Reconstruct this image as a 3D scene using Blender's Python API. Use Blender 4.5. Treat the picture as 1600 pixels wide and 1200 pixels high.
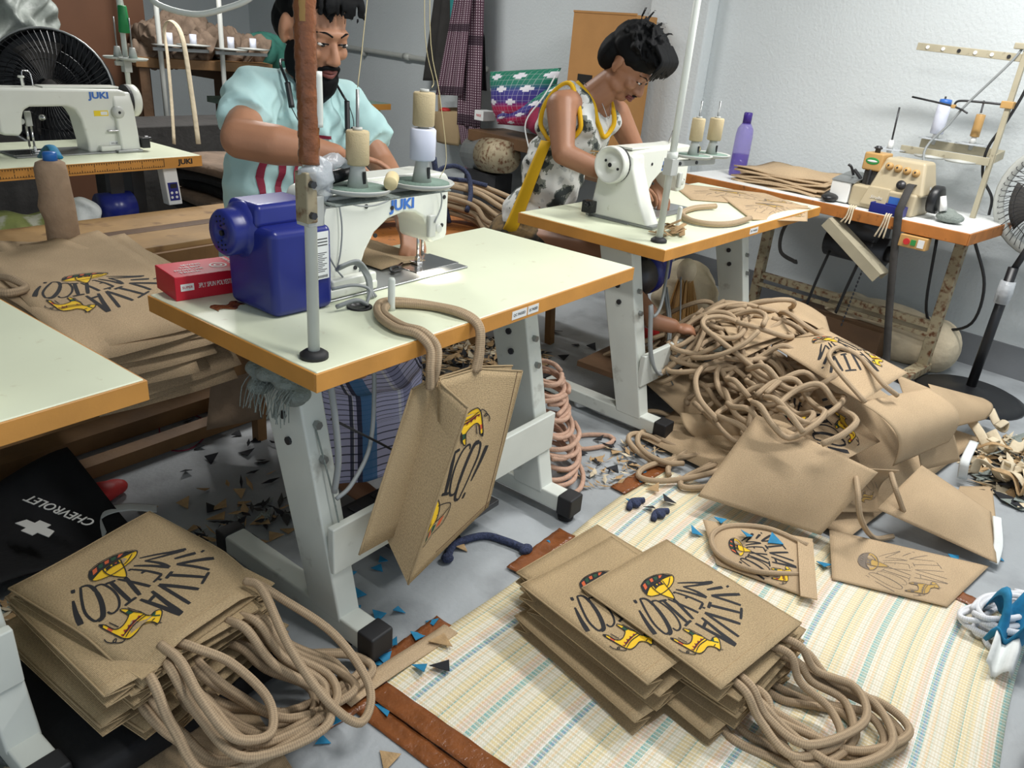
import bpy, bmesh, math, random
from mathutils import Vector, Matrix
from mathutils.geometry import tessellate_polygon
for o in list(bpy.data.objects): bpy.data.objects.remove(o)
SC = bpy.context.scene
C = SC.collection
PI = math.pi
random.seed(7)

# ---------------------------------------------------------------- camera
cam_d = bpy.data.cameras.new('camera'); cam = bpy.data.objects.new('camera', cam_d); C.objects.link(cam)
_yaw, _pit, _rol = 0.62919, 0.42347, 0.08829
_f = Vector((math.cos(_yaw)*math.cos(_pit), math.sin(_yaw)*math.cos(_pit), -math.sin(_pit)))
_r = Vector((math.sin(_yaw), -math.cos(_yaw), 0)); _u = _r.cross(_f)
_r2 = _r*math.cos(_rol) + _u*math.sin(_rol); _u2 = _u*math.cos(_rol) - _r*math.sin(_rol)
cam.matrix_world = Matrix(((_r2.x, _u2.x, -_f.x, -0.8481), (_r2.y, _u2.y, -_f.y, -1.07223), (_r2.z, _u2.z, -_f.z, 1.36814), (0, 0, 0, 1)))
cam_d.sensor_width = 36; cam_d.lens = 1208.05*36/1600; cam_d.clip_start = 0.02
SC.camera = cam

# ---------------------------------------------------------------- light and exposure
SC.view_settings.view_transform = 'Standard'; SC.view_settings.look = 'None'
SC.view_settings.exposure = 0.0; SC.view_settings.gamma = 1
try: SC.view_settings.use_curve_mapping = False
except Exception: pass
w = bpy.data.worlds.new('world'); SC.world = w; w.use_nodes = True
w.node_tree.nodes['Background'].inputs[0].default_value = (0.80, 0.90, 1.0, 1)
w.node_tree.nodes['Background'].inputs[1].default_value = 0.80
def area(name, loc, sx, sy, power, rot=(0, 0, 0), col=(1, .985, .965)):
    d = bpy.data.lights.new(name, 'AREA'); d.shape = 'RECTANGLE'; d.size = sx; d.size_y = sy; d.energy = power; d.color = col
    o = bpy.data.objects.new(name, d); C.objects.link(o); o.location = loc; o.rotation_euler = rot
    return o
TUBES = [((2.35, -0.75, 2.62), 66), ((0.35, -0.75, 2.62), 30), ((2.0, 3.0, 2.62), 60)]  # last tube is an added, unseen source that brightens the distant wall
for _i, (_l, _p) in enumerate(TUBES):
    area('tube_light', _l, 0.12, 1.25, _p)

# ---------------------------------------------------------------- helpers
def lin(c):
    c = c/255.0
    return c/12.92 if c <= .04045 else ((c+.055)/1.055)**2.4
def rgb(c): return (lin(c[0]), lin(c[1]), lin(c[2]), 1)
MATS = {}
def mat(name, col, rough=.6, metal=0, var=.12, scale=9, bump=0, bscale=90, alpha=1, trans=0, spots=None, emit=0, uv=False):
    m = bpy.data.materials.new(name); m.use_nodes = True; nt = m.node_tree; n = nt.nodes; L = nt.links
    b = n['Principled BSDF']; b.inputs['Roughness'].default_value = rough; b.inputs['Metallic'].default_value = metal
    tc = n.new('ShaderNodeTexCoord'); src = tc.outputs['UV' if uv else 'Object']
    nz = n.new('ShaderNodeTexNoise'); nz.inputs['Scale'].default_value = scale; nz.inputs['Detail'].default_value = 5
    L.new(src, nz.inputs['Vector'])
    r = n.new('ShaderNodeValToRGB'); c = rgb(col)
    r.color_ramp.elements[0].position = .3; r.color_ramp.elements[1].position = .7
    r.color_ramp.elements[0].color = tuple(x*(1-var) for x in c[:3])+(1,); r.color_ramp.elements[1].color = tuple(min(1, x*(1+var)) for x in c[:3])+(1,)
    L.new(nz.outputs['Fac'], r.inputs['Fac']); out = r.outputs['Color']
    if spots:
        col2, sc2, lo, hi = spots
        z2 = n.new('ShaderNodeTexNoise'); z2.inputs['Scale'].default_value = sc2; z2.inputs['Detail'].default_value = 7; L.new(src, z2.inputs['Vector'])
        r2 = n.new('ShaderNodeValToRGB'); r2.color_ramp.elements[0].position = lo; r2.color_ramp.elements[1].position = hi; L.new(z2.outputs['Fac'], r2.inputs['Fac'])
        mx = n.new('ShaderNodeMixRGB'); mx.inputs['Color2'].default_value = rgb(col2); L.new(r2.outputs['Color'], mx.inputs['Fac']); L.new(out, mx.inputs['Color1']); out = mx.outputs['Color']
    L.new(out, b.inputs['Base Color'])
    if bump:
        zb = n.new('ShaderNodeTexNoise'); zb.inputs['Scale'].default_value = bscale; zb.inputs['Detail'].default_value = 4; L.new(src, zb.inputs['Vector'])
        bp = n.new('ShaderNodeBump'); bp.inputs['Strength'].default_value = bump; bp.inputs['Distance'].default_value = .01
        L.new(zb.outputs['Fac'], bp.inputs['Height']); L.new(bp.outputs['Normal'], b.inputs['Normal'])
    if alpha < 1: b.inputs['Alpha'].default_value = alpha
    if trans: b.inputs['Transmission Weight'].default_value = trans
    if emit:
        b.inputs['Emission Color'].default_value = rgb(col); b.inputs['Emission Strength'].default_value = emit
    MATS[name] = m
    return m
def nmath(nt, op, a, b=None):
    m = nt.nodes.new('ShaderNodeMath'); m.operation = op
    for i, x in enumerate((a, b)):
        if x is None: continue
        if isinstance(x, (int, float)): m.inputs[i].default_value = x
        else: nt.links.new(x, m.inputs[i])
    return m.outputs[0]
def weave(name, col, k=2500., dark=.62, rough=.85, rope=False, big=.16):
    """jute cloth or braided cord: thread pattern in the piece's own UV (metres)"""
    m = bpy.data.materials.new(name); m.use_nodes = True; nt = m.node_tree; n = nt.nodes; L = nt.links
    b = n['Principled BSDF']; b.inputs['Roughness'].default_value = rough; b.inputs['Specular IOR Level'].default_value = .2
    tc = n.new('ShaderNodeTexCoord'); sp = n.new('ShaderNodeSeparateXYZ'); L.new(tc.outputs['UV'], sp.inputs[0])
    if rope:
        a = nmath(nt, 'ADD', nmath(nt, 'MULTIPLY', sp.outputs[0], 6*PI), nmath(nt, 'MULTIPLY', sp.outputs[1], k))
        c2 = nmath(nt, 'SUBTRACT', nmath(nt, 'MULTIPLY', sp.outputs[0], 6*PI), nmath(nt, 'MULTIPLY', sp.outputs[1], k))
        h = nmath(nt, 'MULTIPLY', nmath(nt, 'SINE', a), nmath(nt, 'SINE', c2))
    else:
        h = nmath(nt, 'ADD', nmath(nt, 'SINE', nmath(nt, 'MULTIPLY', sp.outputs[0], k)), nmath(nt, 'SINE', nmath(nt, 'MULTIPLY', sp.outputs[1], k)))
        h = nmath(nt, 'MULTIPLY', h, .5)
    nz = n.new('ShaderNodeTexNoise'); nz.inputs['Scale'].default_value = 300 if not rope else 150; nz.inputs['Detail'].default_value = 2; L.new(tc.outputs['UV'], nz.inputs['Vector'])
    nb = n.new('ShaderNodeTexNoise'); nb.inputs['Scale'].default_value = 7; nb.inputs['Detail'].default_value = 4; L.new(tc.outputs['Object'], nb.inputs['Vector'])
    f = nmath(nt, 'ADD', nmath(nt, 'MULTIPLY', h, .28), nz.outputs['Fac'])
    r = n.new('ShaderNodeValToRGB'); c = rgb(col)
    r.color_ramp.elements[0].position = .22; r.color_ramp.elements[1].position = .72
    r.color_ramp.elements[0].color = tuple(x*dark for x in c[:3])+(1,); r.color_ramp.elements[1].color = tuple(min(1, x*1.12) for x in c[:3])+(1,)
    L.new(f, r.inputs['Fac'])
    g = nmath(nt, 'ADD', nmath(nt, 'MULTIPLY', nb.outputs['Fac'], big*2), 1-big)
    mx = n.new('ShaderNodeMixRGB'); mx.blend_type = 'MULTIPLY'; mx.inputs['Fac'].default_value = 1
    L.new(r.outputs['Color'], mx.inputs['Color1']); cb = n.new('ShaderNodeCombineXYZ')
    for i in range(3): L.new(g, cb.inputs[i])
    L.new(cb.outputs[0], mx.inputs['Color2']); L.new(mx.outputs['Color'], b.inputs['Base Color'])
    bp = n.new('ShaderNodeBump'); bp.inputs['Strength'].default_value = .5; bp.inputs['Distance'].default_value = .002
    L.new(f, bp.inputs['Height']); L.new(bp.outputs['Normal'], b.inputs['Normal'])
    MATS[name] = m
    return m

# palette
mat('cream_top', (226, 232, 205), .35, var=.03, scale=4, spots=((196, 190, 160), 30, .66, .8))
mat('edge_wood', (203, 143, 66), .45, var=.14, scale=6, bump=.1, bscale=40)
mat('white_steel', (212, 216, 208), .4, var=.04, spots=((150, 148, 138), 14, .62, .8))
mat('machine_white', (222, 224, 214), .32, var=.03, spots=((176, 172, 152), 25, .66, .85))
mat('grey_steel', (150, 153, 152), .35, .6, var=.1)
mat('chrome', (200, 200, 200), .18, 1, var=.05)
mat('dark_steel', (70, 70, 72), .4, .6, var=.15)
mat('black_rubber', (28, 28, 30), .6, var=.2)
mat('black_plastic', (24, 25, 28), .4, var=.15)
mat('blue_plastic', (32, 42, 122), .3, var=.08, spots=((70, 76, 140), 40, .7, .85))
mat('logo_blue', (58, 110, 190), .4, var=.02)
mat('logo_black', (30, 28, 26), .5, var=.02)
mat('red_card', (196, 22, 46), .4, var=.06)
mat('white_paint', (236, 236, 232), .5, var=.03)
mat('label_white', (226, 228, 226), .5, var=.03)
mat('label_yellow', (236, 206, 40), .5, var=.03)
mat('label_red', (200, 50, 50), .5, var=.03)
mat('label_green', (50, 140, 70), .5, var=.03)
mat('thread_beige', (196, 178, 138), .6, var=.05, bump=.25, bscale=500)
mat('thread_white', (214, 218, 232), .6, var=.03)
mat('thread_cream', (214, 198, 150), .6, var=.05)
mat('plastic_grey', (188, 190, 184), .4, var=.05)
mat('lint_grey', (132, 140, 134), .9, var=.25, bump=.8, bscale=120)
mat('felt_green', (118, 140, 128), .9, var=.2, bump=.4, bscale=150)
mat('tape_brown', (128, 76, 42), .22, var=.2, scale=25, bump=.5, bscale=50)
mat('clear_film', (215, 220, 224), .2, var=.05, alpha=.55, bump=.6, bscale=30)
mat('skin_a', (178, 128, 98), .5, var=.10, scale=10, bump=.05, bscale=200)
mat('skin_b', (156, 110, 82), .5, var=.10, scale=10, bump=.05, bscale=200)
mat('hair', (9, 10, 12), .7, var=.3, scale=60); MATS['hair'].node_tree.nodes['Principled BSDF'].inputs['Specular IOR Level'].default_value = .18
mat('eye_white', (205, 200, 192), .3, var=.03)
mat('eye_dark', (20, 14, 12), .2, var=.1)
mat('lip', (118, 62, 56), .5, var=.1)
mat('tee_mint', (182, 217, 216), .85, var=.07, scale=5, bump=.12, bscale=25)
mat('print_maroon', (134, 30, 56), .7, var=.06)
mat('vest_yellow', (226, 178, 22), .8, var=.08)
mat('pant_print', (120, 98, 64), .85, var=.45, scale=22, spots=((38, 38, 34), 16, .45, .6))
mat('wood_plank', (164, 130, 84), .6, var=.22, scale=5, spots=((92, 62, 36), 9, .58, .75), bump=.15, bscale=30)
mat('wood_dark', (96, 70, 46), .6, var=.25, scale=6, bump=.2, bscale=30)
mat('wood_mid', (128, 94, 56), .6, var=.25, scale=6, bump=.2, bscale=30)
mat('wood_worn', (178, 112, 52), .55, var=.2, scale=9, spots=((80, 48, 26), 26, .6, .75))
mat('rust_steel', (164, 152, 124), .6, .2, var=.15, spots=((104, 66, 40), 40, .5, .66))
mat('stand_beige', (178, 170, 146), .55, .1, var=.1, spots=((96, 84, 66), 30, .62, .8))
mat('serger_beige', (186, 172, 142), .4, var=.06, spots=((150, 128, 88), 20, .62, .85))
mat('knob_tan', (192, 152, 94), .45, var=.08)
mat('cardboard', (176, 128, 74), .75, var=.08, scale=5, bump=.1, bscale=60)
mat('panel_brown', (98, 64, 42), .7, var=.1, scale=3)
mat('tarp_grey', (150, 156, 150), .5, var=.25, scale=14, bump=.6, bscale=20)
mat('fabric_brown', (122, 104, 88), .9, var=.25, scale=14, bump=.4, bscale=60)
mat('fabric_black', (20, 21, 24), .85, var=.25, scale=12, bump=.25, bscale=40)
mat('fabric_green', (40, 96, 84), .85, var=.25, scale=10, bump=.4, bscale=30)
mat('fabric_teal', (50, 140, 140), .85, var=.15)
mat('fabric_maroon', (132, 30, 62), .85, var=.15, bump=.3, bscale=40)
mat('fabric_cream', (208, 194, 166), .85, var=.2, bump=.3, bscale=50)
mat('fabric_white', (220, 224, 222), .8, var=.08, bump=.2, bscale=40)
mat('jacket_dark', (58, 56, 54), .85, var=.2, bump=.4, bscale=30)
mat('scrap_blue', (32, 126, 168), .75, var=.2, scale=40)
mat('scrap_black', (26, 28, 34), .8, var=.3, scale=40)
mat('scrap_tan', (176, 146, 106), .85, var=.2, scale=40, bump=.3, bscale=200)
mat('navy_rope', (52, 60, 88), .85, var=.45, scale=160, bump=.6, bscale=200)
mat('bottle_purple', (128, 110, 205), .08, var=.05, alpha=.45)
mat('purple_cap', (62, 40, 130), .35, var=.05)
mat('water_purple', (70, 50, 150), .05, var=.05, alpha=.6)
mat('cable_grey', (140, 144, 144), .5, var=.08)
mat('cable_black', (30, 30, 32), .5, var=.1)
mat('tube_white', (206, 212, 206), .35, var=.05)
mat('lime_plastic', (196, 206, 110), .5, var=.06)
mat('wrap_cloth', (156, 132, 108), .9, var=.12, scale=20, bump=.4, bscale=40)
mat('cap_blue', (38, 104, 180), .35, var=.05)
mat('green_cone', (30, 134, 72), .5, var=.06)
mat('print_black', (24, 24, 28), .75, var=.1)
mat('print_yellow', (234, 190, 28), .75, var=.06)
mat('print_orange', (206, 92, 48), .75, var=.06)
mat('print_red', (150, 42, 40), .75, var=.06)
mat('print_green', (30, 74, 48), .75, var=.06)
mat('ghost_ink', (120, 108, 96), .85, var=.15)
mat('ghost_gold', (186, 152, 84), .85, var=.15)
mat('led', (255, 236, 205), .4, var=0, emit=12)
weave('jute', (188, 164, 127), dark=.55)
weave('jute_raw', (194, 169, 136), dark=.68, big=.2)
weave('jute_cord', (182, 159, 130), k=700., dark=.66, rope=True)
weave('cord_white', (226, 228, 232), k=700., dark=.85, rope=True)

class MB:
    """collects faces and links them as one mesh object"""
    def __init__(s): s.v = []; s.f = []; s.m = []; s.u = []; s.X = None
    def add(s, vs, fs, mi=0, uv=None):
        b = len(s.v)
        s.v += [s.X @ Vector(p) if s.X is not None else Vector(p) for p in vs]
        for f in fs:
            s.f.append([i+b for i in f]); s.m.append(mi); s.u.append([uv[i] for i in f] if uv else None)
        return s
    def box(s, x0, x1, y0, y1, z0, z1, mi=0):
        return s.hexa([(x0, y0, z0), (x1, y0, z0), (x1, y1, z0), (x0, y1, z0), (x0, y0, z1), (x1, y0, z1), (x1, y1, z1), (x0, y1, z1)], mi)
    def hexa(s, p, mi=0):
        d = math.dist
        uv = [(0, 0), (d(p[0], p[1]), 0), (d(p[0], p[1]), d(p[1], p[2])), (0, d(p[1], p[2]))]*2
        return s.add(p, [(3, 2, 1, 0), (4, 5, 6, 7), (0, 1, 5, 4), (1, 2, 6, 5), (2, 3, 7, 6), (3, 0, 4, 7)], mi, uv)
    def bar(s, a, b, w, h, up=(0, 0, 1), mi=0):
        a = Vector(a); b = Vector(b); t = (b-a).normalized(); up = Vector(up)
        if abs(t.dot(up)) > .98: up = Vector((0, 1, 0))
        x = t.cross(up).normalized()*(w/2); y = x.cross(t).normalized()*(h/2)
        return s.hexa([a-x-y, a+x-y, b+x-y, b-x-y, a-x+y, a+x+y, b+x+y, b-x+y], mi)
    def cyl(s, a, b, r0, r1=None, n=16, mi=0, caps=True):
        a = Vector(a); b = Vector(b); r1 = r0 if r1 is None else r1
        t = (b-a).normalized(); x = t.orthogonal().normalized(); y = t.cross(x)
        vs = []
        for p, r in ((a, r0), (b, r1)):
            for i in range(n):
                g = 2*PI*i/n; vs.append(p+x*(r*math.cos(g))+y*(r*math.sin(g)))
        fs = [(i, (i+1) % n, n+(i+1) % n, n+i) for i in range(n)]
        if caps: fs += [tuple(range(n-1, -1, -1)), tuple(range(n, 2*n))]
        return s.add(vs, fs, mi)
    def lathe(s, prof, base=(0, 0, 0), axis=(0, 0, 1), n=20, mi=0, cap=True):
        a = Vector(axis).normalized(); x = a.orthogonal().normalized(); y = a.cross(x); o = Vector(base); vs = []; fs = []
        for r, z in prof:
            for i in range(n):
                g = 2*PI*i/n; vs.append(o+a*z+x*(r*math.cos(g))+y*(r*math.sin(g)))
        for k in range(len(prof)-1):
            for i in range(n):
                j = (i+1) % n; fs.append((k*n+i, k*n+j, (k+1)*n+j, (k+1)*n+i))
        if cap:
            if prof[0][0] > 1e-5: fs.append(tuple(range(n-1, -1, -1)))
            if prof[-1][0] > 1e-5: fs.append(tuple((len(prof)-1)*n+i for i in range(n)))
        return s.add(vs, fs, mi)
    def ell(s, c, r, M=None, n=16, m=10, mi=0):
        vs = []; fs = []; c = Vector(c)
        for j in range(m+1):
            th = PI*j/m
            for i in range(n):
                ph = 2*PI*i/n; p = Vector((r[0]*math.sin(th)*math.cos(ph), r[1]*math.sin(th)*math.sin(ph), r[2]*math.cos(th)))
                vs.append(c+(M @ p if M else p))
        for j in range(m):
            for i in range(n):
                k = (i+1) % n; fs.append((j*n+i, (j+1)*n+i, (j+1)*n+k, j*n+k))
        return s.add(vs, fs, mi)
    def tube(s, pts, r, n=8, closed=False, seg=6, mi=0, r1=None, flat=1.0):
        P = smooth_path(pts, seg, closed) if seg > 1 else [Vector(p) for p in pts]
        N = len(P); vs = []; fs = []; uv = []
        T = []
        for i in range(N):
            a = P[(i-1) % N] if (closed or i > 0) else P[0]; b = P[(i+1) % N] if (closed or i < N-1) else P[-1]
            t = b-a
            T.append(t.normalized() if t.length > 1e-9 else Vector((0, 0, 1)))
        x = T[0].orthogonal().normalized(); ln = 0
        if abs(T[0].z) < .9: x = T[0].cross(Vector((0, 0, 1))).normalized()
        for i in range(N):
            x = (x-T[i]*x.dot(T[i]))
            x = x.normalized() if x.length > 1e-6 else T[i].orthogonal().normalized()
            y = T[i].cross(x)
            if i: ln += (P[i]-P[i-1]).length
            rr = r if r1 is None else r+(r1-r)*i/(N-1)
            for k in range(n):
                g = 2*PI*k/n; vs.append(P[i]+x*(rr*math.cos(g))+y*(rr*flat*math.sin(g))); uv.append((k/n, ln))
        R = N if closed else N-1
        for i in range(R):
            for k in range(n):
                j = (k+1) % n; i2 = (i+1) % N; fs.append((i*n+k, i*n+j, i2*n+j, i2*n+k))
        if not closed: fs += [tuple(range(n-1, -1, -1)), tuple((N-1)*n+k for k in range(n))]
        return s.add(vs, fs, mi, uv)
    def prism(s, poly, d0, d1, M=None, mi=0):
        """poly in local xy, extruded along z from d0 to d1, then M"""
        n = len(poly); M = M or Matrix()
        vs = [M @ Vector((p[0], p[1], d0)) for p in poly]+[M @ Vector((p[0], p[1], d1)) for p in poly]
        fs = [tuple(range(n-1, -1, -1)), tuple(range(n, 2*n))]+[(i, (i+1) % n, n+(i+1) % n, n+i) for i in range(n)]
        return s.add(vs, fs, mi)
    def sheet(s, fn, nu, nv, W, H, mi=0):
        vs = []; uv = []; fs = []
        for j in range(nv+1):
            for i in range(nu+1):
                u = i/nu; v = j/nv; vs.append(fn(u, v)); uv.append((u*W, v*H))
        for j in range(nv):
            for i in range(nu):
                a = j*(nu+1)+i; fs.append((a, a+1, a+nu+2, a+nu+1))
        return s.add(vs, fs, mi, uv)
    def build(s, name, m, parent=None, smooth=False, bevel=0, solid=0, sub=0, seg=2):
        me = bpy.data.meshes.new(name); me.from_pydata([tuple(p) for p in s.v], [], s.f)
        for q in (m if isinstance(m, (list, tuple)) else [m]): me.materials.append(MATS[q])
        if any(s.u):
            L = me.uv_layers.new(name='UVMap'); k = 0; dat = [0.0]*(2*len(me.loops))
            for f, u in zip(s.f, s.u):
                for i in range(len(f)):
                    if u: dat[2*k] = u[i][0]; dat[2*k+1] = u[i][1]
                    k += 1
            L.data.foreach_set('uv', dat)
        me.polygons.foreach_set('material_index', s.m)
        if smooth: me.polygons.foreach_set('use_smooth', [True]*len(s.f))
        me.update()
        o = bpy.data.objects.new(name, me); C.objects.link(o)
        if parent: o.parent = parent
        if solid:
            q = o.modifiers.new('solid', 'SOLIDIFY'); q.thickness = solid; q.offset = 0
        if bevel:
            q = o.modifiers.new('bevel', 'BEVEL'); q.width = bevel; q.segments = seg; q.limit_method = 'ANGLE'; q.angle_limit = math.radians(35); q.harden_normals = False
            if seg > 1: me.polygons.foreach_set('use_smooth', [True]*len(s.f)); q2 = o.modifiers.new('wn', 'WEIGHTED_NORMAL')
        if sub:
            q = o.modifiers.new('sub', 'SUBSURF'); q.levels = sub; q.render_levels = sub
        return o
def smooth_path(pts, seg, closed=False):
    P = [Vector(p) for p in pts]; n = len(P); out = []
    R = n if closed else n-1
    for i in range(R):
        p0 = P[(i-1) % n] if (closed or i > 0) else P[0]*2-P[1]
        p1 = P[i]; p2 = P[(i+1) % n]; p3 = P[(i+2) % n] if (closed or i < n-2) else P[-1]*2-P[-2]
        for k in range(seg):
            t = k/seg
            out.append(.5*((2*p1)+(p2-p0)*t+(2*p0-5*p1+4*p2-p3)*t*t+(3*p1-p0-3*p2+p3)*t*t*t))
    if not closed: out.append(P[-1])
    return out
def tag(o, label, cat, group=None):
    o['label'] = label; o['category'] = cat
    if group: o['group'] = group
    return o
def thing(name, label, cat, loc=(0, 0, 0), rotz=0, group=None):
    o = bpy.data.objects.new(name, None); C.objects.link(o); o.empty_display_size = .05
    o.location = loc; o.rotation_euler = (0, 0, rotz)
    return tag(o, label, cat, group)
def dup(root, loc=None, rotz=None, label=None):
    r = root.copy(); C.objects.link(r)
    if loc is not None: r.location = loc
    if rotz is not None: r.rotation_euler = (0, 0, rotz)
    if label: r['label'] = label
    for ch in list(root.children):
        c = ch.copy(); C.objects.link(c); c.parent = r
        for g in ch.children:
            d = g.copy(); C.objects.link(d); d.parent = c
    return r
def struct(o, label=None):
    o['kind'] = 'structure'
    if label: o['label'] = label
    return o
def text(name, body, size, M, m, parent=None, depth=.0006, wid=None, shear=0, bold=0):
    cu = bpy.data.curves.new(name, 'FONT'); cu.body = body; cu.size = size; cu.extrude = depth; cu.align_x = 'CENTER'; cu.align_y = 'CENTER'; cu.shear = shear; cu.offset = bold; cu.resolution_u = 3
    to = bpy.data.objects.new(name, cu); C.objects.link(to); bpy.context.view_layer.update()
    me = bpy.data.meshes.new_from_object(to.evaluated_get(bpy.context.evaluated_depsgraph_get())); bpy.data.objects.remove(to); bpy.data.curves.remove(cu)
    if wid:
        xs = [v.co.x for v in me.vertices]; k = wid/max(1e-6, max(xs)-min(xs))
        for v in me.vertices: v.co.x *= k
    me.transform(M); me.materials.clear(); me.materials.append(MATS[m]); me.name = name
    o = bpy.data.objects.new(name, me); C.objects.link(o)
    if parent: o.parent = parent
    return o
def frame(o, x, y):
    """matrix with origin o, x axis, y axis (both given), z = x cross y"""
    x = Vector(x).normalized(); y = Vector(y); y = (y-x*y.dot(x)).normalized(); z = x.cross(y)
    return Matrix(((x.x, y.x, z.x, o[0]), (x.y, y.y, z.y, o[1]), (x.z, y.z, z.z, o[2]), (0, 0, 0, 1)))
def Rz(a): return Matrix.Rotation(a, 4, 'Z')
def T3(*p): return Matrix.Translation(p)

# ================================================================ the setting
mat('floor_concrete', (162, 167, 170), .55, var=.10, scale=2.2, spots=((128, 132, 135), 5.5, .5, .8), bump=.18, bscale=60)
mat('wall_paint', (208, 214, 215), .75, var=.03, scale=2, bump=.32, bscale=62)
mat('skirting_grey', (112, 115, 118), .6, var=.1, scale=4, bump=.1)
mat('ceiling_paint', (190, 192, 190), .8, var=.03)
mb = MB(); mb.box(-3.2, 5.4, -3.4, 8.0, -.08, 0); struct(mb.build('floor', 'floor_concrete'), 'bare grey concrete workshop floor')
mb = MB(); mb.box(-3.2, 5.4, -3.4, 8.0, 2.9, 2.98); struct(mb.build('ceiling', 'ceiling_paint'), 'plain pale workshop ceiling')
# long painted wall on the right, running away to the left; local x along the wall
WD = Vector((.1465, .9892, 0)); WN = Vector((-.9892, .1465, 0)); W0 = Vector((3.6, -.8, 0))
WM = frame(W0, WD, WN)   # z axis = WD x WN = up
def WP(along, off, z): return W0+WD*along+WN*off+Vector((0, 0, z))
mb = MB(); mb.X = WM; mb.box(-2.2, 8.8, -.15, 0, 0, 2.9); wr = struct(mb.build('wall_right', 'wall_paint'), 'rough white painted wall behind the overlock table')
mb = MB(); mb.X = WM; mb.box(-2.2, 8.8, 0, .012, 0, .16); struct(mb.build('baseboard_right', 'skirting_grey'), 'grey painted skirting band at the foot of the wall')
mb = MB(); mb.X = WM; mb.box(1.93, 2.36, 0, .10, 0, 2.9); struct(mb.build('trim_1', 'wall_paint', bevel=.012), 'flat white pillar standing out of the wall')
mb = MB(); mb.box(-3.2, 5.0, 7.0, 7.15, 0, 2.9); struct(mb.build('wall_back', 'wall_paint'), 'far wall at the back of the workshop')
mb = MB(); mb.box(-3.2, -3.05, .5, 7.0, 0, 2.9); struct(mb.build('wall_left', 'wall_paint'), 'left wall of the workshop')
# tube lamps on the ceiling; the last is an unseen one added for the far end
for i, (l, p) in enumerate(TUBES):
    t = thing('tube_lamp', 'slim ceiling tube lamp above the ' + ('overlock end', 'near sewing tables', 'far end, added to brighten the distant wall')[i], 'lamp', (l[0], l[1], 2.66))
    mb = MB(); mb.box(-.06, .06, -.66, .66, .06, .1).box(-.02, .02, -.6, -.55, .1, .24).box(-.02, .02, .55, .6, .1, .24); mb.build('housing', 'white_steel', t, bevel=.008)
    mb = MB(); mb.cyl((0, -.6, .035), (0, .6, .035), .014); mb.build('tube', 'white_paint', t, True)
# plastic water pipe on the wall
mb = MB(); mb.X = WM; mb.tube([(3.9, .03, 1.105), (5.0, .03, 1.12), (6.4, .03, 1.14)], .022, 10); mb.cyl((4.9, .03, 1.118), (4.98, .03, 1.119), .028)
for x in (4.2, 5.6): mb.box(x-.012, x+.012, 0, .055, 1.08, 1.15)
tag(mb.build('water_pipe', 'plastic_grey', None, True), 'grey plastic pipe running along the wall beside the man in mint', 'pipe')

# ================================================================ sewing tables
def sewing_table(label, loc, rotz, L, W, lx=(.12, .93), stickers=()):
    t = thing('sewing_table', label, 'table', loc, rotz, 'sewing tables')
    mb = MB(); mb.box(.004, L-.004, .004, W-.004, .720, .760); mb.build('tabletop', 'cream_top', t, bevel=.003)
    for a in ((0, L, 0, .005), (0, L, W-.005, W), (0, .005, .005, W-.005), (L-.005, L, .005, W-.005)):
        mb = MB(); mb.box(*a, .7185, .7575); mb.build('edge_band', 'edge_wood', t, bevel=.001, seg=1)
    for k, x in enumerate(lx):
        mb = MB(); X0, X1 = x-.032, x+.032
        def yb(z): q = (z-.06)/.66; return .045+.15*q, .155+.185*q
        z0, z1 = .07, .70
        for (a, b, c, d) in ((X0, X1, 0, 1),):
            (n0, f0), (n1, f1) = yb(z0), yb(z1)
            mb.hexa([(X0, n0, z0), (X1, n0, z0), (X1, f0, z0), (X0, f0, z0), (X0, n1, z1), (X1, n1, z1), (X1, f1, z1), (X0, f1, z1)])
        mb.box(x-.04, x+.04, .12, W-.08, .70, .719)
        lg = mb.build('leg', 'white_steel', t, bevel=.006)
        for z in (.55, .47, .30, .215):
            n_, f_ = yb(z)
            b = MB(); b.cyl((x, n_-.012, z), (x, n_+.005, z), .010, n=6); b.build('bolt', 'grey_steel', lg)
        for z in (.56, .50):
            n_, f_ = yb(z); sx = -1 if k == 0 else 1
            b = MB(); b.cyl((X0-.006, (n_+f_)/2, z), (X0+.002, (n_+f_)/2, z), .010, n=8); b.build('bolt', 'dark_steel', lg)
        mb = MB(); mb.box(x-.03, x+.03, -.02, .52, .03, .085); fo = mb.build('foot', 'white_steel', t, bevel=.006)
        for y0, y1, y in ((-.065, -.012, -.03), (.51, .555, .53)):
            mb = MB(); mb.box(x-.034, x+.034, y0, y1, .025, .09); mb.build('end_cap', 'black_rubber', fo, bevel=.006)
            mb = MB(); mb.lathe([(.024, 0), (.026, .01), (.016, .022), (.007, .03)], (x, y, 0)); mb.build('leveller', 'black_rubber', fo)
    mb = MB(); mb.box(lx[0]-.03, lx[1]+.03, .068, .09, .20, .325); mb.build('cross_beam', 'white_steel', t, bevel=.004)
    mb = MB(); mb.box(lx[0]+.25, lx[1]-.18, .10, .40, .07, .09)
    for i in range(4): mb.box(lx[0]+.28+i*.09, lx[0]+.31+i*.09, .12, .38, .09, .096)
    mb.build('treadle', 'dark_steel', t, bevel=.004)
    for (x, y, wdt) in stickers:
        st = MB(); st.box(x, x+wdt, -.0008, .0002, .727, .749); so = st.build('sticker', 'label_white', t)
        text('sticker_print', 'QC PASSED', .01, frame((x+wdt/2, -.0011, .738), (1, 0, 0), (0, 0, 1)), 'logo_black', so, .0002, wid=wdt*.8)
    return t
T1 = sewing_table('cream sewing table with the finished bag hanging from its edge', (0, 0, 0), 0, 1.2, .597, stickers=((.60, 0, .06), (.665, 0, .045)))
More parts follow.
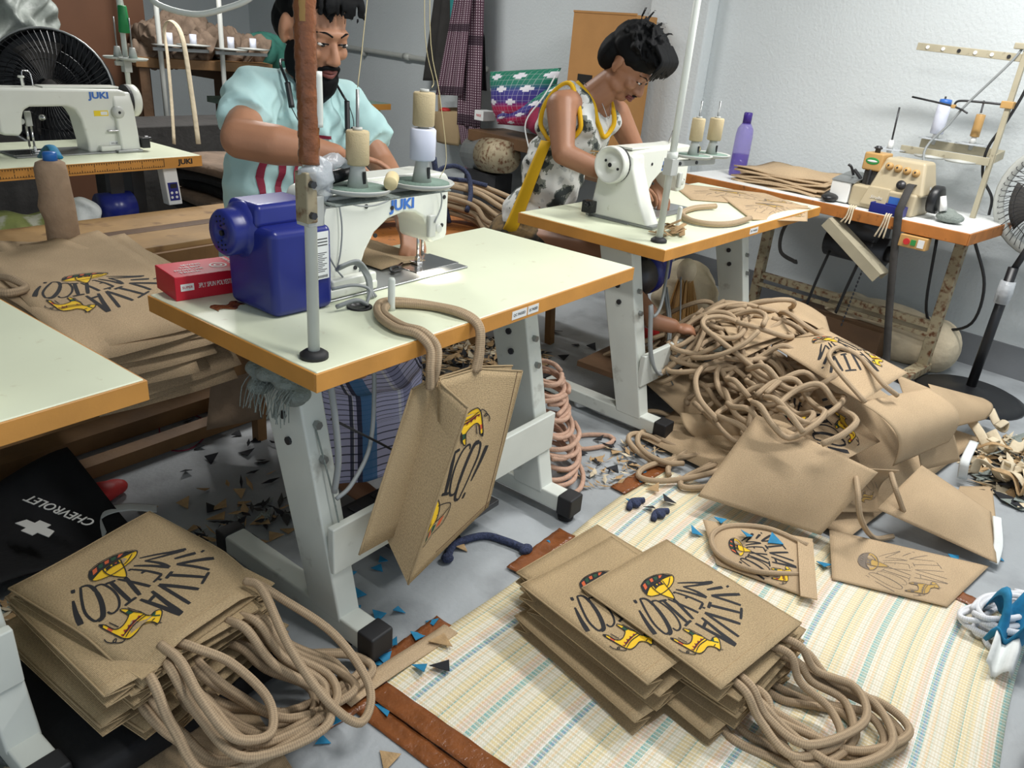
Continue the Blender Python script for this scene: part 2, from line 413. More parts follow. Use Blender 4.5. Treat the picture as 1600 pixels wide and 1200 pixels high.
T2 = sewing_table('cream sewing table of the man in the yellow-edged vest', (1.475, .041, 0), math.radians(-2.5), 1.42, .64, (.14, 1.05), stickers=((.66, 0, .075),))
T0 = sewing_table('empty cream sewing table with nothing on its top', (-1.432, .154, 0), math.radians(1.0), 1.2, .66, (.1, .905))
# small bolts under table 1, jute rag tied round the leg top
TT3 = thing('sewing_table', 'sewing table with printed ruler edge in front of the black fan', 'table', (-.05, 2.222, 0), 0, 'sewing tables')
mb = MB(); mb.box(.004, 1.196, .004, .59, .72, .76); mb.build('tabletop', 'cream_top', TT3, bevel=.003)
mb = MB(); mb.box(0, 1.2, 0, .005, .712, .757).box(1.195, 1.2, .005, .59, .712, .757).box(0, 1.2, .59, .595, .712, .757); mb.build('edge_band', 'edge_wood', TT3)
mb = MB()
mb.box(.02, 1.02, -.0012, -.0004, .753, .754).box(.02, 1.02, -.0012, -.0004, .72, .721).box(1.018, 1.02, -.0012, -.0004, .72, .754)
for i in range(100):
    h = .014 if i % 10 == 0 else (.010 if i % 5 == 0 else .006)
    mb.box(.02+i*.01, .022+i*.01, -.0012, -.0004, .753-h, .753); mb.box(.02+i*.01, .022+i*.01, -.0012, -.0004, .72, .72+h)
mb.build('printed_ruler', 'logo_black', TT3)
text('edge_logo', 'JUKI', .03, frame((1.12, -.001, .736), (1, 0, 0), (0, 0, 1)), 'logo_black', TT3, .0003, wid=.07, bold=.001)
for x in (.16, 1.0):
    mb = MB(); mb.box(x-.03, x+.03, .2, .34, .06, .712).box(x-.03, x+.03, .0, .56, .02, .07); mb.build('leg', 'dark_steel', TT3, bevel=.004)
mb = MB(); mb.box(.1, 1.05, .26, .29, .2, .3); mb.build('cross_beam', 'dark_steel', TT3)

# ================================================================ lockstitch machines
ARM = [(0, 0), (0, .225), (.012, .247), (.04, .256), (.2, .259), (.40, .265), (.432, .262), (.445, .245), (.445, .10), (.438, .085), (.385, .080), (.372, .09), (.366, .128), (.352, .152), (.32, .170), (.28, .176), (.225, .165), (.18, .137), (.15, .095), (.132, .05), (.13, 0)]
ARM3 = [(0, 0), (0, .225), (.012, .247), (.04, .256), (.5, .262), (.53, .25), (.53, .10), (.52, .085), (.46, .08), (.447, .10), (.44, .15), (.43, .178), (.405, .19), (.265, .19), (.235, .178), (.215, .14), (.20, .04), (.20, 0)]
def machine(label, loc, rotz, style, ARM=ARM):
    t = thing('sewing_machine', label, 'sewing machine', loc, rotz, 'lockstitch sewing machines')
    mb = MB(); mb.prism([(x, z) for x, z in ARM], 0, .115, frame((0, .115, 0), (1, 0, 0), (0, 0, 1)))
    body = mb.build('body', 'machine_white', t, bevel=.012, seg=3)
    mb = MB(); mb.box(-.02, .50, -.035, .15, 0, .006); mb.build('bed_plate', 'grey_steel', t, bevel=.003)
    mb = MB(); mb.box(.33, .50, .0, .115, .006, .0085); mb.build('needle_plate', 'chrome', t, bevel=.002)
    mb = MB(); mb.box(.02, .16, -.03, -.004, .006, .05).box(.0, .16, -.034, .14, .006, .03); mb.build('base_block', 'machine_white', t, bevel=.006)
    nx, ny = .41, .058
    mb = MB(); mb.cyl((nx, ny, .03), (nx, ny, .11), .0045).cyl((nx, ny, .008), (nx, ny, .03), .0012).cyl((nx-.018, ny, .02), (nx-.018, ny, .11), .004)
    mb.build('needle_bar', 'chrome', t, True)
    mb = MB(); mb.box(nx-.03, nx-.008, ny-.012, ny+.02, .009, .016).box(nx-.024, nx-.012, ny-.006, ny+.006, .014, .03); mb.build('presser_foot', 'chrome', t, bevel=.002)
    mb = MB(); mb.box(.36, .385, -.014, .0, .10, .16).cyl((.40, -.012, .12), (.40, .0, .12), .012); mb.build('presser_lever', 'plastic_grey', t, bevel=.004)
    mb = MB(); mb.cyl((.40, .06, .262), (.40, .06, .30), .004).cyl((.40, .06, .294), (.40, .06, .302), .012).box(.03, .34, .02, .095, .258, .266); mb.build('pressure_screw', 'machine_white', t, bevel=.002)
    for (x, z) in ((.03, .235), (.15, .205), (.235, .192), (.345, .225), (.18, .13), (.115, .06), (.425, .2), (.42, .125)):
        b = MB(); b.cyl((x, -.0025, z), (x, .002, z), .0055, n=10); b.build('screw', 'black_plastic', t)
    text('back_logo', 'JUKI', .036, frame((.272, -.0012, .196), (1, 0, 0), (0, 0, 1)), 'logo_blue', t, .0008, wid=.085, bold=.0012)
    text('front_logo', 'JUKI', .036, frame((.13, .1162, .232), (-1, 0, 0), (0, 0, 1)), 'logo_blue', t, .0008, wid=.085, bold=.0012)
    # front side fittings (stitch dial, warning label, reverse lever, tension)
    mb = MB(); mb.lathe([(.026, 0), (.026, .016), (.022, .024), (.008, .025)], (.062, .115, .165), (0, 1, 0)); d = mb.build('stitch_dial', 'plastic_grey', t, True)
    b = MB(); b.cyl((.062, .139, .165), (.062, .1405, .165), .006); b.build('dial_hole', 'black_plastic', d)
    mb = MB(); mb.box(.10, .16, .1152, .1162, .150, .172); la = mb.build('warning_label', 'label_yellow', t)
    b = MB(); b.box(.104, .132, .1163, .1166, .154, .168); b.build('label_field', 'label_white', la)
    mb = MB(); mb.box(.03, .115, .115, .135, .085, .094); mb.build('reverse_lever', 'chrome', t, bevel=.003)
    mb = MB(); mb.box(.06, .11, .1152, .1162, .02, .045); pl = mb.build('type_plate', 'label_white', t)
    text('plate_print', 'DDL-8700', .010, frame((.085, .1166, .036), (-1, 0, 0), (0, 0, 1)), 'logo_black', pl, .0002, wid=.036)
    mb = MB(); mb.lathe([(.012, 0), (.012, .012), (.006, .014), (.006, .024)], (.37, .115, .15), (0, 1, 0)); mb.build('tension_dial', 'chrome', t, True)
    if style == 'pulley':
        mb = MB(); mb.lathe([(.0, .004), (.016, .004), (.018, .016), (.046, .018), (.056, .002), (.062, -.004), (.067, .002), (.067, .03), (.060, .036)], (-.052, .058, .205), (1, 0, 0), 32); w_ = mb.build('handwheel', 'machine_white', t, True)
        b = MB(); b.cyl((-.050, .058, .205), (-.046, .058, .205), .008); b.build('hub_screw', 'black_plastic', w_)
        for a in range(2):
            g = a*PI; b = MB(); b.cyl((-.037, .058+.030*math.cos(g+.4), .205+.030*math.sin(g+.4)), (-.033, .058+.030*math.cos(g+.4), .205+.030*math.sin(g+.4)), .005); b.build('hub_hole', 'black_plastic', w_)
        b = MB(); b.lathe([(.066, 0), (.066, .010)], (-.018, .058, .205), (1, 0, 0), 28); b.build('belt_groove', 'black_rubber', w_)
        # belt cover: tapering housing round the column
        mb = MB(); mb.prism([(-.115, .006), (-.07, .08), (-.018, .20), (-.01, .245), (.11, .245), (.125, .20), (.15, .006)], -.012, .075, frame((0, .0, 0), (0, 1, 0), (0, 0, 1)))
        mb.build('belt_cover', 'machine_white', t, bevel=.01, seg=3)
        mb = MB(); mb.box(-.012, .10, -.135, .165, .0, .012); mb.build('base_plate', 'grey_steel', t, bevel=.003)
        mb = MB(); mb.box(-.05, -.014, .115, .16, .015, .06).cyl((-.06, .125, .05), (-.04, .125, .05), .014).cyl((-.075, .125, .05), (-.06, .125, .05), .008); mb.build('bobbin_winder', 'black_plastic', t, bevel=.003)
        mb = MB(); mb.tube([(.36, .06, .262), (.36, .05, .31), (.375, .05, .32), (.39, .05, .315), (.39, .05, .265)], .003, 6); mb.build('thread_guide', 'chrome', t, True)
    return t
M1 = machine('white sewing machine with blue motor at the near table', (.272, .33, .76), 0, 'motor')
M2 = machine('white sewing machine with round handwheel facing the camera', (1.71, .345, .76), math.radians(-2.5), 'pulley')
M3 = machine('white sewing machine on the ruler-edged table at the left', (.955, 2.545, .76), PI, 'pulley', ARM3)
# blue motor housing of the first machine
b0 = MB(); b0.hexa([(-.155, -.05, .0), (.0, -.06, .0), (.0, .12, .0), (-.155, .12, .0), (-.16, -.055, .195), (-.005, -.065, .195), (-.005, .12, .195), (-.16, .12, .195)])
mt = b0.build('motor_housing', 'blue_plastic', M1, bevel=.018, seg=4)
b0 = MB(); b0.hexa([(-.16, -.005, .19), (.0, -.005, .19), (.0, .118, .19), (-.16, .118, .19), (-.15, .005, .238), (-.005, .0, .238), (-.005, .11, .238), (-.15, .11, .238)]); b0.build('housing_cap', 'blue_plastic', mt, bevel=.012, seg=3)
b0 = MB(); b0.lathe([(.062, .03), (.062, .0), (.054, -.006), (.050, -.016), (.050, -.04), (.045, -.046), (.012, -.046), (.010, -.042), (0.0, -.042)], (-.155, .062, .175), (1, 0, 0), 32); kn = b0.build('motor_knob', 'blue_plastic', mt, True)
b0 = MB()
for rr, nn in ((.016, 8), (.026, 12), (.036, 16)):
    for i in range(nn):
        a = 2*PI*i/nn
        if abs(math.cos(a)) < .62: b0.cyl((-.2025, .062+rr*math.cos(a), .175+rr*math.sin(a)), (-.2005, .062+rr*math.cos(a), .175+rr*math.sin(a)), .0022, n=6)
b0.cyl((-.2025, .062, .175), (-.197, .062, .175), .006); b0.build('vent_hole', 'black_plastic', kn)
b0 = MB(); b0.box(-.075, -.018, -.0642, -.0632, .075, .182); stk = b0.build('data_sticker', 'label_white', mt)
b0 = MB(); b0.box(-.073, -.055, -.0648, -.0642, .172, .180)
for i in range(11): b0.box(-.07, -.024-(i % 3)*.006, -.0648, -.0642, .134-i*.0042, .1352-i*.0042)
for i in range(3): b0.box(-.05, -.022, -.0648, -.0642, .165-i*.007, .167-i*.007)
for i in range(10): b0.box(-.055+i*.0034, -.0535+i*.0034, -.0648, -.0642, .078, .084)
b0.build('sticker_print', 'logo_black', stk)
b0 = MB(); b0.prism([(-.073, .140), (-.057, .140), (-.065, .155)], .0642, .0649, frame((0, 0, 0), (1, 0, 0), (0, 0, 1))); b0.build('warning_triangle', 'label_yellow', stk)
# grey control box hiding behind the motor sits under the head; loose wires on the back of the arm
for k, pts in enumerate(([(.03, -.006, .235), (.01, -.012, .19), (.015, -.012, .13), (.045, -.01, .075), (.06, -.02, .05)], [(.06, -.006, .235), (.065, -.012, .17), (.06, -.012, .11), (.05, -.01, .07)],
                         [(.05, -.012, .232), (.13, -.014, .21), (.2, -.012, .212), (.27, -.008, .236)], [(.36, -.01, .24), (.395, -.014, .22), (.40, -.014, .18), (.375, -.016, .14)])):
    b0 = MB(); b0.tube(pts, .0022, 6); b0.build('wire', 'cable_grey', M1, True)
b0 = MB()
for i in range(4): b0.tube([(.03, -.03-.004*i, .075+.004*i), (.08, -.04-.004*i, .085+.003*i), (.105+.004*i, -.05, .05), (.108+.004*i, -.055, .015), (.09+.008*i, -.075, .006)], .004, 7)
b0.tube([(.0, -.05, .04), (.05, -.07, .045), (.085, -.085, .03), (.06, -.1, .0)], .004, 7); b0.tube([(-.02, -.09, .012), (.03, -.1, .02), (.06, -.105, .004)], .0055, 7)
b0.build('cable_bundle', 'cable_grey', M1, True)
b0 = MB(); b0.lathe([(.030, .0), (.030, .003), (.022, .004), (.022, .001)], (.042, -.098, 0)); b0.build('grommet', 'black_plastic', M1, True)
# lamp by the needle: a small clip LED and the light it gives
b0 = MB(); b0.box(.375, .395, .012, .035, .088, .101); b0.build('needle_lamp', 'led', M1, bevel=.003)
ld = bpy.data.lights.new('needle_lamp_light', 'SPOT'); ld.energy = 5; ld.spot_size = 1.7; ld.spot_blend = .8; ld.shadow_soft_size = .012; ld.color = (1, .9, .76)
lo = bpy.data.objects.new('needle_lamp_light', ld); C.objects.link(lo); lo.location = (.272+.385, .33+.005, .76+.083); lo.rotation_euler = (math.radians(-8), math.radians(6), 0)
# jute piece under the needle of the first machine
b0 = MB(); b0.sheet(lambda u, v: (.54+.20*u, .40+.30*v, .771+.004*math.sin(5*u)+.0*v), 8, 8, .2, .3); tag(b0.build('jute_sheet', 'jute_raw', None, True, solid=.002), 'jute panel being sewn under the near machine needle', 'jute panel')

# ================================================================ thread stands, spools
def spool(label, base, r, h, m, core=True, axis=(0, 0, 1), name='thread_spool'):
    t = thing(name, label, 'spool', base)
    mb = MB(); mb.lathe([(r*.9, 0), (r, .003), (r, h-.003), (r*.9, h)], (0, 0, 0), axis, 22); mb.build('thread', m, t, True)
    a = Vector(axis)
    mb = MB(); mb.lathe([(r*.42, 0), (r*.42, .006), (r*.25, .006), (r*.25, .002)], a*(h-.0005), axis, 14); mb.build('core', 'plastic_grey', t, True)
    return t
def stand(label, loc, rotz, trays, zt, ztop, bracket=True, arm=True, name='thread_stand'):
    t = thing(name, label, 'thread stand', loc, rotz, 'thread stands')
    mb = MB(); mb.lathe([(.028, 0), (.028, .008), (.020, .014), (.016, .016)], (0, 0, 0)); mb.build('base_collar', 'black_rubber', t, True)
    mb = MB(); mb.cyl((0, 0, 0), (0, 0, ztop), .0115, n=18); mb.build('post', 'white_steel', t, True)
    L = max(x for x, y in trays)
    mb = MB(); mb.box(-.016, L+.03, -.012, .004, zt-.032, zt-.012); mb.box(-.018, .018, -.018, .018, zt-.06, zt-.006); ar = mb.build('tray_arm', 'plastic_grey', t, bevel=.002)
    for x in (.03, L*.6): b = MB(); b.cyl((x, -.016, zt-.022), (x, -.011, zt-.022), .006, n=6); b.build('screw', 'dark_steel', ar)
    for (x, y) in trays:
        mb = MB(); mb.lathe([(.012, -.013), (.012, -.006), (.058, -.004), (.066, .004), (.064, .006), (.056, 0), (0, 0)], (x, y, zt), n=32); tr = mb.build('spool_tray', 'plastic_grey', t, True)
        mb = MB(); mb.lathe([(.056, .001), (.056, .004), (0, .004)], (x, y, zt), n=28); mb.build('felt_pad', 'felt_green', tr, True)
        mb = MB(); mb.lathe([(.020, .004), (.013, .045), (.012, .05)], (x, y, zt), n=18); mb.build('cone_holder', 'plastic_grey', tr, True)
        for sy in (-1,): b = MB(); b.box(x-.003, x+.003, y-.0195, y-.0165, zt+.012, zt+.034); b.build('slot', 'black_plastic', tr)
        mb = MB(); mb.cyl((x, y, zt+.05), (x, y, zt+.175), .0032, n=10); mb.build('spool_pin', 'grey_steel', tr, True)
    return t
S1 = stand('tall thread stand with brown tape wrapped post on the near table', (.048, .065, .76), 0, ((.095, -.020), (.247, -.038)), .322, 1.35)
b0 = MB(); b0.box(-.024, .0, -.022, .012, .27, .36)
br = b0.build('clamp_plate', 'rust_steel', S1, bevel=.003)
for z in (.285, .34): b = MB(); b.cyl((-.014, -.03, z), (-.014, -.02, z), .007, n=6); b.build('bolt', 'dark_steel', br)
pts = [(-.003+.0012*math.sin(7*q), -.004, .372+.29*q) for q in [i/14 for i in range(15)]]
b0 = MB(); b0.tube(pts, .0185, 14, seg=4)
for v in b0.v:
    v.x += .0006*math.sin(v.z*190)+.0007*math.sin(v.z*410+v.y*300); v.y += .0006*math.cos(v.z*160+1)
b0.build('tape_wrap', 'tape_brown', S1, True)
b0 = MB(); b0.tube([(.010, -.015, .435), (.010, -.016, .47), (.010, -.015, .525)], .0085, 10); b0.build('sleeve_tube', 'white_steel', S1, True)
b0 = MB(); b0.cyl((-.014, -.012, .6), (-.012, -.01, 1.3), .007, n=10); b0.build('bamboo_stick', 'knob_tan', S1, True)
b0 = MB(); b0.ell((.012, -.006, .352), (.036, .026, .030)); b0.ell((.05, -.006, .372), (.045, .014, .012)); b0.ell((.03, 0, .33), (.02, .02, .03))
for v in b0.v: v += Vector((.004*math.sin(v.z*260), .004*math.sin(v.x*200), .005*math.sin(v.x*150+v.y*90)))
b0.build('plastic_wrap', 'clear_film', S1, True)
b0 = MB(); b0.box(.02, .33, -.045, .01, .299, .304)
b0.build('lint_layer', 'lint_grey', S1, bevel=.003)
SP = []
SP.append(spool('beige thread spool with bare pin on the near stand', (.143, .045, 1.126), 0.0215, .061, 'thread_beige'))
SP.append(spool('white thread spool under the beige one on the near stand', (.295, .027, 1.128), .0255, .060, 'thread_white'))
SP.append(spool('beige thread spool stacked on the white spool', (.295, .027, 1.192), .0215, .062, 'thread_beige'))
SP.append(spool('cream spool lying on its side on the near spool tray', (.168, -.016, 1.099), .013, .045, 'thread_cream', axis=Vector((.75, .66, .1)).normalized()))
SP.append(spool('black spool lying behind the cone on the near spool tray', (.105, .075, 1.10), .012, .05, 'black_plastic', axis=Vector((.9, .1, .1)).normalized()))
S2 = stand('leaning white thread stand on the second sewing table', (1.559, .112, .76), math.radians(-10), ((.10, -.01), (.205, -.01)), .285, 1.02)
b0 = MB(); b0.box(.0, .20, -.008, .012, .90, .935); ta = b0.build('top_arm', 'plastic_grey', S2, bevel=.002)
for x in (.03, .07, .11, .15, .185): b = MB(); b.cyl((x, -.0095, .918), (x, -.007, .918), .005, n=10); b.build('eyelet', 'white_paint', ta)
b0 = MB(); b0.cyl((0, 0, .27), (0, 0, .30), .018).cyl((0, 0, .225), (0, 0, .25), .018).cyl((0, 0, .885), (0, 0, .93), .016); b0.build('collar', 'white_steel', S2, True)
def s2(x, y, z):
    a = math.radians(-10); return (1.559+x*math.cos(a)-y*math.sin(a), .112+x*math.sin(a)+y*math.cos(a), .76+z)
SP.append(spool('beige spool nearer the post on the second stand', s2(.10, -.01, .334), .022, .072, 'thread_beige'))
SP.append(spool('beige spool at the arm end of the second stand', s2(.205, -.01, .334), .024, .072, 'thread_beige'))
SP.append(spool('small cream spool lying between the cones of the second stand', s2(.130, .01, .302), .012, .038, 'thread_cream', axis=Vector((.95, .1, 0)).normalized()))
S3 = stand('thread stand with green cone behind the ruler-edged table', (1.13, 2.76, .76), math.radians(180), ((.02, -.03), (-.01, .05)), .36, 1.2)
b0 = MB(); b0.lathe([(.022, 0), (.026, .005), (.019, .11), (.016, .115)], (.005, .03, .47)); b0.build('cone', 'green_cone', S3, True)
b0 = MB(); b0.bar((-.02, 0, .48), (.06, 0, 1.2), .02, .01); b0.build('steel_strip', 'white_steel', S3)
# threads rising from the spools
def thread(label, pts, r=.0008, m='thread_cream'):
    b = MB(); b.tube(pts, r, 5, seg=5); return tag(b.build('sewing_thread', m, None, True), label, 'thread', 'threads running up from the spools')
thread('thread rising beside the bearded face from the near beige spool', [(.143, .045, 1.26), (.165, .055, 1.34), (.19, .06, 1.5), (.2, .06, 1.75)])
thread('thread rising left of the hanging clothes from the stacked spool', [(.315, .027, 1.262), (.322, .03, 1.275), (.30, .03, 1.33), (.29, .03, 1.42), (.28, .03, 1.75)])
thread('thread looping down past the hanging tote bag', [(.34, .02, 1.09), (.352, .015, 1.13), (.33, .02, 1.25), (.306, .03, 1.38), (.3, .03, 1.75)])
# peg on the near table edge, bracket plug on the second table
for lab, l, h in (('white peg holding the hanging bag on the near table', (.358, .172, .76), .078), ('white peg beside the cord loop on the second table', (1.80, .165, .76), .085)):
    b = MB(); b.lathe([(.010, 0), (.0085, .01), (.0085, h-.006), (.006, h)], (0, 0, 0), n=14); o = b.build('table_peg', 'white_steel', None, True); o.location = l; tag(o, lab, 'peg')
# red thread carton
RB = thing('thread_carton', 'red cardboard thread carton beside the blue motor', 'box', (.022, .512, .76), math.radians(-9))
b = MB(); b.box(0, .17, 0, .115, 0, .056); b.build('carton', 'red_card', RB, bevel=.002)
text('side_print', '3PLY SPUN POLYESTER', .016, frame((.095, -.0008, .030), (1, 0, 0), (0, 0, 1)), 'white_paint', RB, .0003, wid=.085)
b = MB(); b.box(.012, .042, -.001, -.0002, .022, .038); lb = b.build('side_badge', 'white_paint', RB)
text('badge_print', 'SUPER', .008, frame((.027, -.0014, .030), (1, 0, 0), (0, 0, 1)), 'red_card', lb, .0002, wid=.024)
for i, (s_, x, wd) in enumerate((('TRICK', .045, .05), ('POWER LINE', .05, .065), ('THE BEST', .06, .05), ('SEWING', .068, .045))):
    text('top_print', s_, .014, frame((x, .024+i*.018, .0572), (1, 0, 0), (0, 1, 0)), 'white_paint', RB, .0003, wid=wd)
b = MB(); b.lathe([(.020, 0), (.016, .0001)], (.122, .05, .0570), n=24, cap=False); b.lathe([(.010, 0), (.006, .0001)], (.122, .05, .0570), n=24, cap=False); b.build('round_logo', 'white_paint', RB)
text('top_strip', 'SPUN POLYESTER', .012, frame((.155, .06, .0572), (0, -1, 0), (1, 0, 0)), 'white_paint', RB, .0003, wid=.09)

# ================================================================ people
from mathutils.bvhtree import BVHTree
def organic(mb, name, m, parent, vox=.007, it=5):
    o = mb.build(name, m, None, True)
    r = o.modifiers.new('r', 'REMESH'); r.mode = 'VOXEL'; r.voxel_size = vox; r.use_smooth_shade = True
    q = o.modifiers.new('s', 'SMOOTH'); q.factor = .5; q.iterations = it
    bpy.context.view_layer.update()
    me = bpy.data.meshes.new_from_object(o.evaluated_get(bpy.context.evaluated_depsgraph_get())); me.name = name
    o.modifiers.clear(); old = o.data; o.data = me; bpy.data.meshes.remove(old)
    me.polygons.foreach_set('use_smooth', [True]*len(me.polygons))
    if parent: o.parent = parent
    return o
def limb(mb, pts, rad, n=14):
    for i, p in enumerate(pts):
        mb.ell(p, (rad[i],)*3, n=n, m=8)
        if i: mb.cyl(pts[i-1], p, rad[i-1], rad[i], n=n)
def hand(mb, wrist, fwd, palm_n, side, curl=.6, sc=1.0, spread=.2):
    """five-fingered hand; fwd = finger direction, palm_n = direction the palm faces, side = +1/-1 thumb side"""
    f = Vector(fwd).normalized(); pn = Vector(palm_n); pn = (pn-f*pn.dot(f)).normalized(); sd = f.cross(pn)*side
    w = Vector(wrist); M = Matrix((sd, f, pn)).transposed()
    mb.ell(w+f*.045*sc, (.040*sc, .052*sc, .016*sc), M); mb.ell(w+f*.01*sc, (.027*sc, .035*sc, .018*sc), M)
    for i, (o, l) in enumerate(((.030, .068), (.010, .078), (-.010, .072), (-.029, .056))):
        p = w+f*.085*sc+sd*o*sc; d = (f+sd*(spread*o*8)).normalized(); a = 0; pts = [w+f*.06*sc+sd*o*sc*.9, p]
        for k, q in enumerate((.45, .32, .23)):
            a += curl*(.5, .9, .6)[k]; v = d*math.cos(a)+pn*math.sin(a); p = p+v*l*q*sc; pts.append(p)
        limb(mb, pts, [.0095*sc, .0092*sc, .0085*sc, .0078*sc, .0070*sc], 10)
    p = w+f*.02*sc+sd*.028*sc; pts = [p]
    for k, (l, a) in enumerate(((.038, .75), (.030, .5), (.024, .3))):
        v = (f*math.cos(a)+sd*math.sin(a)+pn*(.25+.2*k)).normalized(); p = p+v*l*sc; pts.append(p)
    limb(mb, pts, [.013*sc, .0115*sc, .0098*sc, .008*sc], 10)
def head_parts(mb, H):
    """head in its own frame H: faces local -y, z up"""
    mb.X = H
    mb.ell((0, .012, .03), (.074, .094, .088)); mb.ell((0, -.02, -.03), (.060, .070, .075)); mb.ell((0, -.055, -.088), (.030, .030, .026))
    mb.ell((0, -.074, .022), (.050, .022, .014)); mb.cyl((0, -.084, .006), (0, -.108, -.034), .008, .013); mb.ell((0, -.106, -.036), (.015, .013, .011))
    for s_ in (-1, 1):
        mb.ell((s_*.013, -.098, -.039), (.009, .011, .008)); mb.ell((s_*.038, -.062, -.028), (.024, .024, .020)); mb.ell((s_*.031, -.077, .002), (.016, .012, .010))
        mb.ell((s_*.077, .014, -.004), (.010, .020, .032), Matrix.Rotation(s_*.3, 3, 'Z')); mb.ell((s_*.073, .008, -.03), (.009, .012, .012))
        mb.ell((s_*.045, -.02, -.07), (.018, .04, .022))
    mb.ell((0, -.084, -.064), (.024, .014, .013))
    mb.X = None
def face_details(H, parent, lipm='lip'):
    for s_ in (-1, 1):
        b = MB(); b.X = H; b.ell((s_*.031, -.084, -.001), (.013, .006, .0045)); b.build('eye', 'eye_white', parent, True)
        b = MB(); b.X = H; b.ell((s_*.031, -.0878, -.003), (.006, .004, .004)); b.build('pupil', 'eye_dark', parent, True)
        b = MB(); b.X = H; b.tube([(s_*.014, -.086, -.001), (s_*.03, -.0900, .002), (s_*.047, -.077, -.002)], .0018, 6); b.build('lash_line', 'hair', parent, True)
        b = MB(); b.X = H; b.tube([(s_*.012, -.092, .020), (s_*.03, -.0885, .027), (s_*.050, -.070, .021)], .0045, 6, flat=.6, r1=.002); b.build('eyebrow', 'hair', parent, True)
    b = MB(); b.X = H; b.tube([(-.024, -.085, -.065), (-.01, -.0965, -.062), (0, -.097, -.064), (.01, -.0965, -.062), (.024, -.085, -.065)], .0055, 8); b.build('upper_lip', lipm, parent, True)
    b = MB(); b.X = H; b.tube([(-.022, -.084, -.070), (0, -.097, -.075), (.022, -.084, -.070)], .0065, 8); b.build('lower_lip', lipm, parent, True)
def tufts(mb, H, n, fn, r=.006, seed=1):
    rnd = random.Random(seed); mb.X = H
    for i in range(n):
        mb.tube(fn(rnd), r*rnd.uniform(.7, 1.2), 6, seg=3, r1=.0012)
    mb.X = None
def Rx(a): return Matrix.Rotation(a, 4, 'X')

# ---- the man in the mint T-shirt
P1 = thing('person', 'bearded man in mint T-shirt and lavender checked lungi sewing at the near table', 'person', (.75, 1.1, 0))
TI = Matrix.Translation((-.75, -1.1, 0))
H1 = TI @ T3(.735, .90, 1.335) @ Rz(math.radians(-4)) @ Rx(math.radians(20)) @ Matrix.Scale(1.17, 4)
mb = MB(); head_parts(mb, H1); mb.X = TI
limb(mb, [(.735, .93, 1.24), (.75, .985, 1.16)], [.058, .060])
mb.ell((.745, 1.01, 1.03), (.15, .09, .14)); mb.ell((.74, 1.06, .84), (.14, .10, .2)); mb.ell((.74, 1.12, .58), (.165, .135, .12))
limb(mb, [(.745, 1.0, 1.13), (.585, .985, 1.14), (.415, .815, 1.055)], [.045, .055, .054]); limb(mb, [(.415, .815, 1.055), (.46, .72, 1.05), (.555, .60, 1.035)], [.054, .054, .032])
limb(mb, [(.745, 1.0, 1.12), (.915, .975, 1.11), (.95, .83, .945)], [.045, .052, .044]); limb(mb, [(.95, .83, .945), (.88, .70, .90), (.765, .545, .85)], [.044, .042, .028])
hand(mb, (.555, .60, 1.035), (.75, -.66, -.05), (-.1, -.1, -1), -1, .35)
hand(mb, (.765, .545, .85), (-.42, -.75, -.52), (-.3, .2, -.9), 1, .5)
for x, kx in ((.66, .52), (.84, .70)):
    limb(mb, [(x, 1.1, .55), (kx, .52, .52), (kx+.02, .50, .28), (kx+.02, .52, .09)], [.085, .062, .05, .038])
    limb(mb, [(kx+.02, .54, .05), (kx+.02, .40, .035)], [.036, .030]); mb.ell((kx+.02, .37, .032), (.042, .05, .02))
mb.X = None
sk = organic(mb, 'body', 'skin_a', P1, .0065, 4)
face_details(H1, P1)
mb = MB(); mb.X = H1; mb.ell((0, .028, .052), (.082, .092, .085)); mb.ell((0, .06, .0), (.074, .062, .07)); mb.ell((0, -.035, .10), (.066, .05, .036))
def f1(r):
    a = r.uniform(-PI, PI); e = r.uniform(.25, 1.45); d = Vector((math.sin(a)*math.cos(e), math.cos(a)*math.cos(e), math.sin(e)))
    p = Vector((.08*d.x, .026+.092*d.y, .05+.085*d.z)); t = Vector((math.cos(a), -math.sin(a), 0))*r.uniform(-.03, .03)+Vector((0, -.02, -.01))
    return [p*.97, p*1.06+t*.5, p*1.03+t*1.3+Vector((0, 0, -.015))]
tufts(mb, H1, 170, f1, .008)
def f1b(r):
    x = r.uniform(-.065, .065); return [(x, -.045, .115), (x*1.05, -.088, .10), (x*1.15+r.uniform(-.01, .01), -.098, .066+r.uniform(-.02, .012))]
tufts(mb, H1, 40, f1b, .009, 3)
organic(mb, 'hair', 'hair', P1, .005, 1)
mb = MB(); mb.X = H1; mb.ell((0, -.040, -.098), (.056, .056, .050)); mb.ell((0, -.02, -.125), (.046, .045, .05))
for s_ in (-1, 1): mb.ell((s_*.054, -.015, -.066), (.014, .036, .046)); mb.tube([(s_*.002, -.102, -.052), (s_*.02, -.096, -.055), (s_*.032, -.080, -.07), (s_*.036, -.07, -.09)], .006, 8)
tufts(mb, H1, 90, lambda r: [(lambda a: (.05*math.sin(a), -.045-.045*math.cos(a), -.09))(q := r.uniform(-1.4, 1.4)), (.052*math.sin(q), -.04-.05*math.cos(q), -.125), (.04*math.sin(q), -.03-.035*math.cos(q), -.165)], .007, 5)
organic(mb, 'beard', 'hair', P1, .0045, 1)
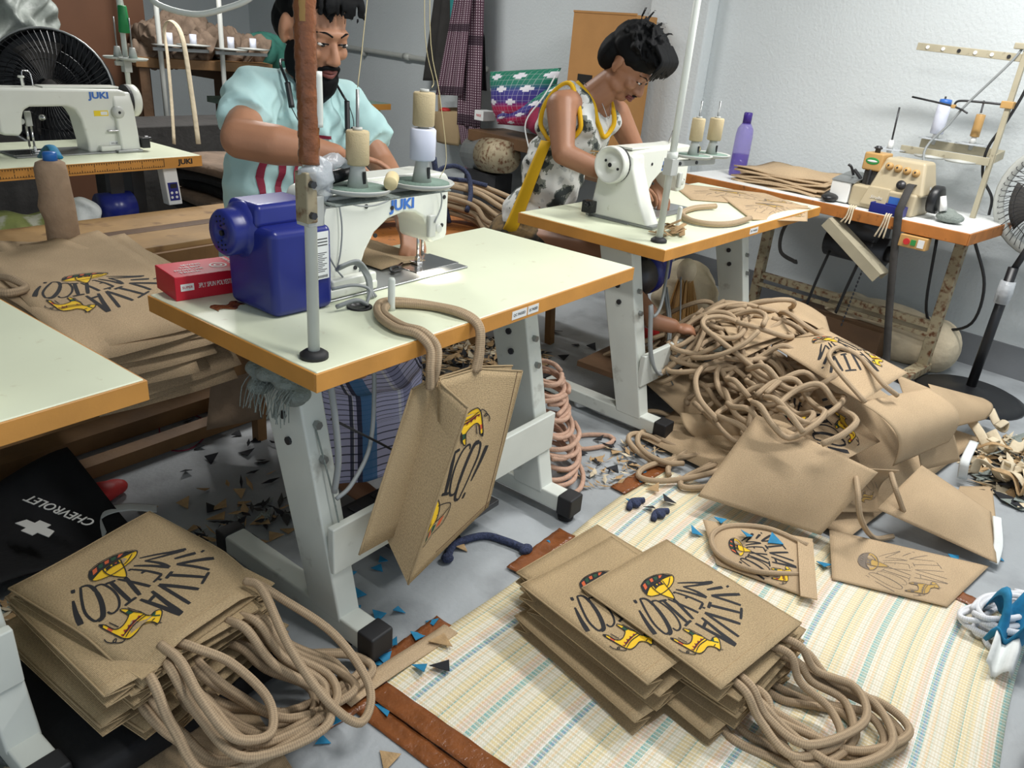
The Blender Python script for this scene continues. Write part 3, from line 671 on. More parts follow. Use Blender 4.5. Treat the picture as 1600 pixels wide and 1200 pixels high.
# T-shirt
mb = MB(); mb.X = TI
mb.ell((.745, 1.015, 1.04), (.20, .14, .165)); mb.ell((.72, 1.05, .86), (.205, .15, .22)); mb.ell((.72, 1.09, .66), (.205, .16, .17)); mb.cyl((.72, 1.05, .86), (.72, 1.09, .58), .17, .18)
limb(mb, [(.745, 1.0, 1.14), (.585, .995, 1.145), (.505, .91, 1.10)], [.075, .082, .079]); limb(mb, [(.745, 1.0, 1.135), (.915, .98, 1.115), (.945, .90, 1.035)], [.075, .080, .074])
mb.cyl((.505, .91, 1.10), (.477, .88, 1.08), .080, .081); mb.cyl((.945, .90, 1.035), (.952, .875, 1.005), .074, .074)
mb.X = None
ts = organic(mb, 'tshirt', 'tee_mint', P1, .008, 3)
for v in ts.data.vertices:
    c = v.co; v.co = c+Vector((.004*math.sin(c.z*70+c.x*30), .008*math.sin(c.z*40+c.x*62+1.5*math.sin(c.x*20))+.004*math.sin(c.z*95-c.x*80), 0))
mb = MB(); mb.X = TI; mb.tube([(.745+.078*math.sin(a), .975-.072*math.cos(a), 1.187-.030*math.cos(a)-.008) for a in [i*PI/8 for i in range(16)]], .010, 8, closed=True); mb.build('collar', 'tee_mint', P1, True)
def shirt_print(obj, strokes, m, name, parent, org, dirn=(0, 1, 0), off=.003):
    """lettering laid on the cloth: strokes in world xz, dropped along dirn onto the shirt"""
    dg = bpy.context.evaluated_depsgraph_get(); bv = BVHTree.FromPolygons([v.co for v in obj.data.vertices], [p.vertices for p in obj.data.polygons])
    d = Vector(dirn).normalized(); b = MB()
    for w_, pts in strokes:
        P = smooth_path([(x, 0, z) for x, z in pts], 5); L = []
        for i, p in enumerate(P):
            t = (P[min(i+1, len(P)-1)]-P[max(i-1, 0)]).normalized(); nn = Vector((-t.z, 0, t.x))*w_/2
            row = []
            for q in (p+nn, p-nn):
                o_ = Vector((q.x, .3, q.z))-Vector(org); h = bv.ray_cast(o_-d*.5, d)
                row.append(h[0]-d*off if h[0] is not None else None)
            L.append(row)
        for i in range(len(L)-1):
            r = L[i]+L[i+1][::-1]
            if all(x is not None for x in r): b.add(r, [(0, 1, 2, 3)])
    return b.build(name, m, parent)
OG = [(.013, [(.61, .79), (.59, .81), (.605, .90), (.625, .93), (.65, .925), (.645, .87), (.63, .80), (.61, .79)]), (.013, [(.745, .93), (.725, .94), (.695, .91), (.685, .84), (.70, .82), (.725, .83), (.728, .87), (.705, .872)]),
      (.010, [(.60, .95), (.66, .965), (.69, .96)]), (.008, [(.655, .975), (.72, .99), (.80, .985)]), (.012, [(.78, .83), (.79, .93)]), (.012, [(.82, .93), (.85, .83)])]
OG = [(w_*1.25, [((x-.70)*.98+.672, (z-.87)*1.0+.92) for x, z in p]) for w_, p in OG]
for q_ in OG: shirt_print(ts, [q_], 'print_maroon', 'chest_letter', P1, (.75, 1.1, 0), off=.008)
for i in range(5): shirt_print(ts, [(.006, [(.83+.012*i, 1.045), (.836+.012*i, 1.06)])], 'logo_black', 'small_letter', P1, (.75, 1.1, 0), off=.005)
# lungi
m = bpy.data.materials.new('lungi'); m.use_nodes = True; nt = m.node_tree; n = nt.nodes; L_ = nt.links; bs = n['Principled BSDF']; bs.inputs['Roughness'].default_value = .85
tc = n.new('ShaderNodeTexCoord'); sp = n.new('ShaderNodeSeparateXYZ'); L_.new(tc.outputs['UV'], sp.inputs[0])
def stripes(nt, coord, period, width, off=0.0): return nmath(nt, 'LESS_THAN', nmath(nt, 'FRACT', nmath(nt, 'ADD', nmath(nt, 'DIVIDE', coord, period), off)), width)
cur = n.new('ShaderNodeRGB'); cur.outputs[0].default_value = rgb((196, 194, 226)); cur = cur.outputs[0]
for ax, per, wid, off, colr, fac in ((0, .16, .30, 0, (120, 124, 168), .6), (0, .16, .06, .12, (235, 235, 240), .7), (1, .022, .16, 0, (40, 42, 66), .9), (0, .32, .05, .5, (40, 42, 66), .9), (0, .32, .04, .58, (40, 42, 66), .9), (0, .48, .10, .3, (70, 122, 172), .9)):
    mx = n.new('ShaderNodeMixRGB'); mx.inputs['Color2'].default_value = rgb(colr); L_.new(nmath(nt, 'MULTIPLY', stripes(nt, sp.outputs[ax], per, wid, off), fac), mx.inputs['Fac']); L_.new(cur, mx.inputs['Color1']); cur = mx.outputs['Color']
L_.new(cur, bs.inputs['Base Color']); MATS['lungi'] = m
secs = [((.74, 1.10, .66), .18, .155, 0), ((.72, 1.02, .60), .20, .15, .5), ((.64, .76, .575), .20, .12, .9), ((.60, .55, .55), .205, .12, .75), ((.585, .50, .46), .20, .125, .3), ((.58, .50, .33), .195, .13, 0), ((.58, .50, .15), .205, .14, 0)]
def lungi_fn(u, v):
    x = v*(len(secs)-1); i = min(int(x), len(secs)-2); t = x-i; a, b = secs[i], secs[i+1]; t2 = t*t*(3-2*t)
    c = Vector(a[0]).lerp(Vector(b[0]), t2); rx = a[1]+(b[1]-a[1])*t; ry = a[2]+(b[2]-a[2])*t; tl = a[3]+(b[3]-a[3])*t
    g = u*2*PI; k = 1+.035*math.sin(g*9+2)*min(1, v*1.2)+.03*math.sin(g*5+v*3)
    e = Vector((rx*k*math.cos(g), ry*k*math.sin(g)*math.cos(tl*1.45), ry*k*math.sin(g)*math.sin(tl*1.45)))
    return TI @ (c+e)
mb = MB(); mb.sheet(lungi_fn, 72, 40, 1.25, 1.3); mb.build('lungi', 'lungi', P1, True, solid=.002)
# stool under him
def stool(label, loc, h, w_):
    t = thing('stool', label, 'stool', loc, 0)
    b = MB(); b.box(-w_, w_, -w_*.7, w_*.7, h-.03, h); b.build('seat', 'wood_mid', t, bevel=.004)
    for sx in (-1, 1):
        for sy in (-1, 1): b = MB(); b.bar((sx*(w_-.03), sy*(w_*.7-.03), h-.03), (sx*(w_-.01), sy*(w_*.7-.01), 0), .035, .035); b.build('leg', 'wood_mid', t)
    b = MB(); b.box(-w_+.03, w_-.03, -.015, .015, h*.4, h*.4+.03); b.build('stretcher', 'wood_mid', t)
    return t
stool('wooden stool the bearded man sits on', (.74, 1.15, 0), .455, .19)
# neckband earphones hanging round his neck
nb = thing('neckband_earphones', 'black neckband earphones hanging round the bearded man\'s neck', 'earphones', (.74, .95, 1.1))
NI = Matrix.Translation((-.74, -.95, -1.1))
b = MB(); b.X = NI; b.tube([(.635, .895, 1.185), (.66, .96, 1.235), (.75, 1.05, 1.24), (.83, .97, 1.22), (.835, .875, 1.14)], .004, 8); b.build('band', 'black_plastic', nb, True)
for p, q in (((.634, .896, 1.19), (.628, .872, 1.125)), ((.835, .873, 1.14), (.815, .848, 1.05))):
    b = MB(); b.X = NI; b.tube([p, Vector(p).lerp(Vector(q), .5), q], .0085, 10); b.build('control_stick', 'black_plastic', nb, True)
b = MB(); b.X = NI; b.tube([(.815, .85, 1.05), (.835, .85, 1.02), (.85, .86, 1.08), (.84, .87, 1.13)], .0015, 6); b.build('cord', 'cable_black', nb, True)
b = MB(); b.X = NI; b.tube([(.628, .874, 1.125), (.65, .865, 1.08), (.68, .868, 1.05)], .0015, 6); b.build('cord', 'cable_black', nb, True)

# ---- the man in the yellow-edged vest
P2 = thing('person', 'young man in yellow-edged sleeveless vest bent over the second sewing table', 'person', (1.97, .95, 0))
TJ = Matrix.Translation((-1.97, -.95, 0))
H2 = TJ @ T3(2.02, .585, 1.295) @ Rz(math.radians(8)) @ Rx(math.radians(42)) @ Matrix.Scale(1.06, 4)
mb = MB(); head_parts(mb, H2); mb.X = TJ
limb(mb, [(2.015, .63, 1.245), (1.985, .71, 1.16)], [.055, .066])
mb.ell((1.97, .76, 1.03), (.155, .10, .15)); mb.ell((1.97, .87, .82), (.14, .105, .19)); mb.ell((1.97, .96, .58), (.155, .13, .12))
limb(mb, [(1.98, .73, 1.14), (1.815, .745, 1.125), (1.725, .655, .965)], [.06, .062, .044]); limb(mb, [(1.725, .655, .965), (1.79, .55, .925), (1.895, .44, .885)], [.044, .041, .027])
limb(mb, [(1.98, .73, 1.13), (2.13, .68, 1.10), (2.20, .60, .95)], [.06, .058, .042]); limb(mb, [(2.20, .60, .95), (2.16, .52, .91), (2.08, .45, .87)], [.042, .038, .027])
hand(mb, (1.895, .44, .885), (.72, -.55, -.42), (.1, -.2, -1), -1, .55)
hand(mb, (2.08, .45, .87), (-.15, -.8, -.58), (0, .2, -1), 1, .6)
for x, kx, fy in ((1.88, 1.86, .33), (2.06, 2.06, .36)):
    if x < 1.9:
        an, to_ = Vector((1.785, 0.193, 0.394)), Vector((1.880, 0.097, 0.367)); fd = (to_-an).normalized(); sd_ = fd.cross(Vector((0, 0, 1))).normalized()
        limb(mb, [(x, .95, .55), (1.83, .52, .60), (1.80, .36, .50), an+Vector((0, .02, .03))], [.08, .058, .048, .034]); limb(mb, [an, an.lerp(to_, .6)], [.035, .030]); mb.ell(to_, (.040, .040, .020))
        for k in range(5): limb(mb, [to_+sd_*(-.030+.015*k)+fd*.015, to_+sd_*(-.032+.016*k)+fd*(.056-.006*k)+Vector((0, 0, -.006))], [.0105, .0085], 8)
        continue
    limb(mb, [(x, .95, .55), (kx, .50, .53), (kx+.03, .40, .30), (kx+.05, fy+.03, .16)], [.08, .058, .046, .034])
    limb(mb, [(kx+.05, fy+.05, .13), (kx+.07, fy-.08, .115)], [.034, .028]); mb.ell((kx+.075, fy-.11, .11), (.042, .045, .02))
    for k in range(5): limb(mb, [(kx+.042+k*.016, fy-.13, .11), (kx+.040+k*.017, fy-.165+.004*k, .108)], [.010, .008], 8)
mb.X = None
organic(mb, 'body', 'skin_b', P2, .0065, 4)
face_details(H2, P2)
b = MB(); b.X = H2; b.tube([(-.022, -.098, -.051), (0, -.104, -.049), (.022, -.098, -.051)], .003, 6); b.build('moustache', 'hair', P2, True)
mb = MB(); mb.X = H2; mb.ell((0, .022, .058), (.088, .108, .090)); mb.ell((0, .072, .0), (.080, .060, .085)); mb.ell((0, -.052, .092), (.076, .054, .046))
for s_ in (-1, 1): mb.ell((s_*.074, .02, .045), (.014, .06, .03))
def f2(r):
    a = r.uniform(-PI, PI); e = r.uniform(.1, 1.5); d = Vector((math.sin(a)*math.cos(e), math.cos(a)*math.cos(e), math.sin(e)))
    p = Vector((.088*d.x, .02+.104*d.y, .06+.09*d.z)); return [p*.97, p*1.05+Vector((r.uniform(-.02, .02), -.02, 0)), p*1.03+Vector((r.uniform(-.03, .03), -.045, -.012))]
tufts(mb, H2, 190, f2, .009, 11)
def f2b(r):
    x = r.uniform(-.08, .08); return [(x, -.04, .135), (x*1.05, -.10, .12), (x*1.1+r.uniform(-.015, .015), -.112, .080), (x*1.1+r.uniform(-.02, .02), -.110, .042+r.uniform(-.015, .02))]
tufts(mb, H2, 70, f2b, .010, 12)
def f2c(r):
    a = r.uniform(0, 2*PI); return [(.05*math.cos(a), .04+.05*math.sin(a), .14), (.07*math.cos(a), .04+.06*math.sin(a), .168), (.085*math.cos(a)+.02, .04+.07*math.sin(a), .172)]
tufts(mb, H2, 22, f2c, .004, 13)
organic(mb, 'hair', 'hair', P2, .005, 1)
# vest: graphic cloth with yellow binding
m = bpy.data.materials.new('vest_print'); m.use_nodes = True; nt = m.node_tree; n = nt.nodes; bs = n['Principled BSDF']; bs.inputs['Roughness'].default_value = .85
tc = n.new('ShaderNodeTexCoord'); nz = n.new('ShaderNodeTexNoise'); nz.inputs['Scale'].default_value = 13; nz.inputs['Detail'].default_value = 6; nt.links.new(tc.outputs['Object'], nz.inputs['Vector'])
cr = n.new('ShaderNodeValToRGB'); cr.color_ramp.interpolation = 'CONSTANT'; e = cr.color_ramp.elements
e[0].position = 0; e[0].color = rgb((58, 66, 66)); e[1].position = .42; e[1].color = rgb((128, 134, 126))
for p_, c_ in ((.47, (222, 224, 220)), (.62, (196, 200, 198)), (.68, (70, 74, 72))): q = e.new(p_); q.color = rgb(c_)
nt.links.new(nz.outputs['Fac'], cr.inputs['Fac']); nt.links.new(cr.outputs['Color'], bs.inputs['Base Color']); MATS['vest_print'] = m
mb = MB(); mb.X = TJ
mb.ell((1.972, .755, 1.02), (.166, .118, .135)); mb.ell((1.97, .86, .84), (.160, .125, .19)); mb.ell((1.97, .94, .64), (.165, .14, .14))
for x in (1.885, 2.07): limb(mb, [(x, .665, 1.06), (x+(.008 if x < 2 else -.008), .70, 1.15), (x+(.012 if x < 2 else -.012), .765, 1.192), (x, .84, 1.13), (x, .86, 1.04)], [.045, .036, .030, .036, .05])
mb.X = None
vs = organic(mb, 'vest', 'vest_print', P2, .008, 4)
for v in vs.data.vertices:
    c = v.co; v.co = c+Vector((.004*math.sin(c.z*60+c.x*40), .005*math.sin(c.z*45+c.x*50), 0))
vbv = BVHTree.FromPolygons([v.co for v in vs.data.vertices], [p.vertices for p in vs.data.polygons])
def band(pts, r, closed=False):
    P = []
    for p in smooth_path(pts, 6, closed):
        q = TJ @ Vector(p); h = vbv.find_nearest(q); P.append(h[0]+h[1]*.003 if h[0] is not None and (h[0]-q).length < .09 else q)
    for _ in range(3): P = [P[i] if (not closed and i in (0, len(P)-1)) else (P[i-1]+P[i]*2+P[(i+1) % len(P)])/4 for i in range(len(P))]
    b = MB(); b.tube(P, r, 8, closed=closed, seg=1); return b.build('binding', 'vest_yellow', P2, True)
band([(1.905, .755, 1.205), (1.915, .665, 1.14), (1.945, .625, 1.06), (1.985, .615, 1.01), (2.03, .62, 1.05), (2.055, .66, 1.12), (2.05, .745, 1.20)], .010)
band([(1.882, .76, 1.205), (1.858, .69, 1.13), (1.83, .66, 1.05), (1.806, .70, .985), (1.80, .80, .985), (1.815, .86, 1.06), (1.86, .83, 1.16)], .010, True)
band([(2.075, .76, 1.2), (2.10, .68, 1.12), (2.125, .65, 1.04), (2.14, .71, .98), (2.14, .80, 1.0), (2.10, .83, 1.13)], .010, True)
mb = MB(); mb.X = TJ; mb.sheet(lambda u, v: (1.792-.002*math.sin(6*v)+.012*v*(1-v)+.018*(u-.5)**2, .765+.045*u*(1+.5*v)+.14*v, .99-.40*v), 4, 10, .1, .4); mb.build('side_panel', 'vest_yellow', P2, True, solid=.012)
gold = [(.010, [(1.93+.016*(i % 6), .93-.035*(i//6)), (1.936+.016*(i % 6), .955-.035*(i//6))]) for i in range(12)]+[(.006, [(1.92, .915), (2.03, .905)]), (.006, [(1.915, .965), (2.03, .955)])]
for q_ in gold: shirt_print(vs, [q_], 'knob_tan', 'chest_letter', P2, (1.97, .95, 0), off=.006)
mb = MB(); mb.X = TJ
for x, kx in ((1.88, 1.86), (2.06, 2.06)): limb(mb, [(x, .95, .55), (kx, .60, .535)], [.105, .085])
mb.ell((1.97, .98, .55), (.19, .16, .12)); mb.X = None
organic(mb, 'trousers', 'pant_print', P2, .009, 3)
b = MB(); b.X = TJ; b.tube([(1.94, .735, 1.215), (1.955, .66, 1.16), (1.985, .628, 1.09), (2.02, .65, 1.15), (2.035, .70, 1.2)], .0016, 6); b.build('neck_chain', 'chrome', P2, True)
stool('wooden stool the young man in the vest sits on', (1.97, 1.0, 0), .44, .17)

# ================================================================ printed jute bags
ART_K=[(4,9,[(127,133),(96,152),(74,168),(47,182)]),
(8,4,[(53,183),(94,166),(127,150)]),
(5,10,[(127,150),(114,181),(112,209)]),
(9,5,[(112,209),(130,176),(151,146)]),
(6,10,[(86,192),(66,200),(44,209)]),
(10,8,[(31,251),(64,230),(96,212)]),
(7,8,[(96,212),(79,244),(65,276)]),
(7,7,[(118,225),(130,230),(141,235)]),
(9,8,[(129,231),(109,261),(89,292)]),
(6,6,[(72,282),(90,293),(109,304)]),
(9,9,[(124,313),(142,278),(163,240)]),
(7,8,[(163,240),(164,290),(165,335)]),
(7,11,[(184,246),(190,297),(193,345)]),
(11,7,[(196,347),(204,300),(213,249)]),
(7,7,[(187,261),(197,264),(207,268)]),
(5,7,[(162,151),(147,183),(137,216)]),
(6,5,[(137,216),(150,221),(164,225)]),
(5,5,[(149,181),(154,180),(159,181)]),
(5,5,[(160,151),(164,151),(168,152)]),
(6,6,[(147,227),(150,228),(153,229)]),
(8,8,[(185,165),(195,200),(205,237)]),
(5,8,[(197,157),(186,193),(176,231)]),
(6,6,[(220,150),(211,154),(202,157)]),
(8,8,[(211,154),(220,199),(227,238)]),
(6,6,[(213,237),(227,238),(241,240)]),
(5,4,[(244,154),(239,143),(232,140),(223,148),(224,179),(233,209),(247,231),(260,239),(268,238),(270,232),(269,227)]),
(5,5,[(252,116),(275,154),(294,193),(299,223),(295,233)]),
(10,8,[(295,233),(283,231),(267,208),(254,182),(244,155)]),
(8,5,[(244,155),(240,135),(242,122),(252,116)]),
(5,12,[(285,141),(304,179),(318,215)]),
(9,9,[(31,212),(30,218)]),
(8,7,[(265,110),(271,121)])]
ART_T=[[(212,86),(186,78),(153,80),(129,90),(115,104),(119,115),(138,127),(169,135),(198,136),(222,128),(228,118),(223,101),(212,86)],
[(225,116),(203,104),(171,101),(137,102),(114,107)],
[(193,104),(173,102),(154,104),(159,119),(168,141),(181,164),(188,163),(198,136),(197,116),(193,104)],
[(195,116),(176,113),(159,116)],
[(127,109),(148,122),(162,127)],
[(301,244),(294,253),(291,272),(284,280),(272,280),(258,273),(254,267),(255,246),(251,244),(245,255),(243,272),(237,285),(236,299),(231,305),(222,302),(212,305),(213,314),(229,329),(239,334),(242,321),(253,312),(270,315),(285,314),(292,305),(295,292),(298,275),(301,256),(301,244)],
[(243,251),(240,268),(236,284)],
[(286,254),(284,267),(282,277)],
[(288,305),(265,298),(235,298)],
[(290,300),(266,292),(237,292)],
[(290,306),(296,309),(305,301),(307,293),(300,293),(306,298),(314,287),(314,277)],
[(236,332),(233,339)],
[(241,328),(242,337)],
[(240,319),(233,318)]]
ART_F=[('y',[(212,86),(186,78),(153,80),(129,90),(115,104),(119,115),(138,127),(169,135),(198,136),(222,128),(228,118),(223,101)]),
('k',[(212,86),(186,78),(153,80),(129,89),(114,104),(137,102),(170,100),(198,103),(221,114),(228,117),(223,101)]),
('o',[(206,87),(195,85),(203,99),(215,103)]),
('g',[(190,83),(179,82),(187,95),(195,94)]),
('o',[(175,82),(165,83),(172,93),(180,92)]),
('g',[(161,83),(150,85),(156,94),(166,94)]),
('o',[(144,86),(135,90),(147,95),(152,94)]),
('y',[(193,104),(173,102),(154,104),(159,119),(168,141),(181,164),(188,163),(198,136),(197,116)]),
('k',[(188,104),(173,102),(157,103),(160,115),(177,112),(192,115)]),
('y',[(178,105),(172,104),(176,110)]),
('o',[(168,105),(162,106),(166,110)]),
('y',[(301,244),(294,253),(291,272),(284,280),(272,280),(258,273),(254,267),(255,246),(251,244),(245,255),(243,272),(237,285),(236,299),(231,305),(222,302),(212,305),(213,314),(229,329),(239,334),(242,321),(253,312),(270,315),(285,314),(292,305),(295,292),(298,275),(301,256)]),
('k',[(301,244),(296,249),(298,253),(302,253)]),
('o',[(293,261),(290,273),(298,275),(300,264)]),
('g',[(254,258),(245,257),(244,271),(254,269)]),
('g',[(232,306),(226,302),(219,303),(226,310),(220,317),(223,320),(229,312)]),
('r',[(291,298),(290,293),(284,299)]),
('r',[(284,299),(281,289),(273,297)]),
('r',[(275,297),(270,287),(264,295)]),
('r',[(265,295),(258,286),(253,293)]),
('r',[(254,293),(246,286),(241,292)])]
COL = {'y': 1, 'k': 0, 'o': 2, 'r': 3, 'g': 4}
def art(fn, parent, W=.335, H=.405, flip=1, ghost=False, umin=-1, sub=3):
    """the printed lettering, hat and animal laid on the surface fn(u, v)"""
    b = MB()
    def S(x, y, off):
        u, v = x/330., y/400.; e = .004
        p = Vector(fn(u, v)); a = Vector(fn(u+e, v))-p; c = Vector(fn(u, v+e))-p; nn = a.cross(c).normalized()*flip
        return p+nn*off
    def ribbon(pts, w0, w1, mi, off):
        P = smooth_path([(x, y, 0) for x, y in pts], sub) if len(pts) > 2 else [Vector((pts[0][0], pts[0][1], 0)).lerp(Vector((pts[1][0], pts[1][1], 0)), i/2) for i in range(3)]
        N = len(P); row = []
        for i, p in enumerate(P):
            t = (P[min(i+1, N-1)]-P[max(i-1, 0)]).normalized(); nn = Vector((-t.y, t.x, 0)); w_ = (w0+(w1-w0)*i/(N-1))/2
            if i in (0, N-1): w_ *= .8
            row.append((S(p.x+nn.x*w_, p.y+nn.y*w_, off), S(p.x-nn.x*w_, p.y-nn.y*w_, off), p.x))
        for i in range(N-1):
            if row[i][2]/330. < umin: continue
            b.add([row[i][0], row[i][1], row[i+1][1], row[i+1][0]], [(0, 1, 2, 3) if flip > 0 else (3, 2, 1, 0)], mi)
    for k, (c, pts) in enumerate(ART_F):
        if min(p[0] for p in pts)/330. < umin: continue
        tri = tessellate_polygon([[Vector((x, y, 0)) for x, y in pts]])
        b.add([S(x, y, .0016+.00006*k) for x, y in pts], [t if flip > 0 else t[::-1] for t in tri], COL[c])
    for pts in ART_T: ribbon(pts, 2.2, 2.2, 0, .0036)
    for w0, w1, pts in ART_K: ribbon(pts, w0*(.28 if ghost else 1.12), w1*(.28 if ghost else 1.12), 0, .0018)
    return b.build('print', ['ghost_ink', 'ghost_gold', 'ghost_ink', 'ghost_ink', 'ghost_ink'] if ghost else ['print_black', 'print_yellow', 'print_orange', 'print_red', 'print_green'], parent)
BW, BH = .335, .405
def cordpart(parent, pts, r=.0095, name='handle', m='jute_cord', seg=7):
    b = MB(); b.tube(pts, r, 9, seg=seg); return b.build(name, m, parent, True)
def flat_bag(label, loc, yaw, th=.026, handles=(), printed=True, tilt=(0, 0), seed=0, group=None, droop=0):
    t = thing('jute_bag', label, 'bag', loc, yaw, group); t.rotation_euler = (tilt[0], tilt[1], yaw)
    rnd = random.Random(seed); a1, a2 = rnd.uniform(0, 6), rnd.uniform(0, 6)
    def zf(u, v): return th+.004*math.sin(4*u+a1)*math.sin(3.5*v+a2)+.006*math.sin(PI*u)*math.sin(PI*v)-droop*max(0, abs(u-.5)-.25)*max(0, v-.6)*4
    top = lambda u, v: (u*BW, v*BH, zf(u, v))
    b = MB(); b.sheet(top, 14, 16, BW, BH); b.build('front_panel', 'jute', t, True, solid=.0025)
    b = MB(); b.sheet(lambda u, v: (u*BW, v*BH, .002), 2, 2, BW, BH); b.build('back_panel', 'jute', t, False, solid=.003)
    for s_ in (0, 1):
        x0 = s_*BW; d = .055 if s_ == 0 else -.055
        b = MB(); b.sheet(lambda u, v: (x0+d*(1-abs(2*u-1)), v*BH, .003+(zf(s_, v)-.004)*u), 6, 6, .11, BH); b.build('side_gusset', 'jute', t, False, solid=.002)
    b = MB(); b.sheet(lambda u, v: (v*BW, .05*(1-abs(2*u-1)), .003+(zf(v, 0)-.004)*u), 6, 6, .1, BW); b.build('bottom_gusset', 'jute', t, False, solid=.002)
    edge = [top(i/8, 0) for i in range(9)]
    for pts in (edge, [top(0, i/8) for i in range(9)], [top(1, i/8) for i in range(9)]):
        b = MB(); b.tube(pts, .0024, 6, seg=2); b.build('seam', 'jute', t, True)
    b = MB(); b.sheet(lambda u, v: (u*BW, BH-.028+.001*v, zf(u, .93)+.0015), 10, 1, BW, .002); b.build('stitch_line', 'scrap_tan', t)
    if printed: art(top, t)
    for h in handles: cordpart(t, h)
    return t
def hloop(x0, x1, out, z, drop, skew=0, w=.05, zb=.012, top=None):
    """handle: from the bag mouth at x0, out over the edge, round and back to x1"""
    y = BH-.02; zz = z if top is None else top
    return [(x0, y, zz), (x0-.01, y+.05, zz), (x0-w*.4+skew*.25, y+out*.40, z-drop*.45), (x0-w+skew*.6, y+out*.75, max(zb, z-drop*.85)), (.5*(x0+x1)+skew-.02, y+out, max(zb, z-drop)), (x1+w+skew*.8, y+out*.8, max(zb, z-drop*.85)), (x1+w*.7+skew*.3, y+out*.42, z-drop*.45), (x1+.01, y+.05, zz), (x1, y, zz)]
# left stack, on a folded black bag
rnd = random.Random(5)
N_L = 7
ORD = ['lowest', 'second', 'third', 'fourth', 'fifth', 'sixth', 'seventh']
for k in range(N_L):
    zb = .072+k*.0255; tk = .0255
    topb = k == N_L-1
    dx, dy, da = (0, 0, 0) if topb else (rnd.uniform(-.03, .02), rnd.uniform(-.035, .0), rnd.uniform(-9, 7))
    hs = []
    for q in range(2):
        z = .014+.006*q; dr = zb-.01-.006*k
        hs.append(hloop(BW*.16+rnd.uniform(-.02, .02), BW*.66+rnd.uniform(-.03, .03), .19+.012*k+.03*q+rnd.uniform(-.015, .015), z, dr, -.13+.012*k+rnd.uniform(-.03, .03), rnd.uniform(.01, .04), zb=-zb+.012+.02*q+.014*k))
    if topb:
        hs = [[(BW*.80, BH-.03, .02), (BW*.81, BH+.03, .01), (BW*.86, BH+.10, -.03), (BW*.84, BH+.17, -.09), (BW*.66, BH+.20, -.12), (BW*.52, BH+.15, -.10), (BW*.56, BH+.07, -.04), (BW*.68, BH+.02, .005), (BW*.72, BH-.02, .012)],
              [(BW*.16, BH-.03, .03), (BW*.16, BH+.02, .03), (BW*.30, BH+.14, -.03), (BW*.34, BH+.25, -.10), (BW*.25, BH+.31, -.15), (BW*.02, BH+.27, -.14), (-BW*.06, BH+.15, -.08), (BW*.05, BH+.03, -.01), (BW*.08, BH-.02, .008)]]
    flat_bag('topmost jute bag of the stack on the black folded bag, print facing up' if topb else '%s jute bag up in the stack on the black folded bag' % ORD[k], (-.099+dx, .515+dy, zb), math.radians(188.8+da), tk-.001, hs, topb, seed=k, group='jute bags stacked on the black folded bag', droop=.12 if topb else 0)
# right stacks on the mat: three fans of bags
def pile(n, loc, yaw, z_top, labels, seed, lean=(0, 0), group=None):
    r = random.Random(seed); tk = {31: .037, 32: .044, 33: .034}[seed]
    for k in range(n):
        zb = z_top-(n-k)*tk; tp = k == n-1
        dx, dy, da = (0, 0, 0) if tp else (r.uniform(-.02, .02), r.uniform(-.02, .01), r.uniform(-5, 5))
        hs = []
        if seed != 33 and seed != 34 or tp:
            for q in range(2 if seed == 31 else 0): hs.append(hloop(BW*.25+r.uniform(-.03, .03), BW*.75+r.uniform(-.03, .03), r.uniform(.20, .30), .012, zb-.005, r.uniform(-.12, .05), r.uniform(.0, .05), zb=-zb+.012+.018*q+.012*k))
        flat_bag(labels[0] if tp else labels[1] % ORD[k], (loc[0]+dx, loc[1]+dy, zb), math.radians(yaw+da), tk-.001, hs, tp, seed=seed*10+k, group=group)
G3 = 'jute bags stacked on the striped mat'
pile(4, (.846, -.404), 169.9, .15, ('topmost jute bag on the mat, whole hat and lettering showing', '%s jute bag up in the mat stack with cord handles spilling out'), 31, group=G3)
pile(3, (.763+.004, -.297+.02), 169.7, .134, ('printed jute bag half covered by the topmost bag on the mat', '%s jute bag up in the middle stack on the mat'), 32, group=G3)
pile(3, (.832, -.196), 173.8, .104, ('plain rearmost jute bag on top of its stack on the mat', '%s jute bag up in the rearmost stack on the mat'), 33, group=G3)

# the finished bag hanging from the peg
HB = thing('jute_bag', 'open printed jute bag hanging by its handles from the table peg', 'bag', (.35, -.03, .2))
HI = Matrix.Translation((-.35, .03, -.2))
def poly_at(pts, u):
    for (u0, p0), (u1, p1) in zip(pts, pts[1:]):
        if u <= u1: return Vector(p0).lerp(Vector(p1), (u-u0)/(u1-u0))
    return Vector(pts[-1][1])
FT = [(0, (.318, -.112, .622)), (.22, (.300, -.034, .668)), (.62, (.437, -.032, .655)), (1, (.622, -.030, .594))]
FB = [(0, (.190, -.072, .196)), (1, (.522, -.030, .232))]
BT = [(0, (.268, .010, .640)), (.2, (.286, -.018, .664)), (.62, (.437, -.022, .657)), (1, (.62, .0, .60))]
BB = [(0, (.090, -.018, .305)), (1, (.40, .02, .26))]
def front(u, v): 
    u = max(0, min(1, u)); p = poly_at(FB, u).lerp(poly_at(FT, u), v); p += Vector((0, -.018*math.sin(PI*u)*math.sin(PI*v), 0)); return HI @ p
def back(u, v): return HI @ (poly_at(BB, u).lerp(poly_at(BT, u), v))
def gus(u, v):
    e = poly_at(FB, 0).lerp(poly_at(FT, 0), v); bk = poly_at(BB, 0).lerp(poly_at(BT, 0), v); va = Vector((0.203, 0.015, 0.276)).lerp(Vector((0.306, -0.008, 0.652)), v)
    p = e.lerp(va, u*2) if u < .5 else va.lerp(bk, u*2-1)
    return HI @ p
b = MB(); b.sheet(front, 24, 20, BW, BH); b.build('front_panel', 'jute', HB, True, solid=.0025)
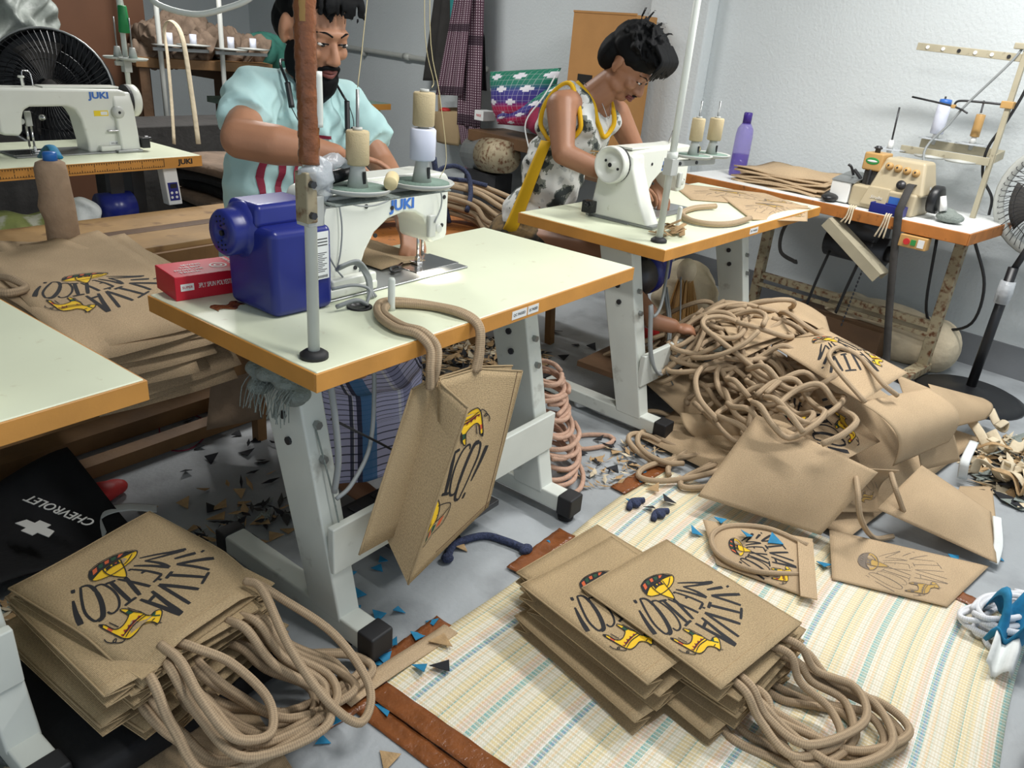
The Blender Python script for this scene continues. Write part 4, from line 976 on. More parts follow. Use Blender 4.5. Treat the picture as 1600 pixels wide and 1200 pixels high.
b = MB(); b.sheet(back, 12, 10, BW, BH); b.build('back_panel', 'jute', HB, True, solid=.0025)
b = MB(); b.sheet(gus, 16, 14, .2, BH); b.build('side_gusset', 'jute', HB, False, solid=.0025)
for f_, u_ in ((front, 0), (front, 1), (back, 0)):
    b = MB(); b.tube([f_(u_, i/8) for i in range(9)], .003, 6, seg=2); b.build('seam', 'jute', HB, True)
for f_ in (front, back):
    b = MB(); b.tube([f_(i/16, 1) for i in range(17)], .0026, 6, seg=2); b.build('hem', 'jute', HB, True)
b = MB(); b.tube([front(.955, i/8)+Vector((0, -.002, 0)) for i in range(9)], .0008, 5, seg=1); b.tube([front(i/10, .045)+Vector((0, -.002, 0)) for i in range(3, 11)], .0008, 5, seg=1); b.build('stitch_line', 'wood_dark', HB)
art(lambda u, v: front((u-.52)*1.35+.16, v), HB, umin=.42)
for k, (dx, dz) in enumerate(((0, 0), (.021, .0))):
    pts = [(.278+dx, -.034+.012*k, .655), (.276+dx, -.034, .70), (.286+dx, -.022, .742), (.272+dx*.9, .006, .7715), (.262+dx, .06, .7715), (.288+dx*.8, .138, .7715), (.345+dx*.3, .198-.02*k, .7715), (.392-dx*.4, .187-.02*k, .7715), (.437-dx*.4, .105, .7715), (.452-dx*.5, .03, .7715), (.456-dx*.3, -.016, .752), (.448-dx*.3, -.030, .70), (.440-dx*.6, -.032, .65)]
    cordpart(HB, [HI @ Vector(p) for p in pts], .0098)

# ================================================================ the heap of unfinished panels and cords on the right
def patch(c00, c10, c11, c01, bulge=.0, bu=1, bv=1, crumple=.0, ph=0, curl=0, cax='v', cend=1):
    """curled sheet through four corners; bulge lifts the middle, curl rolls one end over"""
    A, B, C_, D = Vector(c00), Vector(c10), Vector(c11), Vector(c01)
    nn = (B-A).cross(D-A).normalized()
    if nn.z < 0: nn = -nn
    def fn(u, v):
        p = A.lerp(B, u).lerp(D.lerp(C_, u), v)
        p = p+nn*(bulge*math.sin(PI*u*bu)*math.sin(PI*v*bv) if bu and bv else bulge*(math.sin(PI*v*bv) if bv else math.sin(PI*u*bu)))
        p = p+nn*crumple*(math.sin(7*u+ph)*math.cos(5*v+ph*1.7))
        if curl:
            t = (v if cax == 'v' else u); t = t if cend == 1 else 1-t
            if t > .6: q = (t-.6)/.4; p = p+nn*curl*q*q
        return p
    return fn
def loose_panel(label, fn, W=.34, H=.42, hems=False, printed=None, handles=(), nu=22, nv=22, group='unfinished jute panels heaped on the floor', loc=None, flip=1, thick=.0022, m='jute_raw'):
    o = Vector(fn(.5, .5)) if loc is None else Vector(loc); o = Vector((o.x, o.y, 0))
    g = lambda u, v: Vector(fn(u, v))-o
    t = thing('jute_sheet', label, 'jute sheet', o, 0, group)
    b = MB(); b.sheet(g, nu, nv, W, H); b.build('cloth', m, t, True, solid=thick)
    nf = 1 if (Vector(g(.52, .5))-Vector(g(.5, .5))).cross(Vector(g(.5, .52))-Vector(g(.5, .5))).z > 0 else -1
    if printed == "print": art(g, t, flip=flip*nf, sub=3)
    if printed == "ghost": art(g, t, flip=flip*nf, ghost=True, sub=3)
    if hems:
        b = MB(); b.sheet(lambda u, v: g(u, .93+.07*v)+Vector((0, 0, .003)), nu, 2, W, .03); b.build('hem', m, t, True, solid=.003)
    for h in handles: cordpart(t, [Vector(p)-o for p in h], .0085)
    return t
LP = loose_panel
LP('plain square jute panel draped over the front of the heap', patch((1.247, -0.320, 0.070), (1.351, -0.687, 0.050), (1.490, -0.768, 0.250), (1.508, -0.367, 0.290), .03, 1, 1), hems=False)
LP('printed jute panel with cord handle crowning the heap', patch((1.891, -0.249, 0.400), (2.200, -0.330, 0.420), (2.022, -0.692, 0.400), (1.670, -0.634, 0.380), .05, 1, 1), printed='print', flip=1,
   handles=[[(1.656, -0.649, 0.390), (1.720, -0.532, 0.440), (1.790, -0.474, 0.460), (1.901, -0.477, 0.460), (1.910, -0.552, 0.440), (1.781, -0.665, 0.420), (1.811, -0.711, 0.385)]], W=.4, H=.34)
LP('jute panel rolled over the top right of the heap', patch((1.692, -0.626, 0.370), (2.042, -0.766, 0.360), (2.020, -0.882, 0.200), (1.742, -0.772, 0.170), .07, 0, 1), nu=18, nv=26)
LP('jute panel hanging behind the rolled one at the right of the heap', patch((2.084, -0.649, 0.360), (2.092, -0.782, 0.340), (2.079, -0.932, 0.120), (1.937, -0.839, 0.100), .06, 0, 1))
LP('jute panel with faint reversed print curling open in the heap', patch((1.489, -0.597, 0.200), (1.661, -0.803, 0.200), (1.631, -0.791, 0.050), (1.495, -0.675, 0.060), -.06, 0, 1), printed='ghost',
   handles=[[(1.530, -0.699, 0.210), (1.393, -0.742, 0.220), (1.380, -0.776, 0.140), (1.495, -0.812, 0.030), (1.566, -0.855, 0.020)], [(1.618, -0.788, 0.200), (1.563, -0.821, 0.180), (1.595, -0.859, 0.100)]])
LP('smooth jute panel lying nearest the white cord coil', patch((1.550, -0.789, 0.100), (1.633, -1.137, 0.030), (1.873, -1.074, 0.070), (1.778, -0.848, 0.190), .045, 1, 1), m='jute_raw')
LP('jute panel with reversed faint print on the mat edge', patch((1.384, -0.701, 0.060), (1.211, -0.775, 0.012), (1.321, -1.061, 0.012), (1.628, -1.121, 0.012), .012, 1, 1, curl=0), printed='ghost')
LP('printed jute panel with cord loop and blue scraps beside the front stack', patch((1.186, -0.374, 0.035), (1.034, -0.495, 0.012), (1.071, -0.750, 0.015), (1.296, -0.679, 0.060), .012, 1, 1), printed='print', hems=False,
   handles=[[(1.252, -0.678, 0.060), (1.258, -0.554, 0.055), (1.199, -0.456, 0.045), (1.122, -0.434, 0.035), (1.056, -0.492, 0.030), (1.061, -0.598, 0.030), (1.144, -0.709, 0.030)]])
b = MB(); b.bar((1.266, -0.665, 0.062), (1.052, -0.756, 0.030), .045, .004); tag(b.build('jute_strip', 'jute_raw', None), 'stitched jute strip over the end of the printed panel', 'jute strip')
LP('jute panel folded open at the foot of the heap by the second table', patch((1.763, 0.166, 0.140), (2.002, 0.057, 0.220), (1.724, -0.352, 0.100), (1.736, -0.062, 0.050), .03, 1, 1, .008), hems=True)
LP('jute pouch lying on its side at the foot of the heap by the second table', patch((1.664, -0.036, 0.120), (1.671, -0.291, 0.200), (1.756, -0.349, 0.060), (1.641, -0.148, 0.050), .04, 0, 1, .006), hems=True)
LP('jute panel slipping off the heap onto the black fan base', patch((2.372, -0.727, 0.260), (2.800, -0.895, 0.120), (2.617, -0.940, 0.100), (2.146, -0.784, 0.140), .035, 0, 1))
LP('jute panel at the back of the heap under the overlock table', patch((2.111, -0.003, 0.440), (2.456, -0.129, 0.400), (2.388, -0.290, 0.340), (1.778, -0.188, 0.360), .04, 1, 0))
LP('small jute panel leaning among the cords on top of the heap', patch((2.035, 0.057, 0.380), (2.257, -0.045, 0.420), (2.031, -0.262, 0.420), (1.781, -0.157, 0.380), .03, 0, 1))
LP('brown jute panel standing behind the top of the heap', patch((2.529, 0.050, 0.360), (2.556, -0.245, 0.360), (2.216, -0.373, 0.380), (2.160, -0.115, 0.400), .04, 1, 0), m='jute_raw')
LP('jute panel half buried by cords in the middle of the heap', patch((1.720, -0.230, 0.160), (1.804, -0.507, 0.260), (2.087, -0.329, 0.320), (1.934, -0.009, 0.260), .02, 1, 1, .01), printed=None)
LP('jute panel with black lettering under the cord tangle', patch((1.787, -0.184, 0.240), (1.426, -0.612, 0.200), (1.784, -0.707, 0.220), (2.205, -0.275, 0.270), .015, 1, 1), printed='print')
LP('jute panel lying under the right side of the heap', patch((2.070, -0.959, 0.030), (2.183, -1.049, 0.020), (1.774, -1.125, 0.020), (1.696, -0.967, 0.030), .01, 1, 1))
LP('wide jute panel at the bottom of the heap', patch((1.55, .05, .02), (2.7, .1, .02), (2.6, -.95, .02), (1.45, -.75, .02), .26, 1, 1, .012), W=1, H=1, nu=30, nv=30)
# cord handles tangled over the heap
rnd = random.Random(21)
def hh(x, y): return .02+.30*math.exp(-(((x-2.08)/.48)**2+((y+.12)/.42)**2))
def cord_loop(label, c, a, b_, ang, tilt=.25, start=0, sweep=5.3, r=.0102, hf=hh, group='cord handles tangled in the heap', m='jute_cord', ph=0, lift=.012, name='rope_loop', wob=.10):
    pts = []
    o = Vector((c[0], c[1], 0))
    for i in range(11):
        g = start+sweep*i/10; k = 1+wob*math.sin(2*g+ph)
        x = a*k*math.cos(g); y = b_*k*math.sin(g); X = c[0]+x*math.cos(ang)-y*math.sin(ang); Y = c[1]+x*math.sin(ang)+y*math.cos(ang)
        z = hf(X, Y)+lift+(c[2] if len(c) > 2 else 0)+tilt*a*(1+math.sin(g+ph))
        pts.append(Vector((X, Y, max(r, z)))-o)
    b = MB(); b.tube(pts, r, 8, seg=5); o2 = b.build(name, m, None, True); o2.location = o
    return tag(o2, label, 'cord', group)
for i in range(46):
    x = rnd.gauss(1.95, .24); y = rnd.gauss(.0, .17)
    x = max(1.86 if y > -.2 else 1.62, min(2.45, x)); y = max(-.35, min(.30, y))
    cord_loop('jute cord handle looped among many in the tangled heap', (x, y, rnd.uniform(0, .07)), rnd.uniform(.11, .17), rnd.uniform(.08, .12), rnd.uniform(0, 6.28), rnd.uniform(.1, .5), rnd.uniform(0, 6.28), rnd.uniform(5.4, 6.15), ph=rnd.uniform(0, 6))
for px in ([(1.550, -0.055, 0.020), .15, .10, .3], [(1.452, -0.182, 0.020), .17, .075, -.5], [(1.679, -0.009, 0.050), .14, .10, 1.0], [(1.493, -0.025, 0.030), .10, .07, 1.2], [(1.550, -0.184, 0.020), .16, .06, -.1], [(1.495, -0.284, 0.020), .15, .05, -.4]):
    cord_loop('jute cord handle spilling from the heap by the second table', (px[0][0], px[0][1], .0), px[1], px[2], px[3], .06, rnd.uniform(0, 6), 5.2, hf=lambda x, y: .01, ph=rnd.uniform(0, 6), group='cord handles spilling off the heap')
cord_loop('large jute cord loop lying across the front of the heap', ((1.640, -0.443, 0.340)[0], (1.640, -0.443, 0.340)[1], .04), .19, .13, .4, .12, 2.0, 5.9, r=.0105, wob=.05)
cord_loop('jute cord loop standing up at the top of the heap', ((1.945, -0.208, 0.360)[0], (1.945, -0.208, 0.360)[1], .05), .16, .10, .2, .25, 1.0, 5.9, r=.0105, wob=.05)

for p_ in ((1.851, -0.126, 0.200), (1.750, -0.242, 0.220), (1.815, -0.325, 0.280), (1.655, -0.462, 0.330), (1.747, -0.157, 0.150), (1.893, -0.172, 0.270), (1.561, -0.536, 0.330), (1.596, -0.376, 0.270), (1.799, -0.360, 0.360), (1.604, -0.349, 0.220), (1.694, -0.241, 0.160), (1.582, -0.438, 0.310), (1.773, -0.279, 0.290)):
    cord_loop('jute cord handle looped over the front of the tangled heap', (p_[0], p_[1]), rnd.uniform(.12, .165), rnd.uniform(.085, .12), rnd.uniform(0, 6.28), 0, rnd.uniform(0, 6.28), rnd.uniform(5.6, 6.15), hf=lambda x, y, z0=p_[2], x0=p_[0], y0=p_[1]: z0+.25*(x-x0)*.6+.03*math.sin(30*(y-y0)), ph=rnd.uniform(0, 6), group='cord handles over the front of the heap')

# hank of pinkish cords hanging down beside the near table's right leg
mat('cord_pink', (196, 160, 138), .85, var=.12, scale=60, bump=.4, bscale=260)
rnd = random.Random(4)
for i in range(17):
    z = .02+.018*i; c = (1.12+rnd.uniform(-.015, .02)+.006*i, .16+rnd.uniform(-.02, .02)+.008*i)
    k = 1-.028*i
    cord_loop('pinkish cord loop in the hank beside the near table leg', c, .155*k, .10*k, .7+rnd.uniform(-.3, .3), .10, rnd.uniform(0, 6), 6.0, .0085, lambda x, y, z=z: z, 'pink cords in the hank', 'cord_pink', rnd.uniform(0, 6), 0, wob=.08)
cord_loop('pinkish cord loop slipping off the hank onto the floor', ((1.392, 0.188, 0.010)[0], (1.392, 0.188, 0.010)[1]), .11, .05, -.6, .0, 0, 6.2, .0085, lambda x, y: .01, None, 'cord_pink', 0, 0)
# bundle of long cords tied with navy rope on the low bench
rnd = random.Random(9)
A0, A1, A2, A3 = Vector((1.62, 1.66, .56)), Vector((1.95, 1.58, .60)), Vector((2.12, 1.42, .57)), Vector((2.16, 1.05, .50))
for i in range(26):
    ox, oz = rnd.uniform(-.10, .10), rnd.uniform(-.045, .085)
    def off(p, k=1, s=1): return p+Vector((ox*.5*k, ox*k, oz*s))
    P = [off(A0, 1.1, .8), off(A0.lerp(A1, .5), .9), off(A1, .65), off(A2, .9)+Vector((ox*.7, 0, 0)), off(A2.lerp(A3, .5))+Vector((ox*1.2, -ox, -.02)), off(A3)+Vector((ox*1.4+rnd.uniform(-.03, .03), -ox, 0))]
    o = A1.copy(); b = MB(); b.tube([p-o for p in P], .0125, 8, seg=5); q = b.build('long_rope', 'jute_cord', None, True); q.location = o; tag(q, 'long jute cord in the bundle tied with navy rope', 'cord', 'long cords tied in a bundle')
b = MB(); b.tube([(1.99, 1.46, .50), (1.965, 1.48, .60), (1.985, 1.55, .67), (2.04, 1.62, .69), (2.10, 1.60, .66)], .012, 8); b.tube([(1.99, 1.55, .675), (2.03, 1.58, .73), (2.09, 1.53, .755), (2.12, 1.47, .72), (2.08, 1.41, .64), (2.00, 1.36, .575)], .012, 8); b.tube([(2.0, 1.56, .68), (2.005, 1.585, .75), (2.01, 1.60, .79)], .014, 8); b.tube([(2.04, 1.6, .69), (2.16, 1.52, .68), (2.25, 1.45, .66)], .011, 8)
tag(b.build('tie_rope', 'navy_rope', None, True), 'navy rope knotted round the cord bundle', 'rope')
# white cord coil and blue cloth at the right picture edge
rnd = random.Random(14)
for i in range(9):
    cord_loop('white cord loop in the coil at the right edge', ((1.357, -1.194, 0.030)[0]+rnd.uniform(-.02, .02), (1.357, -1.194, 0.030)[1]+rnd.uniform(-.02, .02)), .13+rnd.uniform(-.03, .02), .05+rnd.uniform(-.015, .02), -.35+rnd.uniform(-.4, .4), .1, rnd.uniform(0, 6), 6.0, .0075, lambda x, y, i=i: .008+.006*i, 'white cords in the coil', 'cord_white', rnd.uniform(0, 6), 0)
b = MB(); b.sheet(lambda u, v: (1.19+.16*u, -1.26+.10*v-.02*math.sin(5*u), .07+.05*math.sin(7*u+4*v)+.04*math.sin(9*v)), 14, 12, .2, .2); tag(b.build('cloth_heap', 'scrap_blue', None, True, solid=.003), 'crumpled blue cloth beside the white cord coil', 'cloth')
b = MB(); b.sheet(lambda u, v: (1.10+.15*u, -1.24+.06*v, .03+.04*math.sin(PI*u)+.02*math.sin(8*v)), 12, 6, .2, .1); tag(b.build('white_tape', 'fabric_white', None, True, solid=.003), 'white tape folded beside the blue cloth', 'tape')
tb = thing('dark_bag', 'black bag cut off by the lower right picture edge', 'bag', (.86, -1.38, 0)); b = MB(); b.ell((0, 0, .13), (.20, .10, .16)); b.ell((.12, -.05, .12), (.14, .09, .12)); organic(b, 'cloth', 'fabric_black', tb, .01, 3)

# ================================================================ overlock table by the wall
OV = thing('overlock_table', 'worn overlock table with chipped wooden edge against the white wall', 'table', (2.93, -.64, 0), math.radians(81))
OVM = T3(2.93, -.64, 0) @ Rz(math.radians(81))
def ov(x, y, z): return OVM @ Vector((x, y, z))
b = MB(); b.box(0, 1.46, -.56, 0, .735, .76); b.build('tabletop', 'label_white', OV, bevel=.002)
b = MB(); b.box(0, 1.46, -.004, .006, .705, .757).box(-.006, 0, -.56, .006, .705, .757); b.build('edge_board', 'wood_worn', OV, bevel=.003)
b = MB(); b.box(0, 1.46, -.56, -.004, .705, .735); b.build('under_board', 'wood_dark', OV)
for x in (.10, 1.06):
    b = MB(); b.box(x-.024, x+.024, -.31, -.265, .05, .705); b.box(x-.03, x+.03, -.5, -.06, .02, .06); lg = b.build('leg', 'rust_steel', OV, bevel=.004)
    b = MB(); b.cyl((x-.03, -.09, .0), (x+.03, -.09, .04), .03); b.build('caster', 'black_rubber', lg)
b = MB(); b.box(.10, 1.06, -.30, -.27, .24, .275); b.box(.10, 1.06, -.27, -.26, .20, .22); b.build('stretcher', 'rust_steel', OV)
b = MB(); b.box(.30, .80, -.40, -.20, .02, .17); b.build('treadle_board', 'wood_dark', OV, bevel=.004)
b = MB(); b.cyl((.42, -.30, .53), (.72, -.30, .53), .075, n=20); b.box(.46, .66, -.38, -.24, .58, .705); b.cyl((.38, -.30, .53), (.42, -.30, .53), .04); b.build('clutch_motor', 'dark_steel', OV, True)
b = MB(); b.box(.15, .27, -.03, .02, .645, .70); sw = b.build('switch_box', 'knob_tan', OV, bevel=.004)
b = MB(); b.cyl((.235, .02, .672), (.235, .026, .672), .014); b.build('stop_button', 'label_red', sw)
b = MB(); b.box(.195, .216, .02, .025, .66, .684); b.build('start_button', 'label_green', sw)
b = MB(); b.box(.16, .187, .02, .0225, .655, .69); b.build('switch_label', 'label_white', sw)
b = MB(); b.prism([(0, 0), (.10, 0), (.10, .05), (.095, .05), (.095, .005), (.005, .005), (.005, .05), (0, .05)], 0, .36, frame(ov(.60, -.06, .70), ov(.70, .06, .70)-ov(.70, 0, .70), (OVM.to_3x3() @ Vector((-.84, 0, -.54))).cross(ov(0, 1, 0)-ov(0, 0, 0)))); b.X = None
ch = b.build('waste_chute', 'stand_beige', None); tag(ch, 'sloping sheet metal waste chute hung under the overlock table', 'chute')
for x, l in ((.52, .02), (.35, .05)):
    b = MB()
    for k in range(3): b.tube([ov(x+.012*k-.012, -.01, .77), ov(x+.01*k-.012, .012, .76), ov(x+.012*k-.012, .014, .72), ov(x+.02*k-.01, .016, .71-l)], .004, 6)
    tag(b.build('tie_string', 'fabric_cream', None, True), 'cream cord tied round the table edge near the ' + ('metal chute top' if x > .5 else 'blue tray'), 'string')
b = MB(); b.sheet(lambda u, v: ov(.30-.16*v+.035*u+.01*math.sin(3*v), .012-.0*v+(.0 if v > .08 else -.14*(1-v/.08)), (.90 if v < .05 else .86-.80*v)+.0*u), 2, 24, .03, .9); tag(b.build('strap', 'jacket_dark', None, True, solid=.003), 'long black strap hanging off the overlock table to the floor', 'strap')
for x, m_ in ((.50, 'cable_black'), (.66, 'cable_black')):
    b = MB(); b.tube([ov(x, -.2, .50), ov(x+.02, -.18, .35), ov(x+.05, -.2, .2)], .012, 8, flat=.4); tag(b.build('rubber_belt', m_, None, True), 'black rubber belt hanging below the clutch motor, ' + ('nearer the strap' if x < .6 else 'nearer the left leg'), 'belt')
b = MB(); b.tube([ov(.86, -.15, .68), ov(.90, -.13, .55), ov(.88, -.12, .45), ov(.80, -.12, .42), ov(.78, -.12, .42)], .016, 8, flat=.35); tag(b.build('curled_strap', 'jacket_dark', None, True), 'black strap curling below the left half of the overlock table', 'strap')
b = MB()
for k in range(22): b.ell(ov(.45+.002*k, -.17, .60-.021*k), (.005, .005, .009), n=6, m=4)
q = b.build('chain', 'dark_steel', None); tag(q, 'steel chain running down to the overlock treadle', 'chain')
b = MB(); b.tube([ov(.05, -.25, .70), ov(-.04, -.3, .5), ov(-.03, -.35, .3), ov(.1, -.40, .22), ov(.18, -.35, .3), ov(.2, -.25, .66)], .007, 8); tag(b.build('power_cable', 'cable_black', None, True), 'black cable looping below the end of the overlock table', 'cable')
sk_ = thing('fabric_sack', 'dirty cream sack slumped behind the overlock table leg', 'sack', ov(.35, -.40, 0)); b = MB(); b.ell((0, 0, .13), (.11, .36, .15), Matrix.Rotation(math.radians(-9), 3, 'Z')); b.ell((-.02, -.24, .12), (.12, .12, .14)); b.ell((.02, .2, .14), (.12, .14, .14)); organic(b, 'cloth', 'fabric_cream', sk_, .012, 2)
# ---- overlock machine
OM = thing('overlock_machine', 'beige four-knob overlock machine with green oval badge', 'sewing machine', ov(.275, -.06, .76), math.radians(81))
b = MB(); b.box(0, .30, -.20, 0, 0, .10); b.build('base', 'serger_beige', OM, bevel=.012, seg=3)
b = MB(); b.hexa([(-.02, -.19, .09), (.23, -.19, .09), (.23, -.012, .09), (-.02, -.012, .09), (.02, -.18, .235), (.20, -.18, .235), (.20, -.06, .235), (.02, -.06, .235)]); ho = b.build('thread_housing', 'serger_beige', OM, bevel=.014, seg=3)
for i in range(4):
    x = .045+i*.041; z = .185+.012*(i/3); y = -.046
    b = MB(); b.lathe([(.017, -.006), (.017, .006), (.014, .02), (.006, .021)], (x, y, z), (0, .95, .3), 18); k_ = b.build('tension_knob', 'knob_tan', ho, True)
    b = MB(); b.cyl((x, y+.019, z+.006), (x, y+.023, z+.0075), .004); b.build('knob_pin', 'dark_steel', k_)
b = MB(); b.cyl((.085, -.022, .128), (.085, -.008, .132), .02, n=20); b.build('stitch_dial', 'dark_steel', ho, True)
b = MB(); b.box(.205, .295, -.15, -.04, .165, .245); hd = b.build('head_block', 'knob_tan', OM, bevel=.008)
b = MB(); b.ell((.25, -.0395, .208), (.032, .0015, .016)); b.build('badge', 'label_green', hd, True)
b = MB(); b.ell((.25, -.0378, .208), (.024, .001, .005)); b.build('badge_print', 'label_white', hd, True)
b = MB(); b.box(.22, .28, -.13, -.05, .09, .165).cyl((.25, -.045, .05), (.25, -.045, .17), .007).cyl((.285, -.05, .12), (.32, -.03, .16), .008); b.build('needle_unit', 'dark_steel', OM, bevel=.004)
b = MB(); b.hexa([(.12, -.03, .02), (.24, -.03, .02), (.24, .016, .02), (.12, .016, .02), (.12, -.03, .105), (.22, -.03, .105), (.22, .0, .105), (.12, .0, .105)]); fr = b.build('looper_cover', 'serger_beige', OM, bevel=.006)
text('cover_print', 'Siruba', .02, frame((.17, .0125, .06), (-1, 0, 0), (0, .15, 1)), 'white_paint', fr, .0006, wid=.055, shear=.3)
b = MB(); b.box(.035, .115, .0005, .002, .04, .075); b.build('blue_label', 'logo_blue', OM)
b = MB(); b.box(.305, .40, -.12, .0, .005, .10); tr = b.build('chip_tray', 'white_paint', OM, bevel=.006)
b = MB(); b.hexa([(.29, -.14, .10), (.405, -.14, .10), (.405, .004, .10), (.29, .004, .10), (.27, -.15, .14), (.385, -.15, .14), (.395, -.02, .115), (.28, -.02, .115)]); b.build('cloth_plate', 'grey_steel', tr, bevel=.003)
b = MB(); b.lathe([(.06, 0), (.062, .01), (.062, .035), (.05, .04)], (-.03, -.10, .085), (-1, 0, 0), 24); b.build('handwheel', 'black_plastic', OM, True)
b = MB(); b.cyl((.25, -.07, .245), (.25, -.07, .275), .012).cyl((.25, -.07, .262), (.25, -.07, .27), .018); b.build('head_knob', 'dark_steel', OM, True)
b = MB(); b.tube([(.33, -.06, .13), (.345, -.05, .165), (.36, -.045, .175)], .006, 8); b.build('lift_lever', 'black_plastic', OM, True)
bt = thing('parts_tray', 'dark blue plastic tray in front of the overlock machine', 'tray', ov(.37, -.028, .76), math.radians(81)); b = MB(); b.box(-.075, .075, -.028, .028, 0, .006).box(-.075, .075, .022, .028, 0, .045).box(-.075, .075, -.028, -.022, 0, .045).box(-.075, -.069, -.028, .028, 0, .045).box(.069, .075, -.028, .028, 0, .045); b.build('tray', 'blue_plastic', bt, bevel=.003)
rg = thing('rag', 'grey rag and white plug lying at the end of the overlock table', 'rag', ov(.14, -.14, .76)); b = MB(); b.ell((0, 0, .025), (.05, .06, .025)); b.ell((.03, .02, .04), (.03, .04, .02)); organic(b, 'cloth', 'lint_grey', rg, .008, 1); b = MB(); b.cyl((-.02, .03, .05), (-.01, .05, .11), .016, .012); b.build('plug', 'white_paint', rg, True)
b = MB(); b.ell((0, 0, .02), (.06, .04, .02)); b.ell((.04, .01, .028), (.04, .03, .018)); pk = thing('plastic_packet', 'crumpled dark plastic packet beside the white chip tray', 'packet', ov(.66, -.05, .76)); organic(b, 'film', 'black_plastic', pk, .007, 1)
# ---- overlock thread stand
OS = thing('cone_stand', 'tall beige cone thread stand behind the overlock machine', 'thread stand', ov(.13, -.42, .76), math.radians(81))
def bar2(p, q, w_, h_, name, m='stand_beige'): b = MB(); b.bar(p, q, w_, h_); return b.build(name, m, OS, bevel=.002)
bar2((0, 0, 0), (0, -.0, .74), .022, .022, 'post')
lb_ = bar2((.0, .02, .255), (.40, .02, .255), .010, .035, 'lower_arm'); bar2((0, -.10, .285), (.36, -.10, .285), .010, .04, 'rear_arm'); bar2((0, 0, .27), (0, -.11, .285), .03, .04, 'arm_joint')
ua = bar2((-.02, 0, .69), (.46, 0, .71), .010, .032, 'top_arm')
for i in range(6): b = MB(); b.cyl((.06+i*.07, .005, .6935+i*.003), (.06+i*.07, .009, .6935+i*.003), .008, n=12); b.build('eyelet', 'white_paint' if i % 3 else 'dark_steel', ua)
b = MB(); b.box(-.04, .05, -.02, .02, .725, .75); b.cyl((-.02, 0, .75), (-.02, 0, .79), .015); b.build('top_block', 'stand_beige', OS, bevel=.003)
b = MB(); b.tube([(0, 0, .50), (.12, .02, .50), (.20, .03, .495), (.215, .03, .47)], .005, 8); b.tube([(.14, .06, .45), (.215, .03, .47), (.42, .0, .49)], .0045, 8, seg=2); b.build('guide_rod', 'dark_steel', OS, True)
b = MB(); b.box(-.02, .03, -.02, .02, .485, .515); b.box(.205, .225, .02, .04, .462, .478); b.build('rod_clamp', 'knob_tan', OS, bevel=.003)
for (x, y, z) in ((.13, -.10, .305), (.30, -.10, .305), (.44, .05, .24)):
    b = MB(); b.lathe([(.01, -.02), (.012, 0), (.05, .012), (.075, .006)], (x, y, z), n=26); d_ = b.build('cone_disc', 'clear_film', OS, True)
    b = MB(); b.lathe([(.016, .005), (.010, .05)], (x, y, z)); b.build('cone_holder', 'white_paint', d_, True)
    b = MB(); b.cyl((x, y, z+.05), (x+.006, y, z+.20), .0045, n=8); b.build('cone_pin', 'dark_steel', d_, True)
for (x, y, z) in ((.12, .02, .235), (.26, .02, .235)):
    b = MB(); b.lathe([(.0, -.005), (.065, .0), (.07, .008), (.0, .012)], (x, y, z), n=26); b.build('lower_disc', 'plastic_grey', OS, True)
c_ = Matrix.Translation(ov(.13, -.42, .76)) @ Rz(math.radians(81))
q = c_ @ Vector((.30, -.10, .335)); WCONE = spool('white thread cone with blue top on the overlock stand', q, .030, .135, 'thread_white', name='thread_cone')
b = MB(); b.lathe([(.028, .135), (.026, .157), (.012, .159)], (0, 0, 0)); b.build('cap', 'logo_blue', WCONE, True)
q = c_ @ Vector((.13, -.10, .345)); spool('nearly empty beige cone core on the overlock stand', q, .020, .10, 'knob_tan', name='thread_cone')
b = MB(); b.tube([ov(.13, -.42, 1.55), ov(.17, -.41, 1.44), ov(.29, -.39, 1.25), ov(.34, -.38, 1.15), ov(.39, -.32, 1.02), ov(.24, -.14, .86)], .0055, 8); tag(b.build('stand_cable', 'cable_grey', None, True), 'dark cable draped from the stand top to the overlock machine', 'cable')
b = MB(); b.tube([ov(.10, -.43, 1.50), ov(.09, -.44, 1.35), ov(.12, -.43, 1.2), ov(.16, -.42, 1.07), ov(.15, -.44, .95), ov(.09, -.46, .86), ov(.08, -.47, .78)], .0065, 8); tag(b.build('stand_cable', 'cable_black', None, True), 'dark cable winding down the overlock stand post', 'cable')
# ---- purple bottle, jute stack on that table
PB = thing('water_bottle', 'translucent purple water bottle on the overlock table', 'bottle', ov(1.30, -.25, .76)); r_ = .047
b = MB(); b.lathe([(.0, 0), (r_*.9, 0), (r_, .012), (r_*.98, .21), (r_*.9, .245), (r_*.55, .272), (r_*.42, .278)], (0, 0, 0), n=26, cap=False); b.build('shell', 'bottle_purple', PB, True)
b = MB(); b.lathe([(.0, .004), (r_*.88, .004), (r_*.94, .014), (r_*.94, .115), (0, .115)], (0, 0, 0), n=24); b.build('water', 'water_purple', PB, True)
b = MB(); b.lathe([(r_*.48, .27), (r_*.48, .325), (r_*.4, .33), (0, .33)], (0, 0, 0), n=22); b.build('cap', 'purple_cap', PB, True)
for k in range(7):
    z = .762+.011*k; s_ = random.Random(k)
    fn = patch(ov(.72+s_.uniform(-.02, .03), -.06-.01*k, z), ov(1.20+s_.uniform(-.03, .03), -.07, z), ov(1.18, -.40, z+.01), ov(.76, -.42, z+.01), .016, 1, 1, .011, k*1.3)
    LP('folded jute panel in the pile on the overlock table' if k < 6 else 'topmost folded jute panel of the pile on the overlock table', fn, nu=10, nv=8, group='jute panels piled on the overlock table', thick=.008)
